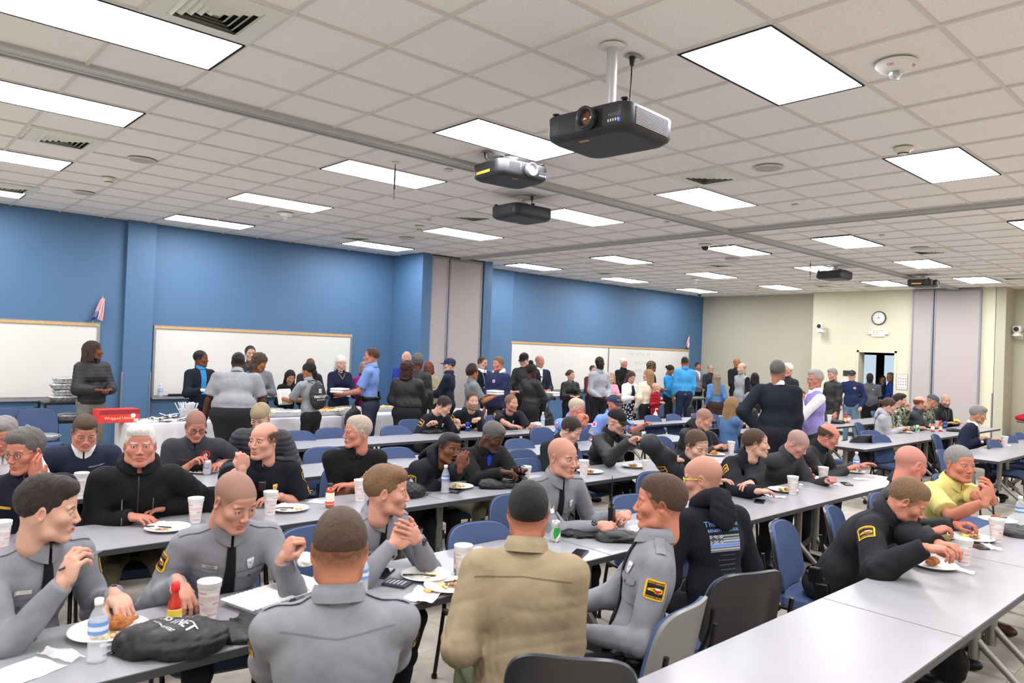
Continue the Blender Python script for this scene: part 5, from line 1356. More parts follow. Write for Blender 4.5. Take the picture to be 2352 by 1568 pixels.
def belt(p, col='#0c0c0e', z=None, r=.012, holster=0, w_=.17, d_=.13):
    z = z or (p.hip[2]+.05); mb = MB(); mb.tube([(w_*math.cos(a), d_*math.sin(a), z) for a in np.linspace(0, 2*math.pi, 25)[:-1]], .012, 6, closed=True); V = np.concatenate(mb.V); 
    mb = MB(); n = 28
    for zz in (0,): mb.grid([[((w_+e)*math.cos(a), (d_+e)*math.sin(a), z+q) for a in np.linspace(0, 2*math.pi, n)] for e, q in ((0, -.026), (.006, -.025), (.006, .025), (0, .026))], flip=True)
    b = mb.build('duty_belt', cloth(col, 'leather'), p.root)
    if holster:
        x = holster*(w_+.025); mb = MB(); mb.box((x-.018, -.04, z-.19), (x+.018, .04, z+.0), bev=.008); mb.box((x-.014, -.075, z-.005), (x+.014, -.005, z+.085), R=None, bev=.006); mb.build('holster', cloth(col, 'leather'), p.root)
        mb = MB()
        for a in (.5, 1.1, 2.0, 2.6): mb.box(((w_+.0)*math.cos(a)-.025, (d_)*math.sin(a)-.01, z-.035), ((w_)*math.cos(a)+.025, d_*math.sin(a)+.03, z+.035), bev=.005)
        mb.build('belt_pouch', cloth(col, 'leather'), p.root)
def cdir(p_or_xy): return 0
# ---- troopers row, far side
p = P('P1', (112, 1170), 160, 'person in grey trooper shirt at far left, in profile, lifting a black plastic fork', 'the leftmost trooper', hf=112, hp=.12, by=3.50, skin='fair', hair=('thick', 'dk'), R=('p', 142, 1345, .97, 'pinch', (.5, .2, 1), (-.35, .1, 1)), L=('p', 262, 1365, .83, 'claw', None, (.2, 1, -.35)), top=('shirt', GREY), w=1.05, hw=(1, 1, 1.02, 0))
trooper(p); watch(p, -1, '#141416', '#26262a'); p1 = p
p = P('P2', (540, 1150), 192, 'person in grey trooper shirt with shaved head, looking down and reaching for the hot sauce', 'the shaven trooper with the napkin', hf=168, hp=.42, by=3.48, skin='pink', hair=('buzz', 'brown'), R=('p', 408, 1338, .85, 'claw', None, (-.25, .8, -.45)), L=('p', 650, 1285, .95, 'fist', (.9, .2, .5), (-.4, .2, 1)), top=('shirt', GREY), w=1.08, hw=(1.03, 1, 1.03, .06))
trooper(p, 'WHITE'); p2 = p
p = P('P3', (890, 1128), 172, 'person in grey trooper shirt with brown hair, smiling to the right over clasped hands', 'the smiling trooper', hf=128, hp=.05, by=3.46, skin='pink', hair=('swept', 'lbrown'), R=('p', 900, 1250, .93, 'relax', (-.2, 1, .5), (-.8, .25, .35), (.5, .3, -1)), L=('p', 960, 1238, .93, 'relax', (.3, 1, .4), (.75, .2, .5), (-.5, .3, -1)), top=('shirt', GREY), w=1.05)
trooper(p); watch(p, -1); p3 = p
p = P('P4', (1293, 1050), 192, 'person in grey trooper shirt with bald head, holding a black radio on the table', 'the bald trooper with the radio', hf=178, hp=.1, by=3.50, skin='pink', hair=('stubble', 'brown'), R=('p', 1372, 1208, .80, 'grip', (.5, .3, .6), (-.9, .4, 0)), L=('p', 1440, 1180, .81, 'grip', (-.3, .3, .8), (.8, .5, 0)), top=('shirt', GREY), w=1.08, hw=(1.02, 1, 1.02, .06), tall=1.03)
trooper(p, 'PATROL'[:0]); watch(p, 1); p4 = p
# ---- troopers row, near side
p = P('P5', (780, 1262), 27, 'person in grey shirt seen from behind, short brown buzz cut, centre foreground', 'the foreground man seen from behind', hf=28, lean=.08, skin='#c4866a', hair=('fade', 'brown'), top=('shirt', GREY), w=1.22, fat=1.15, hw=(1.06, 1, 1.04, 0), bow=.1, hp=.1, L=(-.15, .55, .79, 'relax', None, None, (-.3, -.4, -1)), R=(.15, .55, .79, 'relax', None, None, (.3, -.4, -1)))
collar(p, cloth(GREY), h=.040, r=.070); epaulets(p, cloth(GREY)); [patch_patrol(p, s) for s in (-1, 1)]; strip(p, 'yoke_seam', [(-.17, .10, .0022), (0, .075, .0022), (.17, .10, .0022)], cloth('#6c6c72'), back=True, off=.0015); p5 = p
p = P('P6', (1213, 1177), 48, 'person in khaki jacket seen from behind with black hair, olive trousers', 'the khaki jacket man', cho=(.12, -.16), hf=44, lean=.15, skin='#c98468', hair=('short', 'black'), top=('jacket', '#918268', 'cotton'), w=1.12, legc='#667058', spread=.12, bow=.05, hp=.12, hw=(1.0, 1, 1.02, 0), R=(.12, .36, .80, 'relax', None, None, (.1, -.6, -1)), L=(-.20, .24, .66, 'relax', None, None, (-.2, -.6, -1)))
collar(p, cloth('#918268'), h=.046, r=.072, points=False, flare=1.); strip(p, 'yoke_seam', [(-.19, .07, .0025), (0, .085, .0025), (.19, .07, .0025)], cloth('#6c5f49'), back=True, off=.0015); p6 = p
p = P('P7', (1515, 1155), 318, 'person in grey trooper shirt turned left in profile on a grey backed chair', 'the trooper in profile', chg=True, cf=350, cho=(-.04, .05), hf=322, lean=-.14, skin='#d08a70', hair=('flat', 'brown'), L=(-.12, .24, .68, 'relax'), R=(.10, .34, .70, 'relax'), top=('shirt', GREY), w=1.08)
trooper(p); belt(p, holster=1); p7 = p
p = P('P8', (1612, 1098), 18, 'person in black printed hoodie with bald head and yellow sided safety glasses', 'the hooded bald man', cho=(-.10, .02), hf=335, hp=.15, lean=.22, skin='pink', hair=('stubble', 'brown'), top=('sweater', '#14181d'), w=1.15, bow=.08, hw=(1.03, 1, 1.02, .04))
kit(p, cloth('#14181d', 'fleece'), 'hood'); glasses(p, '#c8d820', rim=.0022); 
ptext(p, 'The Thin Line', .040, '#6f96d8', .0, .07, True, sx=1.0, rot=.0, off=.004); ptext(p, 'BENEFIT POKER RUN', .022, '#6f96d8', .0, .035, True, off=.004)
def tflag(u, v):
    C = np.tile(np.array([.35, .37, .42]), (*u.shape, 1)); C[np.mod(v*3.2, 1) < .45] = (.03, .04, .05); C[np.abs(v+.2) < .12] = (.10, .22, .7); C[(u < -.2) & (v > 0)] = (.05, .06, .08); C[(u < -.2) & (v > 0) & (np.sin(u*30)*np.sin(v*30) > .4)] = (.5, .5, .55); return C, np.abs(u) < 2
wrap_img(p, 'flag_print', .20, .085, tflag, (fr_back(p)[0]-p.ax2*.03, *fr_back(p)[1:]), 26, 18, off=.003)
for k in range(5): ptext(p, ['in memory of our', 'brothers and sisters', 'supporting families', 'town police and', 'county sheriff'][k], .014, '#5a6068', .0, -.09-.024*k, True, off=.003)
p8 = p
# ---- front row, far side
p = P('P9', (2085, 1150), 168, 'person in black patrol jacket bent over the front table eating, short brown hair', 'the man in black patrol jacket', hf=163, hp=.55, by=1.98, skin='#d39078', hair=('flat', 'lbrown'), R=('p', 2122, 1258, .93, 'pinch', (0, .2, 1), (-.25, 1, .1), (.9, .3, -.6)), L=('p', 2160, 1252, .93, 'pinch', (0, .2, 1), (.4, .8, .1)), top=('jacket', '#1a1a1e', 'cotton'), w=1.15, fat=1.1, bow=.25, hw=(1.04, 1, 1.03, .06))
kit(p, cloth('#1a1a1e'), 'jacket'); patch_patrol(p, 1, size=.095); patch_patrol(p, -1); belt(p, holster=1); p9 = p
p = P('P10', (2092, 1066), 165, 'person in black jacket with bald head turned away, behind the bent trooper', 'the pink bald man', hf=122, hp=.3, by=2.0, skin='#d88a76', hair=('stubble', 'gray'), R=('p', 2140, 1222, .80, 'pinch'), L=('p', 2190, 1205, .80, 'pinch'), top=('jacket', '#141519'), w=1.1, hw=(1.05, 1, 1.0, .05))
collar(p, cloth('#20242c'), h=.055, r=.072, points=False); p10 = p
p = P('P11', (2205, 1066), 195, 'person in yellow polo shirt with grey hair, hands clasped over the table', 'the yellow polo man', hf=214, hp=.05, by=2.0, skin='#d08a70', hair=('gray', '#8f8c88'), R=('p', 2262, 1152, .99, 'fist', (.3, 1, .3), (-.35, .0, 1), (.6, .3, -1)), L=('p', 2282, 1148, .99, 'claw', (-.3, 1, .3), (.3, 0, 1), (-.6, .3, -1)), top=('shirt', '#cdc277'), sleeve='short', w=1.1, fat=1.25, legc='#3a4252', shoec='#4a2f1e', hw=(1.04, 1, 1.0, .08))
collar(p, cloth('#cdc277'), h=.042, r=.064); placket(p, cloth('#beb366'), .014, -.02); watch(p, -1, '#17181c', '#c9c9c9')
# ---- second row
p = P('P12', (58, 1036), 196, 'person with swept grey hair and glasses in dark police uniform at far left', 'the grey haired officer at left', hf=232, hp=.15, by=5.1, skin='#cf8a74', hair=('thick', 'salt'), L=('p', 88, 1112, 1.02, 'relax', (.6, .5, .4), (.3, .1, 1)), top=('shirt', '#15182a'), sleeve='short', w=1.12, fat=1.2)
collar(p, cloth('#15182a'), h=.04); police(p, None, chev=True); glasses(p, '#24242a')
p = P('P13', (322, 1022), 194, 'person with white hair in black hooded jacket looking straight at the camera', 'the white haired man', hf=196, by=5.08, skin='#cf8c78', hair=('swept', 'white'), R=('p', 298, 1186, .79, 'relax', (.2, 0, 1), (-.8, .6, 0)), L=('p', 378, 1164, .80, 'relax', (-.2, 0, 1), (.9, .5, 0)), top=('jacket', '#101013', 'cotton'), w=1.25, fat=1.25, hw=(1.06, 1, 1.03, .10), tall=1.02, legc='#6b6350')
kit(p, cloth('#101013'), 'hood'); kit(p, cloth('#101013'), 'jacket'); zipper(p, mat('zip_light', '#6a6a6e', .4, .3), -.16, -.26, .085, .003); zipper(p, mat('zip_light', '#6a6a6e'), -.16, -.26, -.085, .003); watch(p, -1, '#222226', '#9aa0a8')
p = P('P14', (605, 1012), 200, 'person in navy police uniform with receding hair, fist against his chin', 'the officer with fist on chin', hf=243, hp=.0, by=5.10, skin='pink', hair=('balding', 'brown'), R=('p', 556, 1080, 1.06, 'fist', (-.1, 1, .4), (.0, -.1, 1), (.7, .2, -1)), L=('p', 640, 1140, .80, 'relax', None, (.9, .5, 0)), top=('shirt', '#12151f'), sleeve='short', w=1.18, fat=1.25, hw=(1.05, 1, 1.03, .08))
collar(p, cloth('#12151f'), h=.04); police(p, None, chev=True); epaulets(p, cloth('#12151f')); pocket(p, cloth('#12151f'), .08, -.02); pocket(p, cloth('#12151f'), -.08, -.03)
mb = MB(); O, U, V, N = frame_chest(p); c = project(p, O, U, V, N, np.array([[.0, .05]]), .2, .01)[0]; B = np.stack([U, N, V], 1); mb.box((-.026, -.005, -.038), (.026, .025, .038), R=B, c=c, bev=.006); mic = mb.build('shoulder_microphone', m_black, p.root); strip(p, 'coiled_cord', [(0, .02, .004), (-.02, -.1, .004), (-.07, -.22, .004)], m_black, off=.008, thick=.004)
p = P('P15', (820, 992), 205, 'person in black polo with glasses and grey moustache, arms folded, looking left', 'the man with folded arms', hf=276, by=5.15, skin='#cf8a76', hair=('flat', '#b9a999'), beard='m', R=(-.10, .24, .86, 'relax', (0, .3, 1), (-1, .2, .2)), L=(.02, .30, .80, 'relax', None, (1, .2, .1)), top=('shirt', '#101012'), sleeve='short', w=1.08)
collar(p, cloth('#101012')); glasses(p, '#55565c', rim=.001); badge(p, -.09, .02); placket(p, cloth('#16161a'), .014, -.02)
p = P('P16', (1032, 1030), 165, 'person in black police jacket with open mouth lifting food on a fork', 'the officer eating with open mouth', hf=182, hp=.08, hr=-.18, by=5.08, skin='brown', hair=('fade', 'black'), beard='m', mouth=.012, L=('p', 1092, 1088, 1.02, 'pinch', (.8, .4, .4), (-.1, .1, 1)), R=('p', 1008, 1108, .80, 'relax'), top=('jacket', '#15171e', 'cotton'), w=1.2, fat=1.25, bow=.15, hw=(1.06, 1, 1, .08))
kit(p, cloth('#15171e'), 'hood'); [patch_police(p, s) for s in (-1, 1)]; p16 = p
p = P('P17', (1132, 1002), 185, 'person in black fleece over royal blue shirt looking down at a phone', 'the man in black fleece', hf=165, hp=.5, by=5.15, skin='#5a3a2b', hair=('fade', 'salt'), beard='s', R=('p', 1152, 1084, .87, 'pinch', (-.2, 0, 1), (-.7, .5, 0)), L=('p', 1200, 1080, .86, 'relax', (.3, .2, -1), (.8, .5, 0)), top=('jacket', '#19191c', 'fleece'), w=1.2, fat=1.3, hw=(1.05, 1, 1.02, .08), legc='#777058')
collar(p, cloth('#2a3fb8'), h=.05, r=.066, open_=1.2); collar(p, cloth('#19191c'), h=.04, r=.080, open_=1.0, points=False); strip(p, 'shirt_front', [(0, .17, .03), (0, .08, .012)], cloth('#2a3fb8'), off=.004); ptext(p, 'FACE', .018, '#c9c9cc', -.09, .03); p17 = p
p = P('P18', (1312, 988), 178, 'person in dark green-black sweater with short dark hair looking down at food', 'the man in dark sweater', hf=160, hp=.5, by=5.15, skin='fair', hair=('short', 'dk'), top=('sweater', '#16201f'), w=1.05, bow=.1, R=('p', 1318, 1072, .80, 'pinch')); kit(p, cloth('#16201f', 'fleece'), 'jacket')
p = P('P19', (1418, 968), 172, 'person in black bomber jacket and black cap holding up a phone', 'the man in black cap', hf=172, hp=.25, by=5.2, skin='fair', hair=('cap', 'dk'), beard='ms', R=('p', 1446, 1014, 1.02, 'grip', (-.6, 0, .8), (-.4, .7, .4)), L=('p', 1480, 1014, 1.02, 'grip', (.6, 0, .8), (.5, .6, .4)), top=('jacket', '#16161a'), tall=1.03, lean=.05)
cap(p, '#17171a', logo=('- - -', '#7d828c', .03)); glasses(p, '#1a1a1c', rim=.002); collar(p, cloth('#16161a'), h=.05, r=.075, open_=1.2, points=False); strip(p, 'undershirt', [(0, .15, .035), (0, .02, .022), (0, -.12, .01)], cloth('#d9d6cf'), off=.004); p19 = p
p = P('P24', (1618, 962), 182, 'person in black hooded jacket with shaved head eating in the second row', 'the shaven man in black hooded jacket', hf=168, hp=.42, by=5.2, skin='pink', hair=('buzz', 'brown'), R=('p', 1640, 1030, .80, 'pinch'), L=('p', 1664, 1026, .80, 'pinch'), top=('jacket', '#1b1c20'), w=1.1)
kit(p, cloth('#1b1c20'), 'hood'); strip(p, 'undershirt', [(0, .15, .03), (0, .08, .012)], cloth('#c9c7c2'), off=.004)
# ---- troopers row, right part, far side
p = P('P20', (1600, 1024), 205, 'person with brown hair and olive shirt pulling on a dark jacket', 'the man pulling on a jacket', hf=196, hp=.35, by=3.60, skin='fair', hair=('short', 'brown'), R=('p', 1545, 1055, 1.04, 'relax', None, (-.9, .3, 0), (1, .1, -.15)), L=(-.25, .20, .85, 'relax'), top=('jacket', '#12141c'), fat=1.1, legc='#55543f', lean=.1)
kit(p, cloth('#12141c'), 'jacket'); strip(p, 'olive_shirt', [(0, .13, .03), (-.01, 0, .055), (-.02, -.12, .06)], cloth('#5d5a45'), off=.005); patch_patrol(p, 1, .25, tilt=.4); p20 = p
p = P('P21', (1737, 1018), 188, 'person in black patrol jacket with brown hair looking right, arms folded on table', 'the patrolman with arms on the table', hf=150, by=3.62, skin='fair', hair=('short', 'brown'), R=('p', 1742, 1128, .82, 'relax', None, (-.9, .2, 0)), L=('p', 1720, 1122, .83, 'relax', None, (.9, .3, 0)), top=('jacket', '#14151b', 'cotton'), w=1.12, tall=1.05, lean=.2)
kit(p, cloth('#14151b'), 'jacket'); [patch_patrol(p, s) for s in (-1, 1)]; badge(p, -.06, .02, silver=True)
p = P('P22', (1832, 1018), 190, 'person in charcoal fleece pullover with shaved head bowed over a plate', 'the man in charcoal fleece', hf=176, hp=.6, by=3.65, skin='#d0998a', hair=('buzz', 'gray'), R=('p', 1858, 1078, .80, 'pinch'), L=('p', 1900, 1104, .79, 'fist'), top=('sweater', '#37373a'), w=1.1)
collar(p, cloth('#37373a'), h=.055, r=.072, points=False)
p = P('P23', (1903, 1002), 178, 'person in black jacket with glasses and thin hair picking at chicken', 'the man with glasses in black jacket', hf=160, hp=.4, by=3.68, skin='#cf8a76', hair=('balding', 'brown'), R=('p', 1945, 1078, .80, 'pinch'), L=('p', 1972, 1070, .80, 'relax'), top=('jacket', '#131317'), w=1.12)
kit(p, cloth('#131317'), 'jacket'); glasses(p, '#8a8c90', rim=.001); badge(p, -.05, .0, silver=True)
# ---- third row
p = P('P25', (195, 992), 190, 'person in navy windbreaker with light collar and thin glasses looking down', 'the man in navy windbreaker', hf=186, hp=.42, by=6.55, skin='#cf8f7c', hair=('fade', 'brown'), L=('p', 196, 1084, .80, 'relax', None, (.7, .6, 0)), top=('jacket', '#1d2436', 'cotton'), w=1.15, fat=1.15, hw=(1.04, 1, 1.02, .06))
collar(p, cloth('#d8d6cf'), h=.04, r=.066); glasses(p, '#8a7a66', rim=.001); ptext(p, 'HIGHWAY SAFETY', .013, '#c9ccd4', -.09, .075)
p = P('P26', (450, 977), 200, 'person in charcoal polo with red round emblem, black glasses, looking down', 'the man in charcoal polo', hf=188, hp=.45, by=6.6, skin='#cf8f78', hair=('buzz', 'dk'), R=('p', 438, 1066, .82, 'pinch'), L=('p', 508, 1064, .81, 'relax'), top=('shirt', '#34363c'), sleeve='short', w=1.12)
collar(p, cloth('#34363c')); glasses(p, '#141418', rim=.0018); logo_round(p, -.085, .075, .08); ptext(p, 'RICHMOND', .014, '#b03a34', .085, .04); placket(p, cloth('#2e3036'), .014, -.02)
p = P('P27', (598, 958), 215, 'person in quilted dark jacket and tan cap behind the officer with his fist on chin', 'the man in tan cap', hf=225, hp=.5, by=6.6, skin='fair', hair=('cap', 'brown'), top=('puffer', '#23252b'), w=1.15, fat=1.1); cap(p, '#8d7f63', back=True)
p = P('P28', (8, 1000), 190, 'person with curly grey hair and white shirt cut off by the left edge', 'the man cut off at left', hf=205, hp=.3, by=6.4, skin='#c98c76', hair=('thick', 'gray'), top=('shirt', '#d4d4da'), w=1.05); collar(p, cloth('#d4d4da'))
# ---- fourth row
def officer4(p):
    for sd in (-1, 1): patch_patrol(p, sd, .25, .095, text=False)
    nametag(p, .06, .05, '#d09a28'); badge(p, -.06, .06, (.04, .055), silver=True)
    strip(p, 'vest_strap', [(-.10, .16, .025), (-.10, .0, .035), (-.10, -.12, .03)], cloth('#0f1116'), off=.008, thick=.006); strip(p, 'vest_strap', [(.10, .16, .025), (.10, .0, .035), (.10, -.12, .03)], cloth('#0f1116'), off=.008, thick=.006)
    for u in (-.08, 0, .08): strip(p, 'vest_pouch', [(u, -.03, .03), (u, -.13, .03)], cloth('#0c0e12'), off=.016, thick=.014)
p = P('P29', (1020, 932), 178, 'person in dark police vest bowing left of the row, black hair, fork in hand', 'the bowing officer', hf=152, hp=.55, by=8.12, skin='fair', hair=('short', 'dk'), R=('p', 982, 978, .84, 'pinch'), L=('p', 1052, 980, .83, 'fist', None, (.1, .1, 1)), top=('shirt', '#171b26')); officer4(p)
p = P('P30', (1085, 921), 196, 'person in dark police vest with brown beard looking at the camera', 'the bearded officer', hf=202, by=8.15, skin='fair', hair=('short', 'brown'), beard='b', L=('p', 1100, 962, .92, 'fist', None, (.8, .4, 0)), top=('shirt', '#171b26'), lean=.1); officer4(p)
p = P('P31', (1175, 926), 205, 'person in short sleeved dark police vest with trimmed beard holding a cup', 'the officer holding a cup', hf=180, by=8.15, skin='pink', hair=('short', 'lbrown'), beard='b', R=('p', 1180, 982, .80, 'relax', None, (-.8, .5, 0)), L=('p', 1222, 978, .80, 'grip'), sleeve='short', top=('shirt', '#171b26')); officer4(p)
p = P('P32', (1325, 938), 178, 'person in light blue uniform shirt with pale hair eating with both hands', 'the blue shirted man eating', hf=158, hp=.25, by=6.62, skin='#d58a76', hair=('flat', '#c2b29c'), R=('p', 1348, 970, 1.06, 'fist', None, (-.1, 0, 1)), L=('p', 1360, 972, 1.06, 'fist', None, (0, 0, 1)), top=('shirt', '#6c8ac4'), sleeve='short', w=1.15, fat=1.2)
collar(p, cloth('#6c8ac4')); wrap_img(p, 'shoulder_patch', .08, .08, round_fn((.75, .72, .8), (.6, .05, .1)), fr_arm(p, 1), 16, 16)
p = P('P33', (1412, 928), 182, 'person in light blue uniform shirt and navy police cap with dark beard', 'the blue shirted man in police cap', hf=186, hp=.1, by=6.62, skin='#cf8a76', hair=('cap', 'dk'), beard='b', L=('p', 1480, 975, .95, 'relax'), top=('shirt', '#6c8ac4'), sleeve='short', w=1.12)
cap(p, '#2b3146', logo=('POLICE', '#c2913e', .032)); collar(p, cloth('#6c8ac4')); wrap_img(p, 'shoulder_patch', .08, .08, round_fn((.75, .72, .8), (.6, .05, .1)), fr_arm(p, 1), 16, 16); chevrons(p, 1)
# ---- right half, seated
p = P('Q1', (2043, 932), 170, 'person with brown bun in light grey hooded sweatshirt eating', 'the woman in grey sweatshirt', fem=True, hf=158, hp=.3, by=4.92, skin='fair', hair=('pony', 'brown'), R=('p', 2070, 985, .80, 'pinch'), top=('sweater', '#a9aaae'), legc='#8a7f66'); kit(p, cloth('#a9aaae', 'fleece'), 'hood'); ptext(p, 'ARMY', .04, '#d8a52a', 0, -.02)
def camo_mat():
    m = mat('camouflage', '#6f705f', .9, spec=.1, bump=(350, .2)); nt = m.node_tree; b = nt.nodes['Principled BSDF']; tc = nt.nodes.new('ShaderNodeTexCoord'); n = nt.nodes.new('ShaderNodeTexNoise'); n.inputs['Scale'].default_value = 16; n.inputs['Detail'].default_value = 3
    r = nt.nodes.new('ShaderNodeValToRGB'); r.color_ramp.interpolation = 'CONSTANT'; e = r.color_ramp.elements; e[0].position = 0; e[0].color = (*srgb('#2f3528'), 1); e[1].position = .44; e[1].color = (*srgb('#8c8f7c'), 1); q = e.new(.52); q.color = (*srgb('#4f5743'), 1); q = e.new(.6); q.color = (*srgb('#b9b8a4'), 1)
    nt.links.new(tc.outputs['Object'], n.inputs[0]); nt.links.new(n.outputs[0], r.inputs[0]); nt.links.new(r.outputs[0], b.inputs['Base Color']); return m
p = P('Q2', (2068, 920), 172, 'person in camouflage jacket with dark beard, hand at his mouth', 'the man in camouflage', hf=160, by=4.98, skin='fair', hair=('thick', 'dk'), beard='b', L=('p', 2085, 940, 1.10, 'fist', None, (0, 0, 1)), top=('jacket', '#6f705f', camo_mat()))
p = P('Q3', (2115, 926), 178, 'person in dark grey quarter zip sweater with red-brown beard and thin hair', 'the man in dark grey sweater', hf=155, by=4.95, skin='fair', hair=('balding', 'red'), beard='b', R=('p', 2130, 975, .80, 'relax'), top=('sweater', '#3f4248')); collar(p, cloth('#3f4248'), h=.05, r=.07, points=False)
p = P('Q4', (2143, 922), 180, 'person in grey baseball cap leaning beside the red-brown bearded man', 'the man in grey cap', hf=150, hp=.35, by=5.0, bow=.1, skin='tan', hair=('cap', 'brown'), top=('shirt', '#55584a', camo_mat()), L=('p', 2160, 950, .95, 'fist', None, (0, .2, 1))); cap(p, '#464c58'); glasses(p, '#1c1c1c')
p = P('Q5', (2172, 920), 200, 'person in black jacket with bald head, black beard and lanyard', 'the bald bearded man', hf=228, hp=.15, by=4.95, skin='fair', hair=('stubble', 'dk'), beard='b', top=('jacket', '#0f1013')); kit(p, cloth('#0f1013'), 'jacket'); lanyard(p, '#5a5d66')
p = P('Q6', (2247, 952), 172, 'person in navy suit with swept grey hair eating alone at right', 'the man in navy suit', hf=158, hp=.25, by=3.5, skin='tan', hair=('swept', 'gray'), R=('p', 2248, 1010, .84, 'pinch'), L=('p', 2275, 1012, .80, 'pinch'), top=('suit', '#161c30'), legc='#141a2a', lean=.35); suit(p, lap='#1c2338')
p = P('Q7', (1683, 932), 118, 'person with long light brown hair in denim jacket sitting at a table end', 'the woman in denim jacket', fem=True, hf=92, D=10.4, lean=.12, skin='fair', hair=('long', '#9a7b54'), R=('p', 1718, 975, .80, 'relax'), L=('p', 1722, 972, .80, 'relax'), top=('jacket', '#4a6a92', 'cotton'), legc='#26334f'); collar(p, cloth('#4a6a92'))
p = P('Q8', (1722, 920), 200, 'person in black jacket leaning over a phone, hidden behind the dark suit', 'the hidden person with phone', hf=230, hp=.5, by=6.6, skin='fair', hair=('bob', 'gray'), top=('jacket', '#14171f'))
p = P('Q9', (1842, 912), 195, 'person in light blue uniform shirt, half hidden beside the lavender vest', 'the half hidden blue shirted man', hf=200, by=6.6, skin='tan', hair=('short', 'brown'), top=('shirt', '#8fb0e0'), R=('p', 1852, 968, .8, 'relax'))
# ---- standing: behind the buffet
def S(key, px, face, lab, **k):
    k['sit'] = False; p = person(key, px, face, lab, **k)
    if DEBUG: print('S %-4s base %s D %.1f s %.2f' % (key, np.round(p.base[:2], 2), p.dist, p.s))
    return p
HD = dict(L=(-.10, .30, 1.08, 'relax', None, (.9, .3, 0)), R=(.10, .30, 1.08, 'relax', None, (-.9, .3, 0)))
DN = dict(L=(-.22, .08, .80, 'relax', (-1, 0, 0), None, (-.1, -1, -.2)), R=(.22, .08, .80, 'relax', (1, 0, 0), None, (.1, -1, -.2)))
BK_ = DN
def hands(z=1.08, y=.30, x=.10, pose='relax'): return dict(L=(-x, y, z, pose, None, (.8, .5, 0)), R=(x, y, z, pose, None, (-.8, .5, 0)))
p = S('S1', (215, 806), 168, 'person with shoulder length brown hair in quilted black jacket, hands clasped, at far left wall', fem=True, hf=100, Y=11.2, skin='brown', hair=('shoulder', '#3a2a22'), top=('puffer', '#1d1b1f'), legc='#6f6d68', hem=.88, **hands(1.12)); collar(p, cloth('#1d1b1f'), h=.05, r=.07, points=False)
p = S('S2', (462, 824), 172, 'person in navy blazer over turquoise turtleneck wearing clear gloves', hf=135, Y=11.0, skin='brown', hair=('short', 'black'), beard='m', top=('suit', '#151a26'), hem=.80, lay=2, **hands(1.12, .33, .14, 'grip')); O, U, V, N = frame_chest(p); strip(p, 'turtleneck_front', [(0, .16, .045), (0, 0, .04), (0, -.2, .035)], cloth('#2f7fb0'), off=.006); collar(p, cloth('#2f7fb0'), h=.055, r=.060, points=False, open_=0)
p = S('S3', (575, 812), 185, 'person with glasses behind the very broad man, mostly hidden', hf=190, Y=11.6, skin='fair', hair=('short', 'dk'), top=('shirt', '#2f3440'), **hands()); glasses(p)
p = S('S4', (597, 832), 200, 'person with short curly brown hair bending at the buffet, mostly hidden', fem=True, hf=120, hp=.5, lean=.25, Y=10.9, skin='lb', hair=('curly', '#4d3a2c'), top=('shirt', '#6f7278'), **hands())
p = S('S5', (547, 832), 28, 'person with very broad back in grey polo and black trousers bending at the buffet', hf=20, lean=.42, hp=.2, Y=9.55, skin='dark', hair=('short', 'black'), top=('shirt', '#85888c'), sleeve='short', w=1.5, fat=1.75, L=(-.36, .20, .80, 'relax', (-1, 0, 0)), R=(.25, .45, 1.0, 'relax')); collar(p, cloth('#85888c'))
p = S('S6', (667, 866), 185, 'person with long black hair in black top serving food', fem=True, hf=190, hp=.45, lean=.3, Y=11.0, skin='tan', hair=('long', 'black'), top=('shirt', '#141316'), **hands(1.0, .35))
p = S('S7', (713, 838), 185, 'person with bald head and dark jacket behind the one with cornrows', hf=200, hp=.3, Y=11.4, skin='brown', hair=('stubble', 'black'), top=('suit', '#26262b'), **hands())
p = S('S8', (708, 852), 345, 'person with cornrow braids in grey polo with black drawstring backpack', hf=325, hp=.15, Y=9.6, lean=.12, skin='lb', hair=('braids', 'black'), top=('shirt', '#85888c'), sleeve='short', L=(-.16, .48, 1.05, 'flat', (0, 0, -1)), R=(.0, .46, 1.02, 'flat', (0, 0, -1)), legc='#17181b'); collar(p, cloth('#85888c')); glasses(p, '#c8c8c8'); s8 = p
p = S('S9', (783, 834), 188, 'person with white hair and necklace in navy sweater serving with gloves', fem=True, hf=198, hp=.3, Y=10.9, skin='fair', hair=('shoulder', 'white'), top=('sweater', '#161d33'), lay=2, **hands(1.05, .34)); strip(p, 'necklace', [(-.06, .14, .003), (0, .04, .003), (.06, .14, .003)], mat('gold', '#a98a4a', .4, .6), off=.006)
p = S('S10', (853, 818), 318, 'person in light blue police shirt with glasses, holding a foam box at the buffet', hf=300, Y=9.7, skin='#c98a74', hair=('short', 'brown'), top=('shirt', '#6c8ac4'), sleeve='short', legc='#2a3040', w=1.05, L=(-.10, .36, 1.10, 'flat', (0, 0, -1)), R=(.05, .38, 1.08, 'flat', (0, 0, -1)), hem=.98); collar(p, cloth('#6c8ac4')); glasses(p, '#6a6a6e', rim=.001); wrap_img(p, 'shoulder_patch', .085, .09, round_fn((.8, .75, .82), (.65, .08, .12)), fr_arm(p, 1), 18, 18); belt(p, holster=1, z=1.0, w_=.18, d_=.14); s10 = p
p = S('S11', (838, 846), 190, 'person in magenta top almost hidden behind the light blue police shirt', fem=True, hf=190, Y=10.95, skin='tan', hair=('bob', 'gray'), top=('sweater', '#8c1f6c'), **hands(1.0))
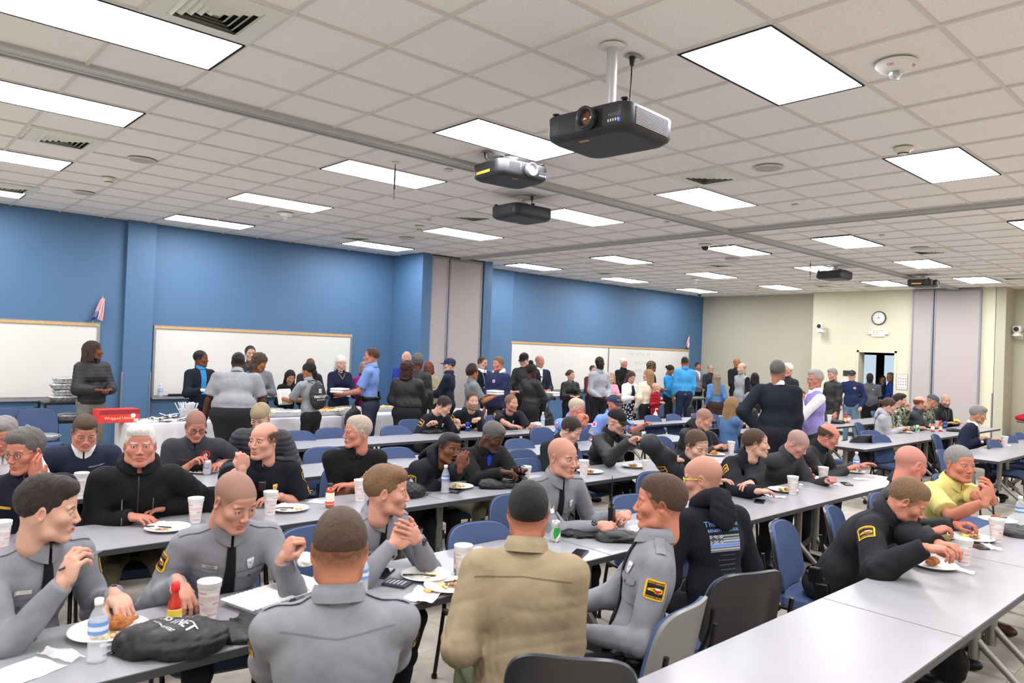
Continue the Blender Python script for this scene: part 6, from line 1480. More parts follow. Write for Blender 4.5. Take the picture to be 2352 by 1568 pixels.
# standing crowd before the pocket
p = S('S12', (934, 822), 200, 'person in royal blue suit, face hidden behind the one with curls', hf=210, Y=11.2, skin='pink', hair=('balding', 'white'), top=('suit', '#26348c'), legc='#1c2240', **hands())
p = S('S13', (938, 848), 52, 'person with dark reddish curls in black jacket seen from behind holding a cup', fem=True, hf=75, Y=9.2, skin='brown', hair=('curly', '#3a2018'), w=1.3, fat=1.35, top=('jacket', '#17171a'), hem=.98, L=(-.2, .3, 1.0, 'relax'), R=(.10, .40, 1.14, 'grip'))
p = S('S14', (960, 832), 60, 'person with round grey hair in black coat beside the one with reddish curls', fem=True, hf=50, Y=9.8, skin='brown', hair=('afro', 'salt'), w=1.15, top=('jacket', '#19191c'), hem=.85, **BK_)
p = S('S15', (985, 846), 215, 'person with orange-red hair, glasses and orange scarf, looking this way', fem=True, hf=215, Y=10.8, skin='brown', hair=('bob', '#7a3412'), top=('jacket', '#9a9070', 'cotton'), **hands()); glasses(p); strip(p, 'orange_scarf', [(-.03, .15, .02), (-.04, -.15, .02)], cloth('#d8502a'), off=.008)
p = S('S16', (1031, 838), 320, 'person in navy jacket and navy cap facing left', hf=300, Y=10.0, skin='fair', hair=('short', 'brown'), top=('jacket', '#1a2030', 'cotton'), L=(-.05, .36, 1.02, 'relax'), R=(.10, .36, 1.02, 'relax')); cap(p, '#1f2a48'); collar(p, cloth('#1a2030'), h=.05, r=.07, points=False)
p = S('S17', (1086, 856), 110, 'person with red-black curly mohawk in grey polo holding a foam box', fem=True, hf=95, Y=9.1, skin='lb', hair=('mohawk', '#2a1014'), w=1.2, fat=1.2, top=('shirt', '#6f7479'), sleeve='short', L=(-.1, .34, 1.10, 'flat'), R=(.12, .36, 1.10, 'flat')); collar(p, cloth('#6f7479')); s17 = p
p = S('S18', (1109, 834), 190, 'person with glasses and goatee in black striped sweater with blue lanyard', hf=172, Y=10.8, skin='fair', hair=('short', 'brown'), beard='g', top=('sweater', '#17181b'), **hands()); glasses(p); collar(p, cloth('#e6e4e0')); lanyard(p, '#6a9ac8')
p = S('S19', (1144, 836), 262, 'person in navy windbreaker with sunglasses on his head facing left', hf=268, Y=9.6, skin='#d08a74', hair=('flat', 'lbrown'), w=1.15, fat=1.2, top=('jacket', '#262c4c', 'cotton'), **DN); kit(p, cloth('#c9c9cf'), 'hood'); logo_round(p, -.02, .03, .06, ((.7, .7, .75), (.7, .08, .10)))
p = S('S20', (1203, 826), 255, 'person in black uniform and black cap looking down behind the woman with a bun', hf=250, hp=.3, Y=10.2, skin='fair', hair=('short', 'dk'), top=('jacket', '#121317'), **hands()); cap(p, '#141518')
p = S('S21', (1222, 852), 95, 'person with black hair in a high bun and black jacket carrying foam boxes', fem=True, hf=92, hp=.1, Y=8.9, skin='dark', hair=('bun', 'black'), w=1.15, fat=1.2, top=('jacket', '#161619'), hem=.95, L=(-.08, .38, 1.10, 'flat'), R=(.12, .38, 1.08, 'grip')); s21 = p
p = S('S22', (1240, 830), 200, 'person in dark suit with bald head and short beard near the whiteboard edge', hf=190, Y=10.6, skin='#c98a74', hair=('horse', 'gray'), beard='s', top=('suit', '#1d2230'), **hands()); suit(p, lap='#222838')
p = S('S23', (1311, 862), 205, 'person with brown hair tied back in black zip jacket, hands folded', fem=True, hf=185, Y=10.2, skin='fair', hair=('bun0', 'brown') if False else ('pony', 'brown'), top=('jacket', '#141417'), **hands(.98)); zipper(p)
p = S('S24', (1362, 850), 200, 'person in maroon polo hidden behind the tall officer in grey', hf=200, Y=11.3, skin='fair', hair=('short', 'brown'), top=('shirt', '#5c1f30'), **hands())
p = S('S25', (1378, 834), 196, 'person, tall, in light grey uniform shirt and black trousers, head tilted back', hf=205, hp=-.12, Y=9.5, skin='vd', hair=('short', 'black'), beard='s', top=('shirt', '#9a9ca4'), hem=.97, tall=1.0, **hands(.98, .22, .08)); collar(p, cloth('#9a9ca4')); [pocket(p, cloth('#9a9ca4'), u, .01) for u in (-.08, .08)]; p_s25 = p
p = S('S26', (1404, 868), 196, 'person with blond hair in pink patterned top beside the tall officer', fem=True, hf=240, Y=10.1, skin='fair', hair=('shoulder', 'blond'), top=('shirt', '#d99aa8'), **hands(1.0))
p = S('S27', (1433, 834), 200, 'person in black polo with white hair under the board handwriting', hf=200, Y=11.6, skin='#cf8a78', hair=('short', 'white'), top=('shirt', '#141416'), **hands(1.0)); collar(p, cloth('#141416'))
def floral():
    m = mat('floral_print', '#22283e', .85, spec=.1); nt = m.node_tree; b = nt.nodes['Principled BSDF']; tc = nt.nodes.new('ShaderNodeTexCoord'); n = nt.nodes.new('ShaderNodeTexVoronoi'); n.inputs['Scale'].default_value = 24; r = nt.nodes.new('ShaderNodeValToRGB'); r.color_ramp.interpolation = 'CONSTANT'; r.color_ramp.elements[0].color = (.7, .68, .62, 1); r.color_ramp.elements[1].position = .42; r.color_ramp.elements[1].color = (*srgb('#1c2340'), 1)
    nt.links.new(tc.outputs['Object'], n.inputs[0]); nt.links.new(n.outputs[0], r.inputs[0]); nt.links.new(r.outputs[0], b.inputs['Base Color']); return m
p = S('S28', (1450, 866), 196, 'person with straight brown hair, white cardigan and dark floral skirt, head bowed', fem=True, hf=200, hp=.5, Y=9.3, skin='fair', hair=('long', '#4a3026'), top=('sweater', '#e6e4e0'), legs='skirt', legc=floral(), hem=.80, **hands(1.0)); strip(p, 'navy_top', [(0, .12, .03), (0, -.05, .05), (0, -.28, .05)], cloth('#1a2036'), off=.006)
p = S('S29', (1488, 862), 30, 'person with wavy blond hair in cream sweater beside the child', fem=True, hf=330, Y=8.9, skin='fair', hair=('long', '#9a7b54'), top=('sweater', '#dfd3bd'), legc='#1c1d22', **BK_)
def plaid():
    m = mat('plaid_red', '#b0202c', .9, spec=.1); nt = m.node_tree; b = nt.nodes['Principled BSDF']; tc = nt.nodes.new('ShaderNodeTexCoord'); n = nt.nodes.new('ShaderNodeTexChecker'); n.inputs['Scale'].default_value = 28; n.inputs[1].default_value = (.55, .02, .04, 1); n.inputs[2].default_value = (.02, .01, .015, 1)
    mp = nt.nodes.new('ShaderNodeMapping'); mp.inputs['Location'].default_value = (.01, .01, .01); nt.links.new(tc.outputs['Object'], mp.inputs[0]); nt.links.new(mp.outputs[0], n.inputs[0]); nt.links.new(n.outputs[0], b.inputs['Base Color']); return m
p = S('S30', (1507, 890), 175, 'small person, a child, with nearly bald head in red and black plaid pyjamas', hf=150, Y=8.7, fixs=.62, skin='fair', hair=('stubble', 'blond'), top=('shirt', '#b0202c', plaid()), legc=plaid(), hw=(1.30, 1.25, 1.22, -.05), w=1.0, L=(-.06, .20, .70, 'relax'), R=(.06, .20, .71, 'relax'), lean=0); pc = p; cz = max(p.base[2]-.455, 0); ch_ = chair(p.base[0], p.base[1], 200, 'blue stacking chair that the small child in plaid stands on')
p = S('S31', (1498, 842), 150, 'person with brown and black locs in dark uniform facing right', hf=110, Y=10.6, skin='brown', hair=('locs', 'black', 'lbrown'), top=('shirt', '#17191f'), sleeve='short', **hands(1.05))
p = S('S32', (1540, 850), 172, 'person in bright blue jacket with black hair bun looking down', fem=True, hf=180, hp=.45, Y=10.7, skin='lb', hair=('pony', 'black'), top=('jacket', '#2a8cc6', 'cotton'), **hands(.98, .34)); strip(p, 'black_top', [(0, .12, .03), (0, -.2, .04)], cloth('#141416'), off=.006)
p = S('S33', (1573, 832), 35, 'person in bright sky blue jacket and jeans seen from behind', hf=62, Y=10.2, skin='lb', hair=('fade', 'black'), w=1.1, fat=1.15, top=('jacket', '#3f93c8', 'cotton'), legc='#1f2a40', **BK_); collar(p, cloth('#2f7fc0'), h=.05, r=.07, points=False)
p = S('S34', (1603, 842), 205, 'person in grey suit jacket over checked shirt, hands folded', hf=205, Y=12.0, skin='#c08068', hair=('short', 'dk'), beard='s', top=('suit', '#6f7480'), **hands(.98)); suit(p, '#d8dcdc', lap='#7a7f8a')
p = S('S35', (1632, 846), 205, 'person with dark framed glasses behind the long wavy grey hair', hf=212, Y=11.3, skin='fair', hair=('short', 'gray'), top=('shirt', '#26282e'), **hands()); glasses(p, '#141414', rim=.002)
p = S('S36', (1645, 868), 40, 'person with very long wavy grey-blond hair in blue shirt seen from behind', fem=True, hf=42, Y=9.1, skin='fair', hair=('vlong', '#8a7d68'), w=1.15, fat=1.2, top=('shirt', '#4f76a8', 'fleece'), legc='#3a2c22', **BK_); mb = MB(); c = p.hc+p.HR @ np.array([0, -.135, .03]); mb.tube([c-p.latx*.04, c, c+p.latx*.04], .012, 8); mb.build('hair_clip', mat('clip', '#b98848', .4), p.root)
p = S('S37', (1693, 834), 205, 'person in black uniform jacket with bald head behind the grey vest', hf=200, Y=10.6, skin='lb', hair=('bald', 'black'), top=('jacket', '#131418', 'cotton'), **hands(1.05)); strip(p, 'white_shirt', [(0, .15, .03), (0, -.1, .03)], cloth('#dedee0'), off=.006)
p = S('S38', (1703, 846), 285, 'person in grey vest over black sleeves facing left', hf=275, Y=8.6, skin='fair', hair=('balding', 'gray'), beard='b', top=('vest', '#8c9094'), **DN); g2 = cloth('#141518')
for sd in (-1, 1):
    am = p.arms[sd]; V, F = sdf_mesh([p_cap(am['S'], am['E'], .058, .052, k=.02), p_cyl(am['E'], am['W'], .054, .04, k=.02)], .013); link('sleeve', raw_mesh('sleeve', V, F, g2), p.root)
p = S('S39', (1733, 868), 40, 'person with long black hair seen from behind, left of the large dark suit', fem=True, hf=45, Y=8.5, skin='tan', hair=('shoulder', 'black'), top=('jacket', '#17181c'), **BK_)
p = S('S40', (1787, 852), 52, 'person in large dark navy blazer seen from behind, hand on hip', hf=80, D=9.0, skin='#a8705a', hair=('short', 'salt'), w=1.22, fat=1.15, top=('suit', '#191d28'), legc='#181b24', hem=.78, L=(-.20, .0, 1.0, 'fist', None, (.8, -.2, -.2), (-1, -.1, .1)), R=(.24, .10, .80, 'relax', (1, 0, 0), None, (.1, -1, -.2))); collar(p, cloth('#d8dce4'), h=.035, r=.06, points=False); s40 = p
p = S('S41', (1809, 850), 285, 'person with grey hair and glasses in dark coat facing left behind the navy blazer', hf=275, D=14.2, skin='pink', hair=('swept', 'white'), top=('coat', '#24252a', 'cotton'), **DN); glasses(p)
p = S('S42', (1872, 872), 318, 'person in lavender sweater vest over white shirt, hand on his chin', hf=285, D=9.5, skin='#cf8c78', hair=('swept', '#a8a49e'), w=1.12, fat=1.15, top=('vest', '#9488c8'), legc='#2a2b30', L=(-.02, .20, 1.38, 'fist', None, (0, .2, 1), (-.7, .2, -1)), R=(-.02, .26, 1.10, 'relax', None, (-1, .2, 0))); collar(p, cloth('#e8e8ee')); glasses(p, '#3a3a3e')
for sd in (-1, 1):
    am = p.arms[sd]; V, F = sdf_mesh([p_cap(am['S'], am['E'], .062, .056, k=.02), p_cyl(am['E'], am['W'], .056, .04, k=.02)], .011, lambda D, X, Y, Z: D+.006*folds(X, Y, Z, 45., 2.)); link('sleeve', raw_mesh('sleeve', V, F, cloth('#e4e4ea')), p.root)
p = S('S43', (1912, 860), 300, 'person with grey hair in black leather jacket facing left beside the cream wall', hf=290, hp=.2, D=15.3, skin='pink', hair=('swept', 'gray'), w=1.1, top=('jacket', '#1a1a1c'), legc='#4a4a4c', **DN)
p = S('S44', (1957, 862), 255, 'person in navy sweatshirt, jeans and trucker cap, hands in pockets', hf=255, D=17.0, skin='fair', hair=('cap', 'brown'), w=1.1, top=('sweater', '#1f2c4e'), legc='#5f7890', L=(-.22, .10, .86, 'fist'), R=(.22, .10, .86, 'fist')); cap(p, '#2a2c33', logo=('= =', '#e0e0e0', .03)); glasses(p); logo_round(p, -.08, .03, .06, ((.6, .45, .1), (.55, .25, .2)))
p = S('S45', (1998, 868), 245, 'person in dark grey polo standing in the doorway', hf=245, X=18.55, skin='vd', hair=('short', 'black'), beard='b', w=1.25, fat=1.35, top=('shirt', '#4c4e52'), sleeve='short', legc='#121214', **DN); collar(p, cloth('#4c4e52')); badge(p, -.08, .03, (.03, .03))
p = S('S46', (2027, 872), 255, 'person with brown hair in the dark corridor behind the door', fem=True, hf=230, X=20.2, skin='fair', hair=('shoulder', 'brown'), top=('shirt', '#23304a'), **DN)
p = S('S47', (2045, 866), 330, 'person in royal blue polo in the corridor by the door edge', hf=300, X=19.75, skin='#b87a64', hair=('fade', 'gray'), top=('shirt', '#1d3a80'), sleeve='short', **DN)
# ================================================================ things on the tables
m_foam = mat('styrofoam', '#dededc', .6, spec=.3, bump=(400, .1)); m_paper = mat('paper_plate', '#dddad6', .7); m_foil = mat('foil', '#dadada', .38, .75, bump=(40, .8)); m_red = mat('print_red', '#dd5a48', .7); m_green = mat('print_green', '#8fc07a', .7)
m_bag = mat('bag_black', '#1a1a1c', .55, spec=.4, bump=(30, .5)); m_wtxt = mat('print_white', '#e6e6e6', .7); m_wrapc = mat('clear_wrap', '#ffffff', .15, alpha=.30); m_clear = mat('clear_plastic', '#eef4f8', .06, alpha=.28)
def pxp(px, z=TH): P = at(px[0], px[1], z); return (float(P[0]), float(P[1]), z)
def cyl_text(name, s, size, m, parent, r, z, th0, sx=1., slope=0.):
    T, F = text_geo(s); T = T*size; th = th0+T[:, 0]*sx/r; rr = r+slope*(T[:, 1]); P = np.stack([rr*np.cos(th), rr*np.sin(th), z+T[:, 1]], 1); return link(name, raw_mesh(name, P, F, m, smooth=False), parent)
CAMA = lambda P: math.atan2(-P[1], -P[0])
_cup = None
def cup(px, label, z=TH, s=1.0, P=None):
    global _cup
    P = P or pxp(px, z)
    if _cup is None:
        r = empty('foam_cup'); mb = MB(); mb.lathe([(.0001, 0), (.030, 0), (.0305, .003), (.0425, .125), (.0435, .128), (.0462, .131), (.047, .150), (.0480, .152), (.0470, .1545), (.0450, .152), (.0425, .131), (.0405, .10)], 28, cap0=False, cap1=False); mb.build('body', m_foam, r)
        for z_, n in ((.112, 3), (.068, 3), (.024, 3)):
            for k in range(n):
                rr = .031+(z_)*.096+.0006; cyl_text('print', 'BOJO' if False else 'BOX & CO' if False else 'SIP&CO' if False else 'BOJANGLES', .0125, m_red, r, rr, z_, k*2*math.pi/n+.2*z_*50, sx=.62, slope=.096)
        mb = MB()
        for z_ in (.046, .090):
            for k in range(30):
                th = k*2*math.pi/30; 
                for q in (0,): 
                    a0, a1 = th, th+.13; z0, z1 = z_-.010, z_+.010; r0, r1 = .031+z0*.096+.0006, .031+z1*.096+.0006
                    mb.add([(r0*math.cos(a0), r0*math.sin(a0), z0), (r0*math.cos(a0+.03), r0*math.sin(a0+.03), z0), (r1*math.cos(a1+.03), r1*math.sin(a1+.03), z1), (r1*math.cos(a1), r1*math.sin(a1), z1)], [[0, 1, 2, 3]])
        mb.build('hatch_pattern', m_red, r)
        _cup = r; o = r
    else: o = copy_tree(_cup)
    o.location = P; o.rotation_euler = (0, 0, CAMA(P)+random.uniform(-.4, .4)); o.scale = (s, s, s); tag(o, label, 'cup', 'tall foam cups'); return o
def food(kind, seed=1):
    rs = np.random.RandomState(seed); pr = []
    n = {'chicken': 9, 'pulled': 26, 'rice': 22, 'scraps': 10, 'mac': 16}[kind]
    for k in range(n):
        a = rs.uniform(0, 6.28); r = rs.uniform(0, .036); c = (r*math.cos(a), r*math.sin(a), rs.uniform(.006, .022))
        if kind == 'chicken': pr.append(p_ell((c[0]*.8, c[1]*.7, .018+rs.uniform(0, .02)), (rs.uniform(.018, .032), rs.uniform(.014, .022), rs.uniform(.012, .02)), R=Rz(a), k=.008))
        elif kind in ('pulled',): pr.append(p_cap(c, np.array(c)+rs.uniform(-.018, .018, 3)*[1, 1, .5], .005, .004, k=.003))
        elif kind == 'mac': pr.append(p_cap(c, np.array(c)+rs.uniform(-.01, .01, 3), .006, .006, k=.003))
        else: pr.append(p_ell((c[0], c[1], .006), (.007, .006, .005), k=.003))
    if kind == 'chicken': pr.append(p_cap((.02, 0, .025), (.06, .01, .03), .010, .007, k=.01))
    V, F = sdf_mesh(pr, .0022, lambda D, X, Y, Z: np.maximum(D+.0018*rnoise(X, Y, Z, 420, seed), .001-Z)); return V, F
FC = {'chicken': '#a8652c', 'pulled': '#b5804c', 'rice': '#e2cf9a', 'scraps': '#dcae6a', 'mac': '#e8cf6e'}
_food = {}
def food_obj(kind, parent, loc, rz=0, s=1.):
    if kind not in _food: V, F = food(kind, len(_food)+2); _food[kind] = raw_mesh(kind, V, F, mat('food_'+kind, FC[kind], .6, bump=(200, .6), vary=(70, .35)))
    o = link({'chicken': 'fried_chicken', 'pulled': 'pulled_pork', 'rice': 'rice', 'scraps': 'food_scraps', 'mac': 'macaroni'}[kind], _food[kind], parent, loc, (0, 0, rz)); o.scale = (s, s, s); return o
_plate = None
def plate(px, label, foods=(), fork=None, s=1.0, z=TH, napkin=False):
    global _plate
    P = pxp(px, z+.01); r = empty('paper_plate', (P[0], P[1], z))
    if _plate is None:
        mb = MB(); n = 36; prof = [(.0001, .002), (.080, .002), (.088, .006), (.097, .014), (.115, .019), (.125, .0205), (.1255, .018), (.115, .016), (.097, .011), (.088, .003), (.078, 0), (.0001, 0)]; mb.lathe(prof, n, cap0=False, cap1=False); _plate = mb.mesh('dish', m_paper)
    o = link('dish', _plate, r); r.scale = (s, s, s)
    for k, (kd, x, y) in enumerate(foods): food_obj(kd, r, (x, y, .003), k*1.3)
    if fork is not None: fork_geo(r, (fork[0], fork[1], .022), fork[2], .0)
    if napkin: crumple(r, (-.02, .03, .01), .05, 3)
    ff = ' and '.join(sorted({{'chicken': 'fried chicken', 'pulled': 'pulled pork', 'rice': 'rice', 'scraps': 'scraps', 'mac': 'macaroni'}[f[0]] for f in foods}))
    tag(r, label, 'plate', 'paper plates with food'); return r
def fork_geo(parent, loc, rz, tilt=0, name='fork', m=None):
    mb = MB(); mb.tube([(0, -.075, 0), (0, 0, .004), (0, .035, .003)], [.0045, .0032, .003], 6); mb.box((-.011, .035, .001), (.011, .052, .004)); [mb.box((x-.0016, .05, .001), (x+.0016, .082, .003)) for x in (-.009, -.003, .003, .009)]
    return mb.build(name, m or mat('fork_black', '#151515', .35), parent, loc, (tilt, 0, rz))
def crumple(parent, loc, r, seed, m=None, name='napkin', flat=.55):
    rs = np.random.RandomState(seed); pr = [p_ell((rs.uniform(-.4, .4)*r, rs.uniform(-.4, .4)*r, r*.3), (r*.62, r*.35, r*.32*flat*2), R=Rz(rs.uniform(0, 3)), k=.01) for _ in range(4)]
    V, F = sdf_mesh(pr, r/12, lambda D, X, Y, Z: np.maximum(D+r*.10*folds(X, Y, Z, 5./r, seed), -Z+.0005)); return link(name, raw_mesh(name, V, F, m or mat('napkin_white', '#e9e7e3', .8)), parent, loc)
def flatsheet(name, w_, h_, m, seed=1, amp=.004, n=14, th=.0012):
    rs = np.random.RandomState(seed); u = np.linspace(-1, 1, n); U, V = np.meshgrid(u, u, indexing='ij'); Z = .002+amp*(.5+.5*np.sin(U*3+seed)*np.cos(V*4+seed*2))+amp*.4*rs.rand(n, n)
    P = np.stack([U*w_/2*(1+.03*np.sin(V*5+seed)), V*h_/2*(1+.03*np.sin(U*6+seed)), Z], -1); Q = P.copy(); Q[..., 2] -= th; return slab(P, Q)
def bottle(px, label, z=TH, P=None, lab='blue', cat='bottle'):
    P = P or pxp(px, z); r = empty('water_bottle', P)
    mb = MB(); prof = [(.0001, .002), (.024, .002), (.031, .006)]
    for k in range(10): prof += [(.0318, .014+k*.0085), (.0302, .018+k*.0085)]
    prof += [(.0315, .102), (.0315, .135), (.030, .150), (.022, .172), (.0135, .186), (.0128, .200)]; mb.lathe(prof, 24, cap0=False, cap1=False); mb.build('body', m_clear, r)
    mb = MB(); mb.lathe([(.0001, .004), (.028, .006), (.0285, .145), (.0001, .1451)], 20, cap0=False, cap1=False); mb.build('water', mat('water', '#dfe9ee', .05, alpha=.16), r) if lab != 'none' else None
    if lab != 'none': mb = MB(); mb.lathe([(.0325, .100), (.0325, .142)], 24, cap0=False, cap1=False); mb.build('label', mat('label_blue', '#6f9ad6', .4), r); mb = MB(); mb.lathe([(.0327, .113), (.0327, .128)], 24, cap0=False, cap1=False); mb.build('label_band', mat('label_pale', '#d8e2f0', .4), r)
    mb = MB(); mb.lathe([(.0145, .198), (.0150, .200), (.0150, .216), (.0135, .218), (.0001, .218)], 20, cap0=False, cap1=False); mb.build('screw_cap', m_white, r); tag(r, label, 'bottle'); return r
def can(px, label, kind='silver', z=TH):
    P = pxp(px, z); r = empty('drink_can', P); mb = MB(); mb.lathe([(.024, 0), (.0265, .003), (.033, .013), (.033, .105), (.027, .120), (.0265, .122), (.0255, .120), (.025, .117), (.0001, .117)], 28, cap0=True, cap1=False)
    col = {'silver': '#c9ccd2', 'green': '#c9d0cb', 'blue': '#1f4fb0'}[kind]; mb.build('body', mat('can_'+kind, col, .25, .7), r)
    mb = MB(); mb.tube([(0, -.008, .1185), (0, .010, .1195)], .004, 6); mb.build('pull_tab', m_alu, r)
    a = CAMA(P); w_ = {'silver': 'Pepsi', 'blue': 'pepsi', 'green': ''}[kind]
    if kind == 'green':
        for k in range(2):
            th = a+.3+k*math.pi; mb = MB(); mb.grid([[(.0334*math.cos(th+u*.7*(1-.3*abs(v))), .0334*math.sin(th+u*.7*(1-.3*abs(v))), .055+v*.032) for v in np.linspace(-1, 1, 7)] for u in np.linspace(-1, 1, 9)]); mb.build('green_mark', mat('can_greenmark', '#2f9a3e', .3, .3), r); mb = MB(); mb.grid([[(.0337*math.cos(th+.25+u*.45), .0337*math.sin(th+.25+u*.45), .030+v*.012+.02*u) for v in np.linspace(-1, 1, 3)] for u in np.linspace(-1, 1, 9)]); mb.build('stripe', mat('can_stripe', '#e3e8e3', .3, .3), r)
    else:
        o = cyl_text('lettering', w_, .026, mat('can_txt'+kind, '#23408c' if kind == 'silver' else '#e8ecf4', .4), r, .0338, .06, a)
    tag(r, label, 'can'); return r
def sauce(px, label, z=TH, tall=False, P=None):
    P = P or pxp(px, z); r = empty('sauce_bottle', P); mb = MB()
    if not tall:
        mb.lathe([(.0001, .002), (.024, .002), (.026, .008), (.026, .100), (.024, .115), (.016, .135), (.013, .150), (.012, .165)], 20, cap0=False, cap1=False); mb.build('body', mat('hot_sauce', '#b52a1a', .12, coat=.6, vary=(20, .3)), r); mb = MB(); mb.lathe([(.0265, .030), (.0265, .095)], 20, cap0=False, cap1=False); l = mb.build('label', mat('sauce_label', '#e9e0d0', .5), r)
        mb = MB(); mb.lathe([(.0268, .070), (.0268, .092)], 20, cap0=False, cap1=False); mb.build('label_band', mat('label_yellow2', '#e8c832', .5), r); cyl_text('lettering', 'HOT', .022, m_red, r, .0272, .048, CAMA(P)); mb = MB(); mb.lathe([(.0155, .160), (.0165, .163), (.0155, .188), (.010, .196), (.0001, .197)], 16, cap0=False, cap1=False); mb.build('screw_cap', mat('cap_red', '#d42222', .35), r)
    else:
        mb.lathe([(.0001, .002), (.028, .002), (.030, .008), (.030, .110), (.026, .128), (.015, .140), (.014, .150)], 20, cap0=False, cap1=False); mb.build('body', mat('bbq_sauce', '#a8441c', .1, coat=.7), r); mb = MB(); mb.lathe([(.0304, .025), (.0304, .105)], 20, cap0=False, cap1=False); mb.build('label', mat('sauce_label', '#e9e0d0', .5), r); mb = MB(); mb.lathe([(.0307, .028), (.0307, .045)], 20, cap0=False, cap1=False); mb.build('label_band', m_red, r); mb = MB(); mb.lathe([(.0165, .146), (.0165, .166), (.0001, .167)], 16, cap0=False, cap1=False); mb.build('screw_cap', m_black, r)
    tag(r, label, 'sauce bottle'); return r
def phone(px, ang, label, z=TH, col='#101013', case=None):
    P = pxp(px, z); r = empty('phone', P, ang); mb = MB(); mb.box((-.038, -.078, 0), (.038, .078, .009), bev=.003); mb.build('case', mat('case'+(case or col), case or col, .4), r); mb = MB(); mb.box((-.034, -.073, .0091), (.034, .073, .0098)); mb.build('screen', mat('phone_screen', '#0c0d10', .06), r); tag(r, label, 'phone'); return r
def bag(px, ang, label, L_=.34, W_=.22, H_=.07, text=None, seed=1, z=TH, txt_rot=0., group=None):
    P = pxp(px, z); r = empty('drawstring_bag', P, ang); pr = [p_ell((0, 0, H_*.35), (L_/2, W_/2, H_*.5), k=.02), p_ell((-L_*.22, .02, H_*.45), (L_*.28, W_*.36, H_*.5), k=.03), p_ell((L_*.30, -.01, H_*.22), (L_*.26, W_*.38, H_*.28), k=.03)]
    post = lambda D, X, Y, Z: np.maximum(D+.012*folds(X, Y, Z, 34., seed)+.005*folds(X, Y, Z, 80., seed+2), .001-Z)
    V, F = sdf_mesh(pr, .0055 if np.hypot(P[0], P[1]) < 6 else .009, post); link('sack', raw_mesh('sack', V, F, m_bag), r)
    mb = MB(); rs = np.random.RandomState(seed)
    for q in range(2):
        pts = []; a0 = rs.uniform(0, 1)
        for t in np.linspace(0, 1, 20): pts.append((L_*.42+.06*math.sin(t*6+a0)+.05*t, (.03-.09*q)+.035*math.sin(t*9+q), .006))
        mb.tube(pts, .0024, 5)
    mb.build('cord', m_black, r)
    if text:
        for s_, dy, sz in text:
            T, Fc = text_geo(s_); T = T*sz; c, si = math.cos(txt_rot), math.sin(txt_rot); T = np.stack([T[:, 0]*c-(T[:, 1]+dy)*si, T[:, 0]*si+(T[:, 1]+dy)*c], 1); Q = np.concatenate([T, np.full((len(T), 1), .2)], 1)
            for _ in range(26): d = sdf_at(pr, Q, post); Q[:, 2] -= np.clip(d-.002, -.02, .05)*.8
            link('lettering', raw_mesh('lettering', Q, Fc, m_wtxt, smooth=False), r)
    tag(r, label, 'bag', group or 'black drawstring gift bags'); return r
def wrap_scrap(px, label, seed=1, size=.09, z=TH):
    P = pxp(px, z); r = flatsheet('wrapper', size*1.8, size*.7, m_wrapc, seed, .014, 12).build('plastic_wrapper', m_wrapc, None, P, (0, 0, seed)); tag(r, label, 'wrapper', 'clear cutlery wrappers'); return r
def napk(px, label, seed=1, size=.05, z=TH): 
    P = pxp(px, z); o = crumple(None, P, size, seed, name='napkin'); tag(o, label, 'napkin', 'crumpled paper napkins'); return o
# ---- held things
def held(p, sd, off=(0, .085, -.02)):
    am = p.arms[sd]; return p.toworld(am['W']+am['x']*off[0]*(1)+am['hd']*off[1]+am['up']*off[2])
# ---- troopers' table
cup((478, 1420), 'foam cup with red print in front of the shaven trooper'); cup((1062, 1322), 'foam cup with red print beside the green can'); cup((1, 1265), 'foam cup cut off by the left edge') 
sauce((399, 1452), 'red hot sauce bottle with red cap in the shaven trooper\'s reach')
bottle((222, 1518), 'half empty clear water bottle in front of the leftmost trooper'); bottle((828, 1378), 'water bottle with blue label half hidden by the foreground head')
plate((250, 1448), 'paper plate with fried chicken in front of the leftmost trooper', [('chicken', .03, .0), ('mac', -.04, -.03), ('scraps', 0, -.05)], s=1.12)
can((1056, 1318), 'silver and green soda can behind a foam cup', 'green'); can((1275, 1243), 'silver and green soda can on the black bag\'s edge', 'green')
bag((400, 1492), 2.5, 'black drawstring bag with white lettering, crumpled in the left foreground', .36, .26, .11, [('FIRSTNET', .0, .055), ('Built with AT&T', -.045, .020)], 1, txt_rot=math.pi*.0+2.4)
bag((545, 1455), -.3, 'black bag lying flat behind the crumpled one with lettering', .34, .22, .03, None, 2)
bag((1340, 1225), -.5, 'black bag spread flat before the bald trooper with radio', .34, .22, .025, None, 3); bag((1420, 1240), -.4, 'black bag by the elbow of the trooper in profile', .26, .16, .05, None, 4)
def foam_tray(px, ang, label, z=TH):
    P = pxp(px, z); r = empty('foam_tray', P, ang); 
    for k, x0 in enumerate((-.22, .0)):
        mb = MB(); n = 25; u = np.linspace(-1, 1, n); U, V = np.meshgrid(u, u, indexing='ij'); e = np.maximum(np.abs(U), np.abs(V)); Z = .004+.030*np.clip((e-.78)/.16, 0, 1)**.8; Z += .018*np.exp(-((U)/.05)**2)*(V > -.1)*(k == 0)*(e < .85)+.018*np.exp(-((V+.1)/.05)**2)*(k == 0)*(e < .85); Z += .002*np.sin(U*30)*(e > .93)
        Pp = np.stack([x0+.11+U*.108, V*.108, Z], -1); Q = Pp.copy(); Q[..., 2] -= .003; slab(Pp, Q).build('tray_half' if k == 0 else 'tray_lid', m_foam, r)
    food_obj('rice', r, (-.10, .03, .006), 0, 1.1); food_obj('scraps', r, (-.15, .05, .006), 1); fork_geo(r, (-.06, .02, .03), 1.9); tag(r, label, 'foam tray'); return r
foam_tray((640, 1375), .25+math.pi, 'open white foam clamshell tray with rice, left of the foreground head')
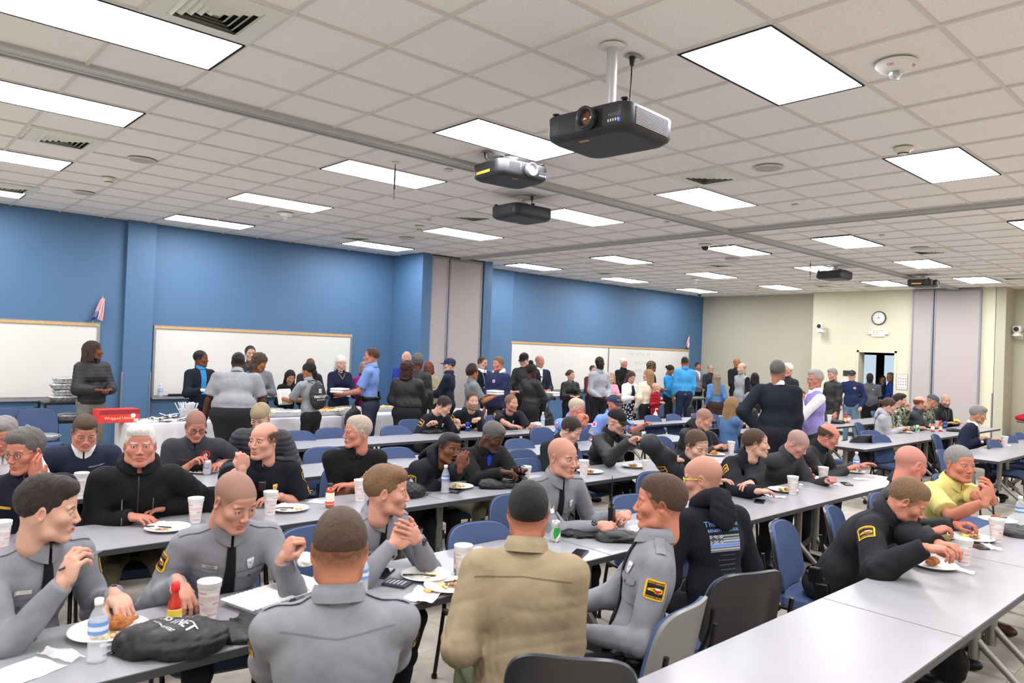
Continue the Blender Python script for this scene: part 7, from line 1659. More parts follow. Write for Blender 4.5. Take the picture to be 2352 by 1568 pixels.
plate((978, 1320), 'paper plate with rice scraps and black fork behind the phone', [('rice', .02, .0)], (-.05, -.02, .9)); plate((1034, 1345), 'paper plate with pulled pork beside the khaki jacket', [('pulled', .03, -.02), ('rice', -.04, .02), ('scraps', 0, .03)], (.06, .0, 1.3))
phone((880, 1318), -.9, 'black phone lying behind the snuff tin by the foreground head'); phone((432, 1398), .3, 'black phone by the hot sauce bottle'); phone((1330, 1272), -1.1, 'dark phone at the khaki jacket\'s right arm'); phone((880, 1388), .5, 'black phone near the foreground shoulder')
P_ = pxp((912, 1343)); r = empty('card_pack', P_, .5); mb = MB(); mb.box((-.045, -.06, 0), (.045, .06, .014), bev=.002); mb.build('carton', mat('pack_dark', '#33363d', .35), r); mb = MB(); [mb.box((-.03, -.04+.02*q, .014), (.03, -.03+.02*q, .0144)) for q in range(5)]; mb.build('silver_pattern', mat('print_silver', '#a8acb4', .4), r); tag(r, 'small dark packet with silver print beside the plates', 'packet')
mb = flatsheet('paper', .20, .14, m_paper, 4, .010); o = mb.build('paper_sheet', m_paper, None, pxp((975, 1368)), (0, 0, .6)); tag(o, 'crumpled white food paper in front of the pork plate', 'paper'); crumple(o, (.03, .0, .006), .022, 5, mat('food_scraps', '#dcae6a'), 'food_scraps')
o = flatsheet('paper', .20, .16, m_paper, 7, .002).build('paper_napkin', m_paper, None, pxp((50, 1545)), (0, 0, .4)); tag(o, 'flat white napkin at the bottom left corner', 'napkin')
wrap_scrap((140, 1508), 'clear wrapper beside the water bottle at left', 2); wrap_scrap((262, 1485), 'small clear wrapper right of the water bottle', 3, .05)
napk((1103, 1270), 'crumpled napkin beside the foam cup and green can', 3); napk((1460, 1225), 'crumpled napkin on foil by the trooper in profile', 4, .07); mb = flatsheet('foil', .13, .10, m_foil, 6, .02); o = mb.build('foil_sheet', m_foil, None, pxp((1445, 1240)), (0, 0, .5)); tag(o, 'crinkled foil under the napkin by the trooper in profile', 'foil')
# fork in the raised hand, napkin in the other trooper's hand, radio
o = fork_geo(None, held(p1, 1, (0, .09, -.03)), -1.2, .2); tag(o, 'black plastic fork held up by the leftmost trooper', 'fork')
o = crumple(None, held(p2, -1, (.03, .08, -.05))-np.array([0, 0, .07]), .065, 8); tag(o, 'white crumpled napkin in the shaven trooper\'s raised hand', 'napkin')
def radio(P, label):
    r = empty('handheld_radio', P, .4); mb = MB(); mb.box((-.028, -.018, 0), (.028, .018, .14), bev=.005); mb.build('body', m_black, r); mb = MB(); mb.tube([(-.018, 0, .14), (-.018, 0, .19), (-.018, 0, .34)], [.007, .006, .0022], 8); mb.build('antenna', m_black, r); mb = MB(); mb.lathe([(.008, .14), (.008, .158)], 10, c=(.012, 0, 0)); mb.build('knob', m_dkgrey, r); tag(r, label, 'radio'); return r
radio(pxp((1404, 1212)), 'black handheld radio with long antenna upright in the bald trooper\'s hands')
# ---- hoodie table
cup((1585, 1225), 'foam cup hidden behind the hooded bald man', P=pxp((1580, 1200))); cup((1820, 1135), 'foam cup before the patrolman with folded arms'); cup((1890, 1110), 'foam cup in front of the charcoal fleece')
plate((1798, 1125), 'paper plate with macaroni and pork before the patrolman', [('mac', -.03, 0), ('pulled', .04, -.01)], (-.08, -.02, 2.2)); plate((1865, 1098), 'paper plate with fried chicken before the charcoal fleece', [('chicken', .0, 0)]); plate((1958, 1082), 'paper plate with chicken before the man with glasses in black jacket', [('chicken', 0, 0), ('mac', -.05, 0)])
phone((1745, 1152), -1.15, 'black phone lying on the hooded man\'s table'); phone((1750, 1138), -1.1, 'pale blue cased phone above the black one', case='#a9bede'); phone((1945, 1112), -.9, 'black phone right of the foam cup in front of the charcoal fleece')
bottle((1966, 1086), 'water bottle with blue label beside the hand of the man in glasses'); wrap_scrap((1915, 1112), 'clear wrapper beside the phone on the fleece man\'s table', 4); wrap_scrap((1780, 1142), 'clear wrapper below the macaroni plate', 5); wrap_scrap((1978, 1102), 'clear wrapper below the water bottle in the middle right', 6); napk((1840, 1115), 'torn paper bits before the fleece man\'s plate', 7, .02)
# ---- front right table
cup((2213, 1298), 'foam cup with green print before the bent patrolman'); cup((2288, 1245), 'foam cup with red print before the yellow polo'); plate((2145, 1297), 'paper plate with white chicken before the bent patrolman', [('chicken', 0, .0)]); plate((2230, 1235), 'paper plate piled with pulled pork before the bald man', [('pulled', .02, 0), ('pulled', .05, .02), ('mac', -.05, .02)], s=1.1); plate((2292, 1195), 'paper plate with roll and fork before the yellow polo', [('chicken', -.03, 0), ('mac', .02, .02)], (.05, .0, 1.2))
bottle((2342, 1208), 'water bottle with blue label at the right edge by the yellow polo'); phone((2242, 1255), -.6, 'black phone between the two foam cups at right'); bag((2335, 1225), .2, 'black bag cut off by the right edge', .3, .2, .04, None, 6); wrap_scrap((2275, 1258), 'clear wrapper beside the phone at right', 7); wrap_scrap((2200, 1312), 'clear wrapper below the green printed cup', 8)
# ---- second row
cup((448, 1200), 'foam cup right of the white haired man'); cup((186, 1135), 'tall foam cup left of the white haired man'); cup((620, 1182), 'foam cup before the officer with fist on chin'); cup((720, 1130), 'foam cup cut by the smiling trooper\'s hair', P=pxp((826, 1150))); cup((1207, 1112), 'foam cup between the fleece man and the bald trooper'); cup((1340, 1095), 'foam cup with green print behind the bald trooper')
plate((385, 1212), 'paper plate with napkin and black fork right of the white haired man', [('scraps', -.03, 0)], (-.05, .0, .8), napkin=True); plate((665, 1168), 'paper plate with foam scraps and fork before the officer with fist', [('scraps', .04, -.02)], (-.06, -.01, 1.2), napkin=True); sauce((757, 1165), 'amber sauce bottle with black cap on the second row', tall=True); o = flatsheet('paper', .12, .12, m_paper, 3, .002).build('paper_napkin', m_paper, None, pxp((732, 1152)), (0, 0, .6)); tag(o, 'square white napkin beside the amber sauce bottle', 'napkin')
plate((1052, 1117), 'paper plate with macaroni in front of the open mouthed officer', [('mac', -.02, .0), ('scraps', .03, 0)]); plate((1180, 1098), 'paper plate with chicken before the man in black fleece', [('mac', -.03, 0), ('chicken', .04, 0)]); bottle((1022, 1132), 'water bottle before the open mouthed officer'); phone((1050, 1129), -1.0, 'dark phone beside the macaroni plate'); bag((1142, 1120), -.2, 'black bag lying before the man in black fleece', .30, .16, .07, None, 7); bag((940, 1140), .4, 'black bag slumped behind the smiling trooper\'s head', .24, .2, .12, None, 8)
plate((1355, 1083), 'paper plate with pork beside the green printed cup', [('pulled', 0, 0)]); plate((1455, 1070), 'paper plate heaped with pulled pork before the man in black cap', [('pulled', 0, 0), ('pulled', .03, .02)]); cup((1480, 1078), 'foam cup on its own right of the pork plate', s=.6); napk((312, 1192), 'napkin under the white haired man\'s hands', 9, .04)
r = empty('knife', pxp((345, 1188)), .5); mb = MB(); mb.box((-.005, -.07, 0), (.005, .03, .006)); mb.build('handle', m_black, r); mb = MB(); mb.box((-.006, .03, .002), (.006, .085, .004)); mb.build('blade', m_black, r); tag(r, 'black plastic knife by the white haired man\'s hand', 'knife')
plate((1640, 1043), 'paper plate with fried chicken before the shaven man in black hooded jacket', [('chicken', 0, 0), ('mac', .05, -.01)]); cup((1679, 1042), 'foam cup right of the shaven man in black hooded jacket', s=.95)
o = flatsheet('paper', .2, .2, m_paper, 9, .004).build('paper_napkin', m_paper, None, pxp((1505, 1092)), (0, 0, .2)); tag(o, 'white paper at the table end behind the bald trooper', 'paper')
# ---- third row
can((475, 1090), 'silver cola can before the man in charcoal polo', 'silver'); plate((467, 1082), 'paper plate with food before the man in charcoal polo', [('rice', -.03, 0), ('scraps', .03, 0)], (-.05, 0, .4)); plate((208, 1103), 'paper plate with food behind the tall foam cup', [('pulled', 0, 0)]); plate((1378, 1012), 'paper plate before the blue shirted man eating', [('pulled', .0, 0)]); napk((440, 1096), 'napkin left of the silver cola can', 10, .03)
def sanitizer(px, label):
    P = pxp(px); r = empty('pump_bottle', P); mb = MB(); mb.lathe([(.0001, .002), (.036, .002), (.038, .01), (.037, .10), (.025, .135), (.013, .15), (.012, .165)], 20, cap0=False, cap1=False); mb.build('body', mat('pump_white', '#f0f0ee', .3), r); mb = MB(); mb.tube([(0, 0, .16), (0, 0, .205)], .006, 8); mb.tube([(0, 0, .205), (0, -.0, .208), (.03, -.03, .200)], .007, 8); mb.build('pump', m_white, r); mb = MB(); mb.lathe([(.0385, .03), (.0378, .085)], 20, cap0=False, cap1=False); mb.build('label', mat('label_pale', '#d8e2f0', .4), r); tag(r, label, 'dispenser'); return r
sanitizer((1505, 966), 'white pump bottle of hand sanitizer on the left table end')
# ---- fourth row
can((1074, 990), 'blue cola can in front of the bearded officer', 'blue'); bag((990, 994), .1, 'black bag left of the blue cola can', .3, .2, .06, None, 11); bag((1175, 985), .0, 'black bag with white print before the officer holding a cup', .34, .2, .05, [('FIRSTNET', 0, .05)], 12, txt_rot=math.pi); napk((1232, 978), 'heap of white napkins at the fourth row end', 13, .09); cup((1205, 970), 'small foam cup in the officer\'s hands', s=.75, P=(float(held(PEOPLE['P31'], -1)[0]), float(held(PEOPLE['P31'], -1)[1]), TH)); bottle((1246, 980), 'clear bottle lying behind the napkin heap', lab='blue'); plate((1095, 985), 'paper plate before the bearded officer', [('mac', 0, 0)])
# held phones
def held_phone(p, sd, label, off, rot):
    r = empty('phone', held(p, sd, off)); r.rotation_euler = rot; mb = MB(); mb.box((-.037, -.076, -.004), (.037, .076, .004), bev=.002); mb.build('case', m_black, r); mb = MB(); mb.box((-.034, -.073, -.0055), (.034, .073, -.0041)); mb.build('screen', mat('phone_screen', '#0c0d10', .06), r); tag(r, label, 'phone'); return r
held_phone(p19, 1, 'black phone held upright by the man in black cap', (-.03, .09, .0), (1.25, 0, -.3)); held_phone(p17, -1, 'phone in the hands of the man in black fleece', (.0, .08, .02), (.5, 0, .4))
o = fork_geo(None, held(p16, -1, (0, .07, -.02)), .9, .6, m=mat('fork_black', '#151515', .35)); tag(o, 'plastic fork in the hand of the open mouthed officer', 'fork')
# ---- right tables
cup((1905, 972), 'foam cup on the table in front of the lavender vest'); bag((1922, 972), .0, 'black bag by the sauce bottles on the right', .34, .2, .07, None, 14); sauce((1941, 971), 'red capped hot sauce bottle right of the lavender vest'); sauce((1948, 971), 'amber sauce bottle right of the lavender vest', tall=True)
plate((2078, 992), 'paper plate before the woman in grey sweatshirt', [('chicken', 0, 0)]); plate((2122, 985), 'paper plate between the grey sweatshirt and the dark grey sweater', [('chicken', 0, 0), ('mac', .04, 0)]); can((2107, 993), 'green soda can between two far plates', 'green'); sauce((2142, 992), 'amber sauce bottle on the far right row', tall=True); sauce((2160, 991), 'red hot sauce bottle on the far right row'); can((2170, 984), 'blue soda can on the far right row', 'blue'); cup((2152, 982), 'white foam cup behind the sauce bottles on the far row', s=.8); bag((2190, 990), .1, 'dark bag beside the blue can on the far right row', .3, .2, .05, None, 15)
o = crumple(None, pxp((2192, 972)), .13, 16, mat('lime_cloth', '#b5e81c', .7), 'lime_cloth'); o.name = 'bag'; tag(o, 'bright lime green bag on the far right row', 'bag')
plate((2292, 1020), 'paper plate with chicken before the man in navy suit', [('chicken', 0, 0), ('mac', -.05, 0)], (-.07, -.03, 1.)); cup((2307, 1026), 'foam cup before the man in navy suit'); napk((2255, 1018), 'napkin in the suited man\'s hands', 17, .06, TH+.03); napk((2318, 1025), 'clear crumpled wrapper beside the suited man\'s cup', 18, .04); cup((1717, 982), 'small foam cup before the woman in denim jacket', s=.75)
can((1478, 1012), 'green soda can behind the man in black cap\'s phone', 'green'); bag((1500, 1020), .2, 'black bag on the second row beside the black cap man', .34, .2, .04, None, 19)
# ================================================================ buffet
m_cloth = mat('white_tablecloth', '#c6c6ca', .8, bump=(20, .2))
def clothed_table(x0, x1, y0, y1, label):
    r = empty('buffet_table', ((x0+x1)/2, (y0+y1)/2, 0)); w_, d_ = (x1-x0)/2, (y1-y0)/2; mb = MB(); mb.box((-w_+.02, -d_+.02, .70), (w_-.02, d_-.02, .735)); mb.build('tabletop', m_top, r)
    for sx in (-1, 1):
        for sy in (-1, 1): mb = MB(); mb.tube([(sx*(w_-.12), sy*(d_-.1), 0), (sx*(w_-.12), sy*(d_-.1), .70)], .018, 8); mb.build('leg', m_legm, r)
    tag(r, label, 'table', 'buffet tables under white cloths')
    # the cloth: hangs in soft folds
    per = []; n = 40
    for k in range(n): per.append((-w_+2*w_*k/n, -d_))
    for k in range(8): per.append((w_, -d_+2*d_*k/8))
    for k in range(n): per.append((w_-2*w_*k/n, d_))
    for k in range(8): per.append((-w_, d_-2*d_*k/8))
    per.append(per[0]); rows = []
    for i, (x, y) in enumerate(per):
        nx, ny = (0, -1) if y == -d_ else (0, 1) if y == d_ else ((1, 0) if x > 0 else (-1, 0)); col = [(x*.97, y*.97, .741), (x, y, .740), (x+nx*.006, y+ny*.006, .73)]
        for q in range(1, 6): a = q/5; f = .025*a*math.sin(i*.9+1.2*math.sin(i*.37)); col.append((x+nx*(.008+f+.01*a), y+ny*(.008+f+.01*a), .73-a*.42))
        rows.append(col)
    mb = MB(); mb.grid(rows, flip=False); mb.add([(-w_, -d_, .7405), (w_, -d_, .7405), (w_, d_, .7405), (-w_, d_, .7405)], [[0, 1, 2, 3]]); c = mb.build('tablecloth', m_cloth, None, ((x0+x1)/2, (y0+y1)/2, 0)); tag(c, label.replace('buffet table', 'cloth hanging over the buffet table'), 'tablecloth', 'white cloths over the buffet tables')
BX = [(2.75, 4.15), (4.25, 5.75), (5.85, 7.35), (7.45, 8.9)]
for (a, b), lb in zip(BX, ('left buffet table with napkins and cutlery', 'second buffet table with foil trays, behind the broad man', 'third buffet table with foil trays, by the light blue shirt', 'right buffet table behind the black jackets')): clothed_table(a, b, 10.25, 11.0-.15, lb) if False else clothed_table(a, b, 10.05, 10.72, lb)
def foil_tray(P, label, w_=.26, d_=.20, h=.07, fill=None, lid=False, group='foil trays', rz=0.):
    r = empty('foil_tray', P, rz); n = 12; 
    def ring2(s, z, wob=0): 
        q = []; N = 40
        for k in range(N):
            t = 2*math.pi*k/N; c, s_ = math.cos(t), math.sin(t); e = (abs(c)**6+abs(s_)**6)**(-1/6); q.append((c*e*w_*s*(1+wob*(k % 2)), s_*e*d_*s*(1+wob*(k % 2)), z))
        return q
    rings = [ring2(.84, .001), ring2(.92, h*.5, .02), ring2(1.0, h, .012), ring2(1.07, h+.002), ring2(1.07, h-.003), ring2(.985, h-.006), ring2(.9, h*.5, .02), ring2(.83, .004)]
    mb = MB(); V = np.array(rings).reshape(-1, 3); N = 40; mb.add(V, [[i*N+k, i*N+(k+1) % N, (i+1)*N+(k+1) % N, (i+1)*N+k] for i in range(7) for k in range(N)], False); mb.add(V[:N], [list(range(N))[::-1]]); mb.add(V[-N:], [list(range(N))]); mb.build('pan', m_foil, r)
    if lid: 
        pr = [p_ell((0, 0, h), (w_*1.06, d_*1.06, .028), k=.01)]; V, F = sdf_mesh(pr, .012, lambda D, X, Y, Z: np.maximum(D+.008*folds(X, Y, Z, 60., w_*50), h-.004-Z)); link('foil_lid', raw_mesh('foil_lid', V, F, m_foil), r)
    if fill:
        rs = np.random.RandomState(int(P[0]*10)); pr = [p_ell((rs.uniform(-.7, .7)*w_, rs.uniform(-.7, .7)*d_, h*.6+rs.uniform(0, .03)), (.04, .03, .025), R=Rz(rs.uniform(0, 3)), k=.01) for _ in range(16)]+[p_ell((0, 0, h*.4), (w_*.85, d_*.85, h*.3), k=.01)]; V, F = sdf_mesh(pr, .011, lambda D, X, Y, Z: D+.004*rnoise(X, Y, Z, 120)); link('food', raw_mesh('food', V, F, mat('food_'+fill, FC[fill], .6, bump=(200, .6), vary=(70, .35))), r)
    tag(r, label, 'foil tray', group); return r
Zb = .742
FT = [((640, 945), 'foil tray right of the very broad man\'s hip', 'rice'), ((620, 952), 'foil tray nearest the very broad man on the cloth', None), ((668, 948), 'foil tray left of the one with cornrows', None), ((765, 935), 'foil tray piled with fried chicken near the gloved server', 'chicken'), ((765, 950), 'foil tray in front of the piled chicken tray', 'rice'), ((800, 940), 'foil tray beside the piled chicken, toward the light blue shirt', None), ((740, 955), 'foil tray in front of the one with cornrows', 'scraps'), ((880, 945), 'foil tray right of the light blue shirt', 'mac')]
for k, (q, lb, f) in enumerate(FT):
    P = at_y(q[0], q[1], 10.38+.3*(k % 2)); foil_tray((float(P[0]), float(P[1]), Zb), lb, .22, .15, .07, f, lid=f is None)
def redbox():
    P = at_y(262, 960, 10.3); r = empty('wrap_box', (float(P[0])+.05, 10.4, Zb), .1); mb = MB(); mb.box((-.24, -.12, 0), (.24, .12, .17), bev=.003); mb.build('carton', mat('carton_red', '#c8342a', .5, vary=(8, .2)), r); mb = MB(); mb.box((-.242, -.122, .11), (.242, -.1205, .168)); mb.build('carton_top_band', mat('carton_dark', '#8f1c24', .5), r)
    flat_text('lettering', 'Wrapped Utensils', .050, mat('carton_txt', '#f0c8a0', .5), r, (0, -.1225, .06), (1, 0, 0), (0, 0, 1), N=(0, -1, 0)); mb = MB(); mb.lathe([(.03, 0), (.03, .001)], 16, c=(.16, -.121, .09), R=Rx(math.pi/2)); mb.box((.17, -.1225, .01), (.225, -.1212, .045)); mb.build('white_label', m_white, r); tag(r, 'red carton of wrapped utensils on the left buffet table', 'box')
redbox()
rs = np.random.RandomState(4)
for k in range(5):
    mb = MB(); mb.box((-.085, -.085, 0), (.085, .085, .02+.006*(k % 2)), bev=.003); P = at_y(330+16*k, 968-1.5*k, 10.3); o = mb.build('napkin_stack', m_paper, None, (float(P[0]), 10.28+.1*(k % 2), Zb), (0, 0, .2*k)); tag(o, 'low stack of white paper napkins, number %s from the red carton' % ORD[k] if False else 'white napkin stack on the left buffet table, %s from the red carton' % ORD[k], 'napkins', 'napkin stacks on the buffet')
# wrapped cutlery heap: nobody could count it
mb = MB()
for k in range(170):
    c = np.array([rs.normal(0, .13), rs.normal(0, .08), 0]); c[2] = .012+.07*math.exp(-(c[0]**2+c[1]**2)/.02)*rs.rand(); R = Rz(rs.uniform(0, 3.1)) @ Rx(rs.uniform(-.3, .3)); mb.mi = k % 3 == 0; mb.box((-.012, -.08, -.003), (.012, .08, .003), R=R, c=c)
P = at_y(395, 965, 10.3); o = mb.build('wrapped_cutlery', [mat('cut_white', '#dcdce0', .3), mat('cut_black', '#2a2a2e', .3)], None, (float(P[0]), 10.38, Zb)); tag(o, 'heap of wrapped black and white plastic cutlery on the left buffet table', 'cutlery', kind='stuff')
P = at_y(437, 965, 10.4); r = empty('cutlery_bowl', (float(P[0]), 10.5, Zb)); mb = MB(); mb.lathe([(.07, 0), (.10, .05), (.13, .13), (.135, .132), (.12, .12), (.09, .05), (.06, .01)], 24, cap0=True, cap1=True); mb.build('bowl', m_white, r); mb = MB()
for k in range(60): a = rs.uniform(0, 6.28); rr = rs.uniform(0, .09); t = rs.uniform(.02, .09); mb.tube([(rr*math.cos(a), rr*math.sin(a), .05), ((rr+t)*math.cos(a), (rr+t)*math.sin(a), .22)], .006, 4)
mb.build('cutlery', mat('cut_white', '#dcdce0', .3), r)['kind'] = 'stuff'; tag(r, 'white bowl crammed with plastic cutlery on the buffet table', 'bowl')
P = at_y(472, 958, 10.5); r = empty('plate_stack', (float(P[0]), 10.45, Zb)); 
for k in range(5): mb = MB(); mb.lathe([(.09, .012*k), (.13, .012*k+.018), (.125, .012*k+.022), (.085, .012*k+.006)], 24, cap0=False); mb.build('plate', m_foam, r)
tag(r, 'stack of white foam bowls right of the cutlery bowl', 'bowls')
# cart with foil trays by the woman in the quilted jacket
def cart(x, y):
    r = empty('serving_cart', (x, y, 0)); mb = MB()
    for z in (.25, .62, .88): mb.box((-.30, -.22, z), (.30, .22, z+.03), bev=.004)
    mb.build('shelf', m_black, r)
    for sx in (-1, 1):
        for sy in (-1, 1):
            mb = MB(); mb.box((sx*.29-.015, sy*.21-.015, .08), (sx*.29+.015, sy*.21+.015, .90)); p_ = mb.build('post', m_black, r); mb = MB(); mb.lathe([(.035, -.012), (.04, 0), (.035, .012)], 14, c=(sx*.29, sy*.21, .04), R=Ry(math.pi/2)); mb.build('caster', m_dkgrey, p_)
    mb = MB(); mb.tube([(-.30, -.2, .8), (-.38, -.2, .82), (-.38, .2, .82), (-.30, .2, .8)], .012, 8); mb.build('push_handle', m_black, r); tag(r, 'black rolling cart with shelves at the far left wall', 'cart')
cx_, cy_ = float(at_y(158, 930, 11.6)[0]), 11.75; cart(cx_, cy_)
for k in range(4): foil_tray((cx_+.03*math.sin(k*2), cy_, .911+k*.085), 'covered foil tray stacked on the black cart, %s from the bottom' % ORD[k], .21-.015*k, .15, .06, None, True, 'foil trays stacked on the cart')
foil_tray((cx_+.05, cy_, .651), 'covered foil tray on the middle shelf of the black cart', .19, .14, .06, None, True)
# small things on the tray of the middle whiteboard
bottle((368, 918), 'water bottle standing on the middle whiteboard tray', P=(float(at_y(369, 905, YF-.05)[0]), YF-.048, .865))
mb = MB(); mb.box((-.11, -.03, 0), (.11, .03, .055), bev=.006); o = mb.build('board_eraser', m_black, None, (float(at_y(403, 905, YF-.05)[0]), YF-.046, .865)); tag(o, 'black eraser on the middle whiteboard tray', 'eraser')
# bags and boxes carried in the queue
def foam_box(P, rz, label, open_=False):
    r = empty('foam_box', P, rz); mb = MB(); mb.box((-.11, -.11, 0), (.11, .11, .035), bev=.012); mb.build('base', m_foam, r); mb = MB(); mb.box((-.112, -.112, .037), (.112, .112, .07), bev=.014); l = mb.build('lid', m_foam, r)
    tag(r, label, 'foam box', 'foam takeaway boxes'); return r
def mid_hands(p, dz=.02): a = held(p, -1); b = held(p, 1); q = (a+b)/2; return (float(q[0]), float(q[1]), float(q[2])+dz)
foam_box(mid_hands(s10), .5, 'white foam box held by the man in light blue police shirt'); foam_box(mid_hands(s17), .3, 'white foam box held by the one with curly mohawk'); foam_box(mid_hands(s21), .2, 'white foam box on top of food held by the one with a high bun')
q = mid_hands(s8, .0); o = foam_box((q[0], q[1], q[2]), .3, 'open white foam box held out by the one with cornrows'); o.rotation_euler = (1.3, 0, .3)
def backpack(p, label):
    b = -p.fwd; c = p.mid+b*.17*1.0+p.ax2*.02; pr = [p_ell(c, (.15, .055, .20), R=np.stack([p.latx, p.fwd, p.ax2], 1), k=.03), p_ell(c-p.ax2*.08+b*.01, (.14, .06, .12), R=np.stack([p.latx, p.fwd, p.ax2], 1), k=.03)]
    post = lambda D, X, Y, Z: D+.007*folds(X, Y, Z, 40., 2.); V, F = sdf_mesh(pr, .012, post); W_ = np.array([p.toworld(v) for v in V]) ; base = np.array(p.toworld(c)); r = empty('drawstring_backpack', base); link('sack', raw_mesh('sack', W_-base, F, m_bag), r)
    for s_, dz, sz in (('FIRSTNET', -.02, .055), ('Built with AT&T', -.065, .024)):
        T, Fc = text_geo(s_); N = p.RZ @ b; U = unit(np.cross((0, 0, 1), N)); T = T*sz; Q = c+0*T[:, :1]; Ul = p.RZ.T @ U; Q = c+T[:, :1]*Ul+(T[:, 1:]+dz)*p.ax2+b*.2
        for _ in range(26): d = sdf_at(pr, Q, post); Q = Q-b*np.clip(d-.004, -.02, .05)[:, None]*.8
        link('lettering', raw_mesh('lettering', np.array([p.toworld(v) for v in Q])-base, Fc, m_wtxt, smooth=False), r)
    mb = MB()
    for k in range(3):
        Q = np.array([c+(p.RZ.T @ unit(np.cross((0, 0, 1), p.RZ @ b)))*u+p.ax2*(.045+.022*k)+b*.2 for u in np.linspace(-.03, .03, 6)])
        for _ in range(26): d = sdf_at(pr, Q, post); Q = Q-b*np.clip(d-.004, -.02, .05)[:, None]*.8
        Q2 = Q+p.ax2*.012; mb.grid([[p.toworld(a)-base, p.toworld(b_)-base] for a, b_ in zip(Q, Q2)]); 
    mb.build('logo_bars', m_wtxt, r)
    for sx in (-1, 1):
        mb = MB(); pts = [p.toworld(c+p.latx*sx*.09+p.ax2*.19)-base, p.toworld(p.shp[sx]*.7+p.shp[-sx]*.3+p.ax2*.075+b*.03)-base, p.toworld(p.shp[sx]*.72+p.shp[-sx]*.28+p.ax2*.03+p.fwd*.085)-base]; mb.tube(pts, .006, 6); mb.build('strap', m_black, r)
    tag(r, label, 'backpack')
backpack(s8, 'black drawstring backpack with white lettering on the one with cornrows')
def hang_bag(P, label, h=.42, w_=.30, text=True, seed=1):
    r = empty('drawstring_backpack', P); pr = [p_ell((0, 0, h*.42), (w_/2, .05, h*.45), k=.03), p_cap((0, 0, h*.8), (0, 0, h), .04, .015, k=.05)]; V, F = sdf_mesh(pr, .014, lambda D, X, Y, Z: np.maximum(D+.008*folds(X, Y, Z, 40., seed), .002-Z)); link('sack', raw_mesh('sack', V, F, m_bag), r); mb = MB(); mb.tube([(0, 0, h*.95), (.03, .0, h*1.15), (0, 0, h*1.3)], .005, 5); mb.build('cord', m_black, r); tag(r, label, 'backpack', 'black bags in the queue'); return r
for px_, Y_, z_, lb in (((514, 1010), 9.55, .25, 'black drawstring bag hanging from the very broad man\'s hand'), ((812, 960), 9.6, .55, 'black drawstring bag hanging from the light blue shirt\'s wrist'), ((1257, 975), 9.1, .45, 'black drawstring bag hanging beside the one with a high bun'), ((1585, 965), 10.0, .35, 'black drawstring bag held by the one in sky blue jacket')): P = at_y(px_[0], px_[1], Y_); hang_bag((float(P[0]), Y_, z_), lb)
for k in range(6):
    x = 15.55+.48*k; bag((0, 0), .3*k, 'black gift bag on the table by the whiteboard, %s from the left' % ORD[k], .34, .24, .10, None, 20+k, group='black gift bags by the whiteboard'); o = [o for o in bpy.data.objects if o.name.startswith('drawstring_bag') and o.parent is None][-1]
# ================================================================ empty chairs
def at_chair(px, face, label, zt=.84, grey=False):
    P = at(px[0], px[1], zt); a = math.radians(face); chair(float(P[0])+.27*math.sin(a), float(P[1])+.27*math.cos(a), face, label, grey=grey)
for q, f, lb in [((1098, 1205), 186, 'empty blue chair between the smiling trooper and the bald trooper'), ((1450, 1140), 190, 'empty blue chair behind the bald trooper with the radio'), ((760, 985), 182, 'empty blue chair left of the man with folded arms, fourth row') , ((680, 992), 182, 'empty blue chair right of the tan cap, fourth row'), ((907, 980), 182, 'empty blue chair left of the bowing officer, fourth row'), ((905, 1030), 184, 'empty blue chair behind the man with folded arms, third row'), ((745, 1030), 186, 'empty blue chair at the left shoulder of the man with folded arms'), ((1190, 1010), 182, 'empty blue chair behind the man in black fleece'), ((1205, 1055), 190, 'empty blue chair beside the dark sweater man'), ((85, 935), 180, 'empty dark blue chair at the far left wall with a foil tray') if False else ((85, 940), 180, 'empty dark blue chair at the far left wall with a foil tray'), ((8, 940), 180, 'empty dark blue chair cut off by the left edge at the wall'),
        ((1497, 955), 180, 'empty blue chair behind the hand sanitizer'), ((1545, 952), 178, 'empty blue chair right of the hand sanitizer'), ((1600, 950), 175, 'empty blue chair below the long wavy hair'), ((1635, 952), 178, 'empty blue chair left of the denim jacket, far row'), ((1640, 985), 10, 'empty blue chair pushed in behind the denim jacket'), ((2010, 945), 180, 'empty blue chair below the doorway'), ((1985, 1000), 20, 'empty blue chair at the near side of the hooded woman\'s row, left'), ((1998, 990), 200, 'empty blue chair beside the woman in grey sweatshirt'), ((2020, 1000), 190, 'empty blue chair behind the woman in grey sweatshirt'), ((2315, 1002), 190, 'empty blue chair at the far right beyond the suited man'), ((2340, 995), 185, 'empty blue chair cut off by the right edge, far row'), ((2280, 1012), 185, 'empty blue chair right of the suited man'), ((2165, 1035), 180, 'empty blue chair behind the yellow polo man'), ((2175, 1090), 200, 'empty chair behind the yellow polo man\'s shoulder')]:
    at_chair(q, f, lb)
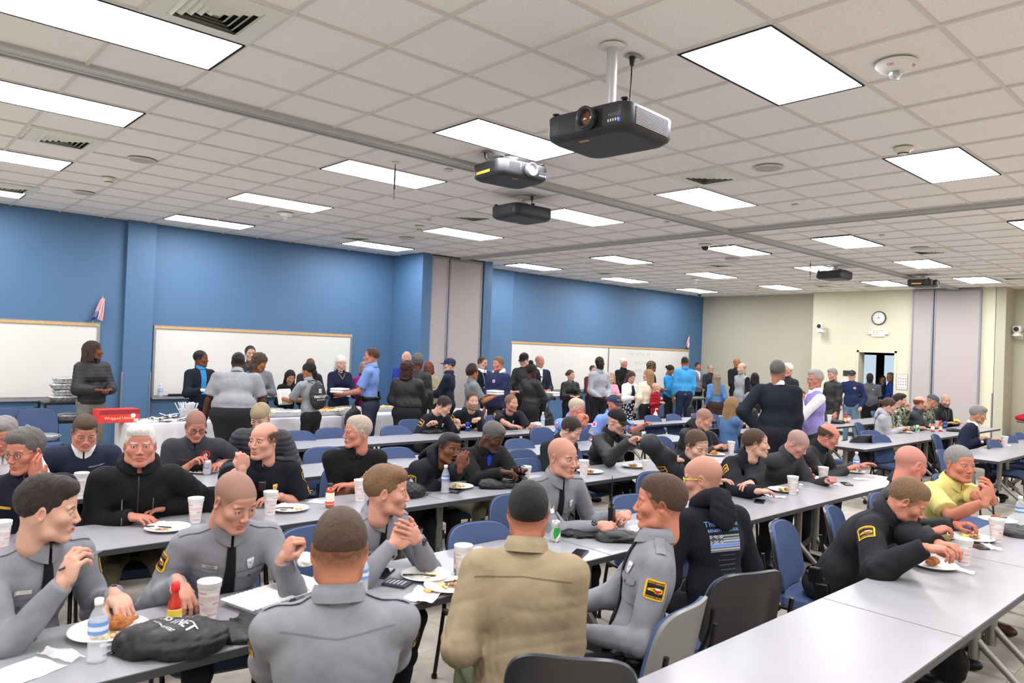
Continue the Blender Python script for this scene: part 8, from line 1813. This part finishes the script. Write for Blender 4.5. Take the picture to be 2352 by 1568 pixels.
ct = at_y(105, 975, 11.7); foil_tray((1.97, 11.12, .462), 'foil covered tray on the dark blue chair at the left wall', .22, .16, .06, None, True)
for k in range(3): foil_tray((1.61, 11.22, .462+.068*k), 'empty foil tray on the chair at the left edge, %s from the bottom' % ORD[k], .24, .17, .055, None, False, 'empty foil trays on the edge chair')
# red coat and tan bag on a table in the alcove
r = empty('folding_table', (19.15, 3.6, 0)); 
for ch_ in list(_tb.children):
    c = ch_.copy(); COL.objects.link(c); c.parent = r
    for g_ in ch_.children: d = g_.copy(); COL.objects.link(d); d.parent = c
r.rotation_euler = (0, 0, math.pi/2); tag(r, 'dark table in the alcove under the red coat', 'table')
pr = [p_ell((0, 0, .16), (.22, .24, .18), k=.05), p_ell((0, .20, .05), (.20, .2, .09), k=.05), p_ell((0, -.15, .12), (.18, .16, .14), k=.05)]; V, F = sdf_mesh(pr, .018, lambda D, X, Y, Z: np.maximum(D+.012*folds(X, Y, Z, 26., 1.), .002-Z)); o = link('coat', raw_mesh('coat', V, F, cloth('#b0182c')), None, (19.15, 4.05, TH)); tag(o, 'crimson coat heaped on the alcove table', 'coat')
pr = [p_ell((0, 0, .10), (.18, .30, .11), k=.05), p_ell((0, .1, .16), (.12, .14, .12), k=.05)]; V, F = sdf_mesh(pr, .018, lambda D, X, Y, Z: np.maximum(D+.012*folds(X, Y, Z, 26., 3.), .002-Z)); o = link('coat', raw_mesh('coat', V, F, cloth('#9a7a50')), None, (18.95, 3.35, TH)); tag(o, 'tan coat lying in front of the crimson coat', 'coat')

for (fx, fy), a, lb in (((1785, 1302), .4, 'black bag on the floor under the hooded man\'s table'), ((2168, 1562), 1.2, 'black bag on the floor under the front right table')):
    P = at(fx, fy, 0); o = hang_bag((float(P[0]), float(P[1]), 0), lb, .34, .30); o.rotation_euler.z = a
_w = {'man': 'person', 'woman': 'person', "man's": "person's", "woman's": "person's"}
for o in bpy.data.objects:
    if 'label' in o:
        o['label'] = ' '.join(_w.get(q.strip(','), q.strip(','))+(',' if q.endswith(',') else '') for q in o['label'].split())
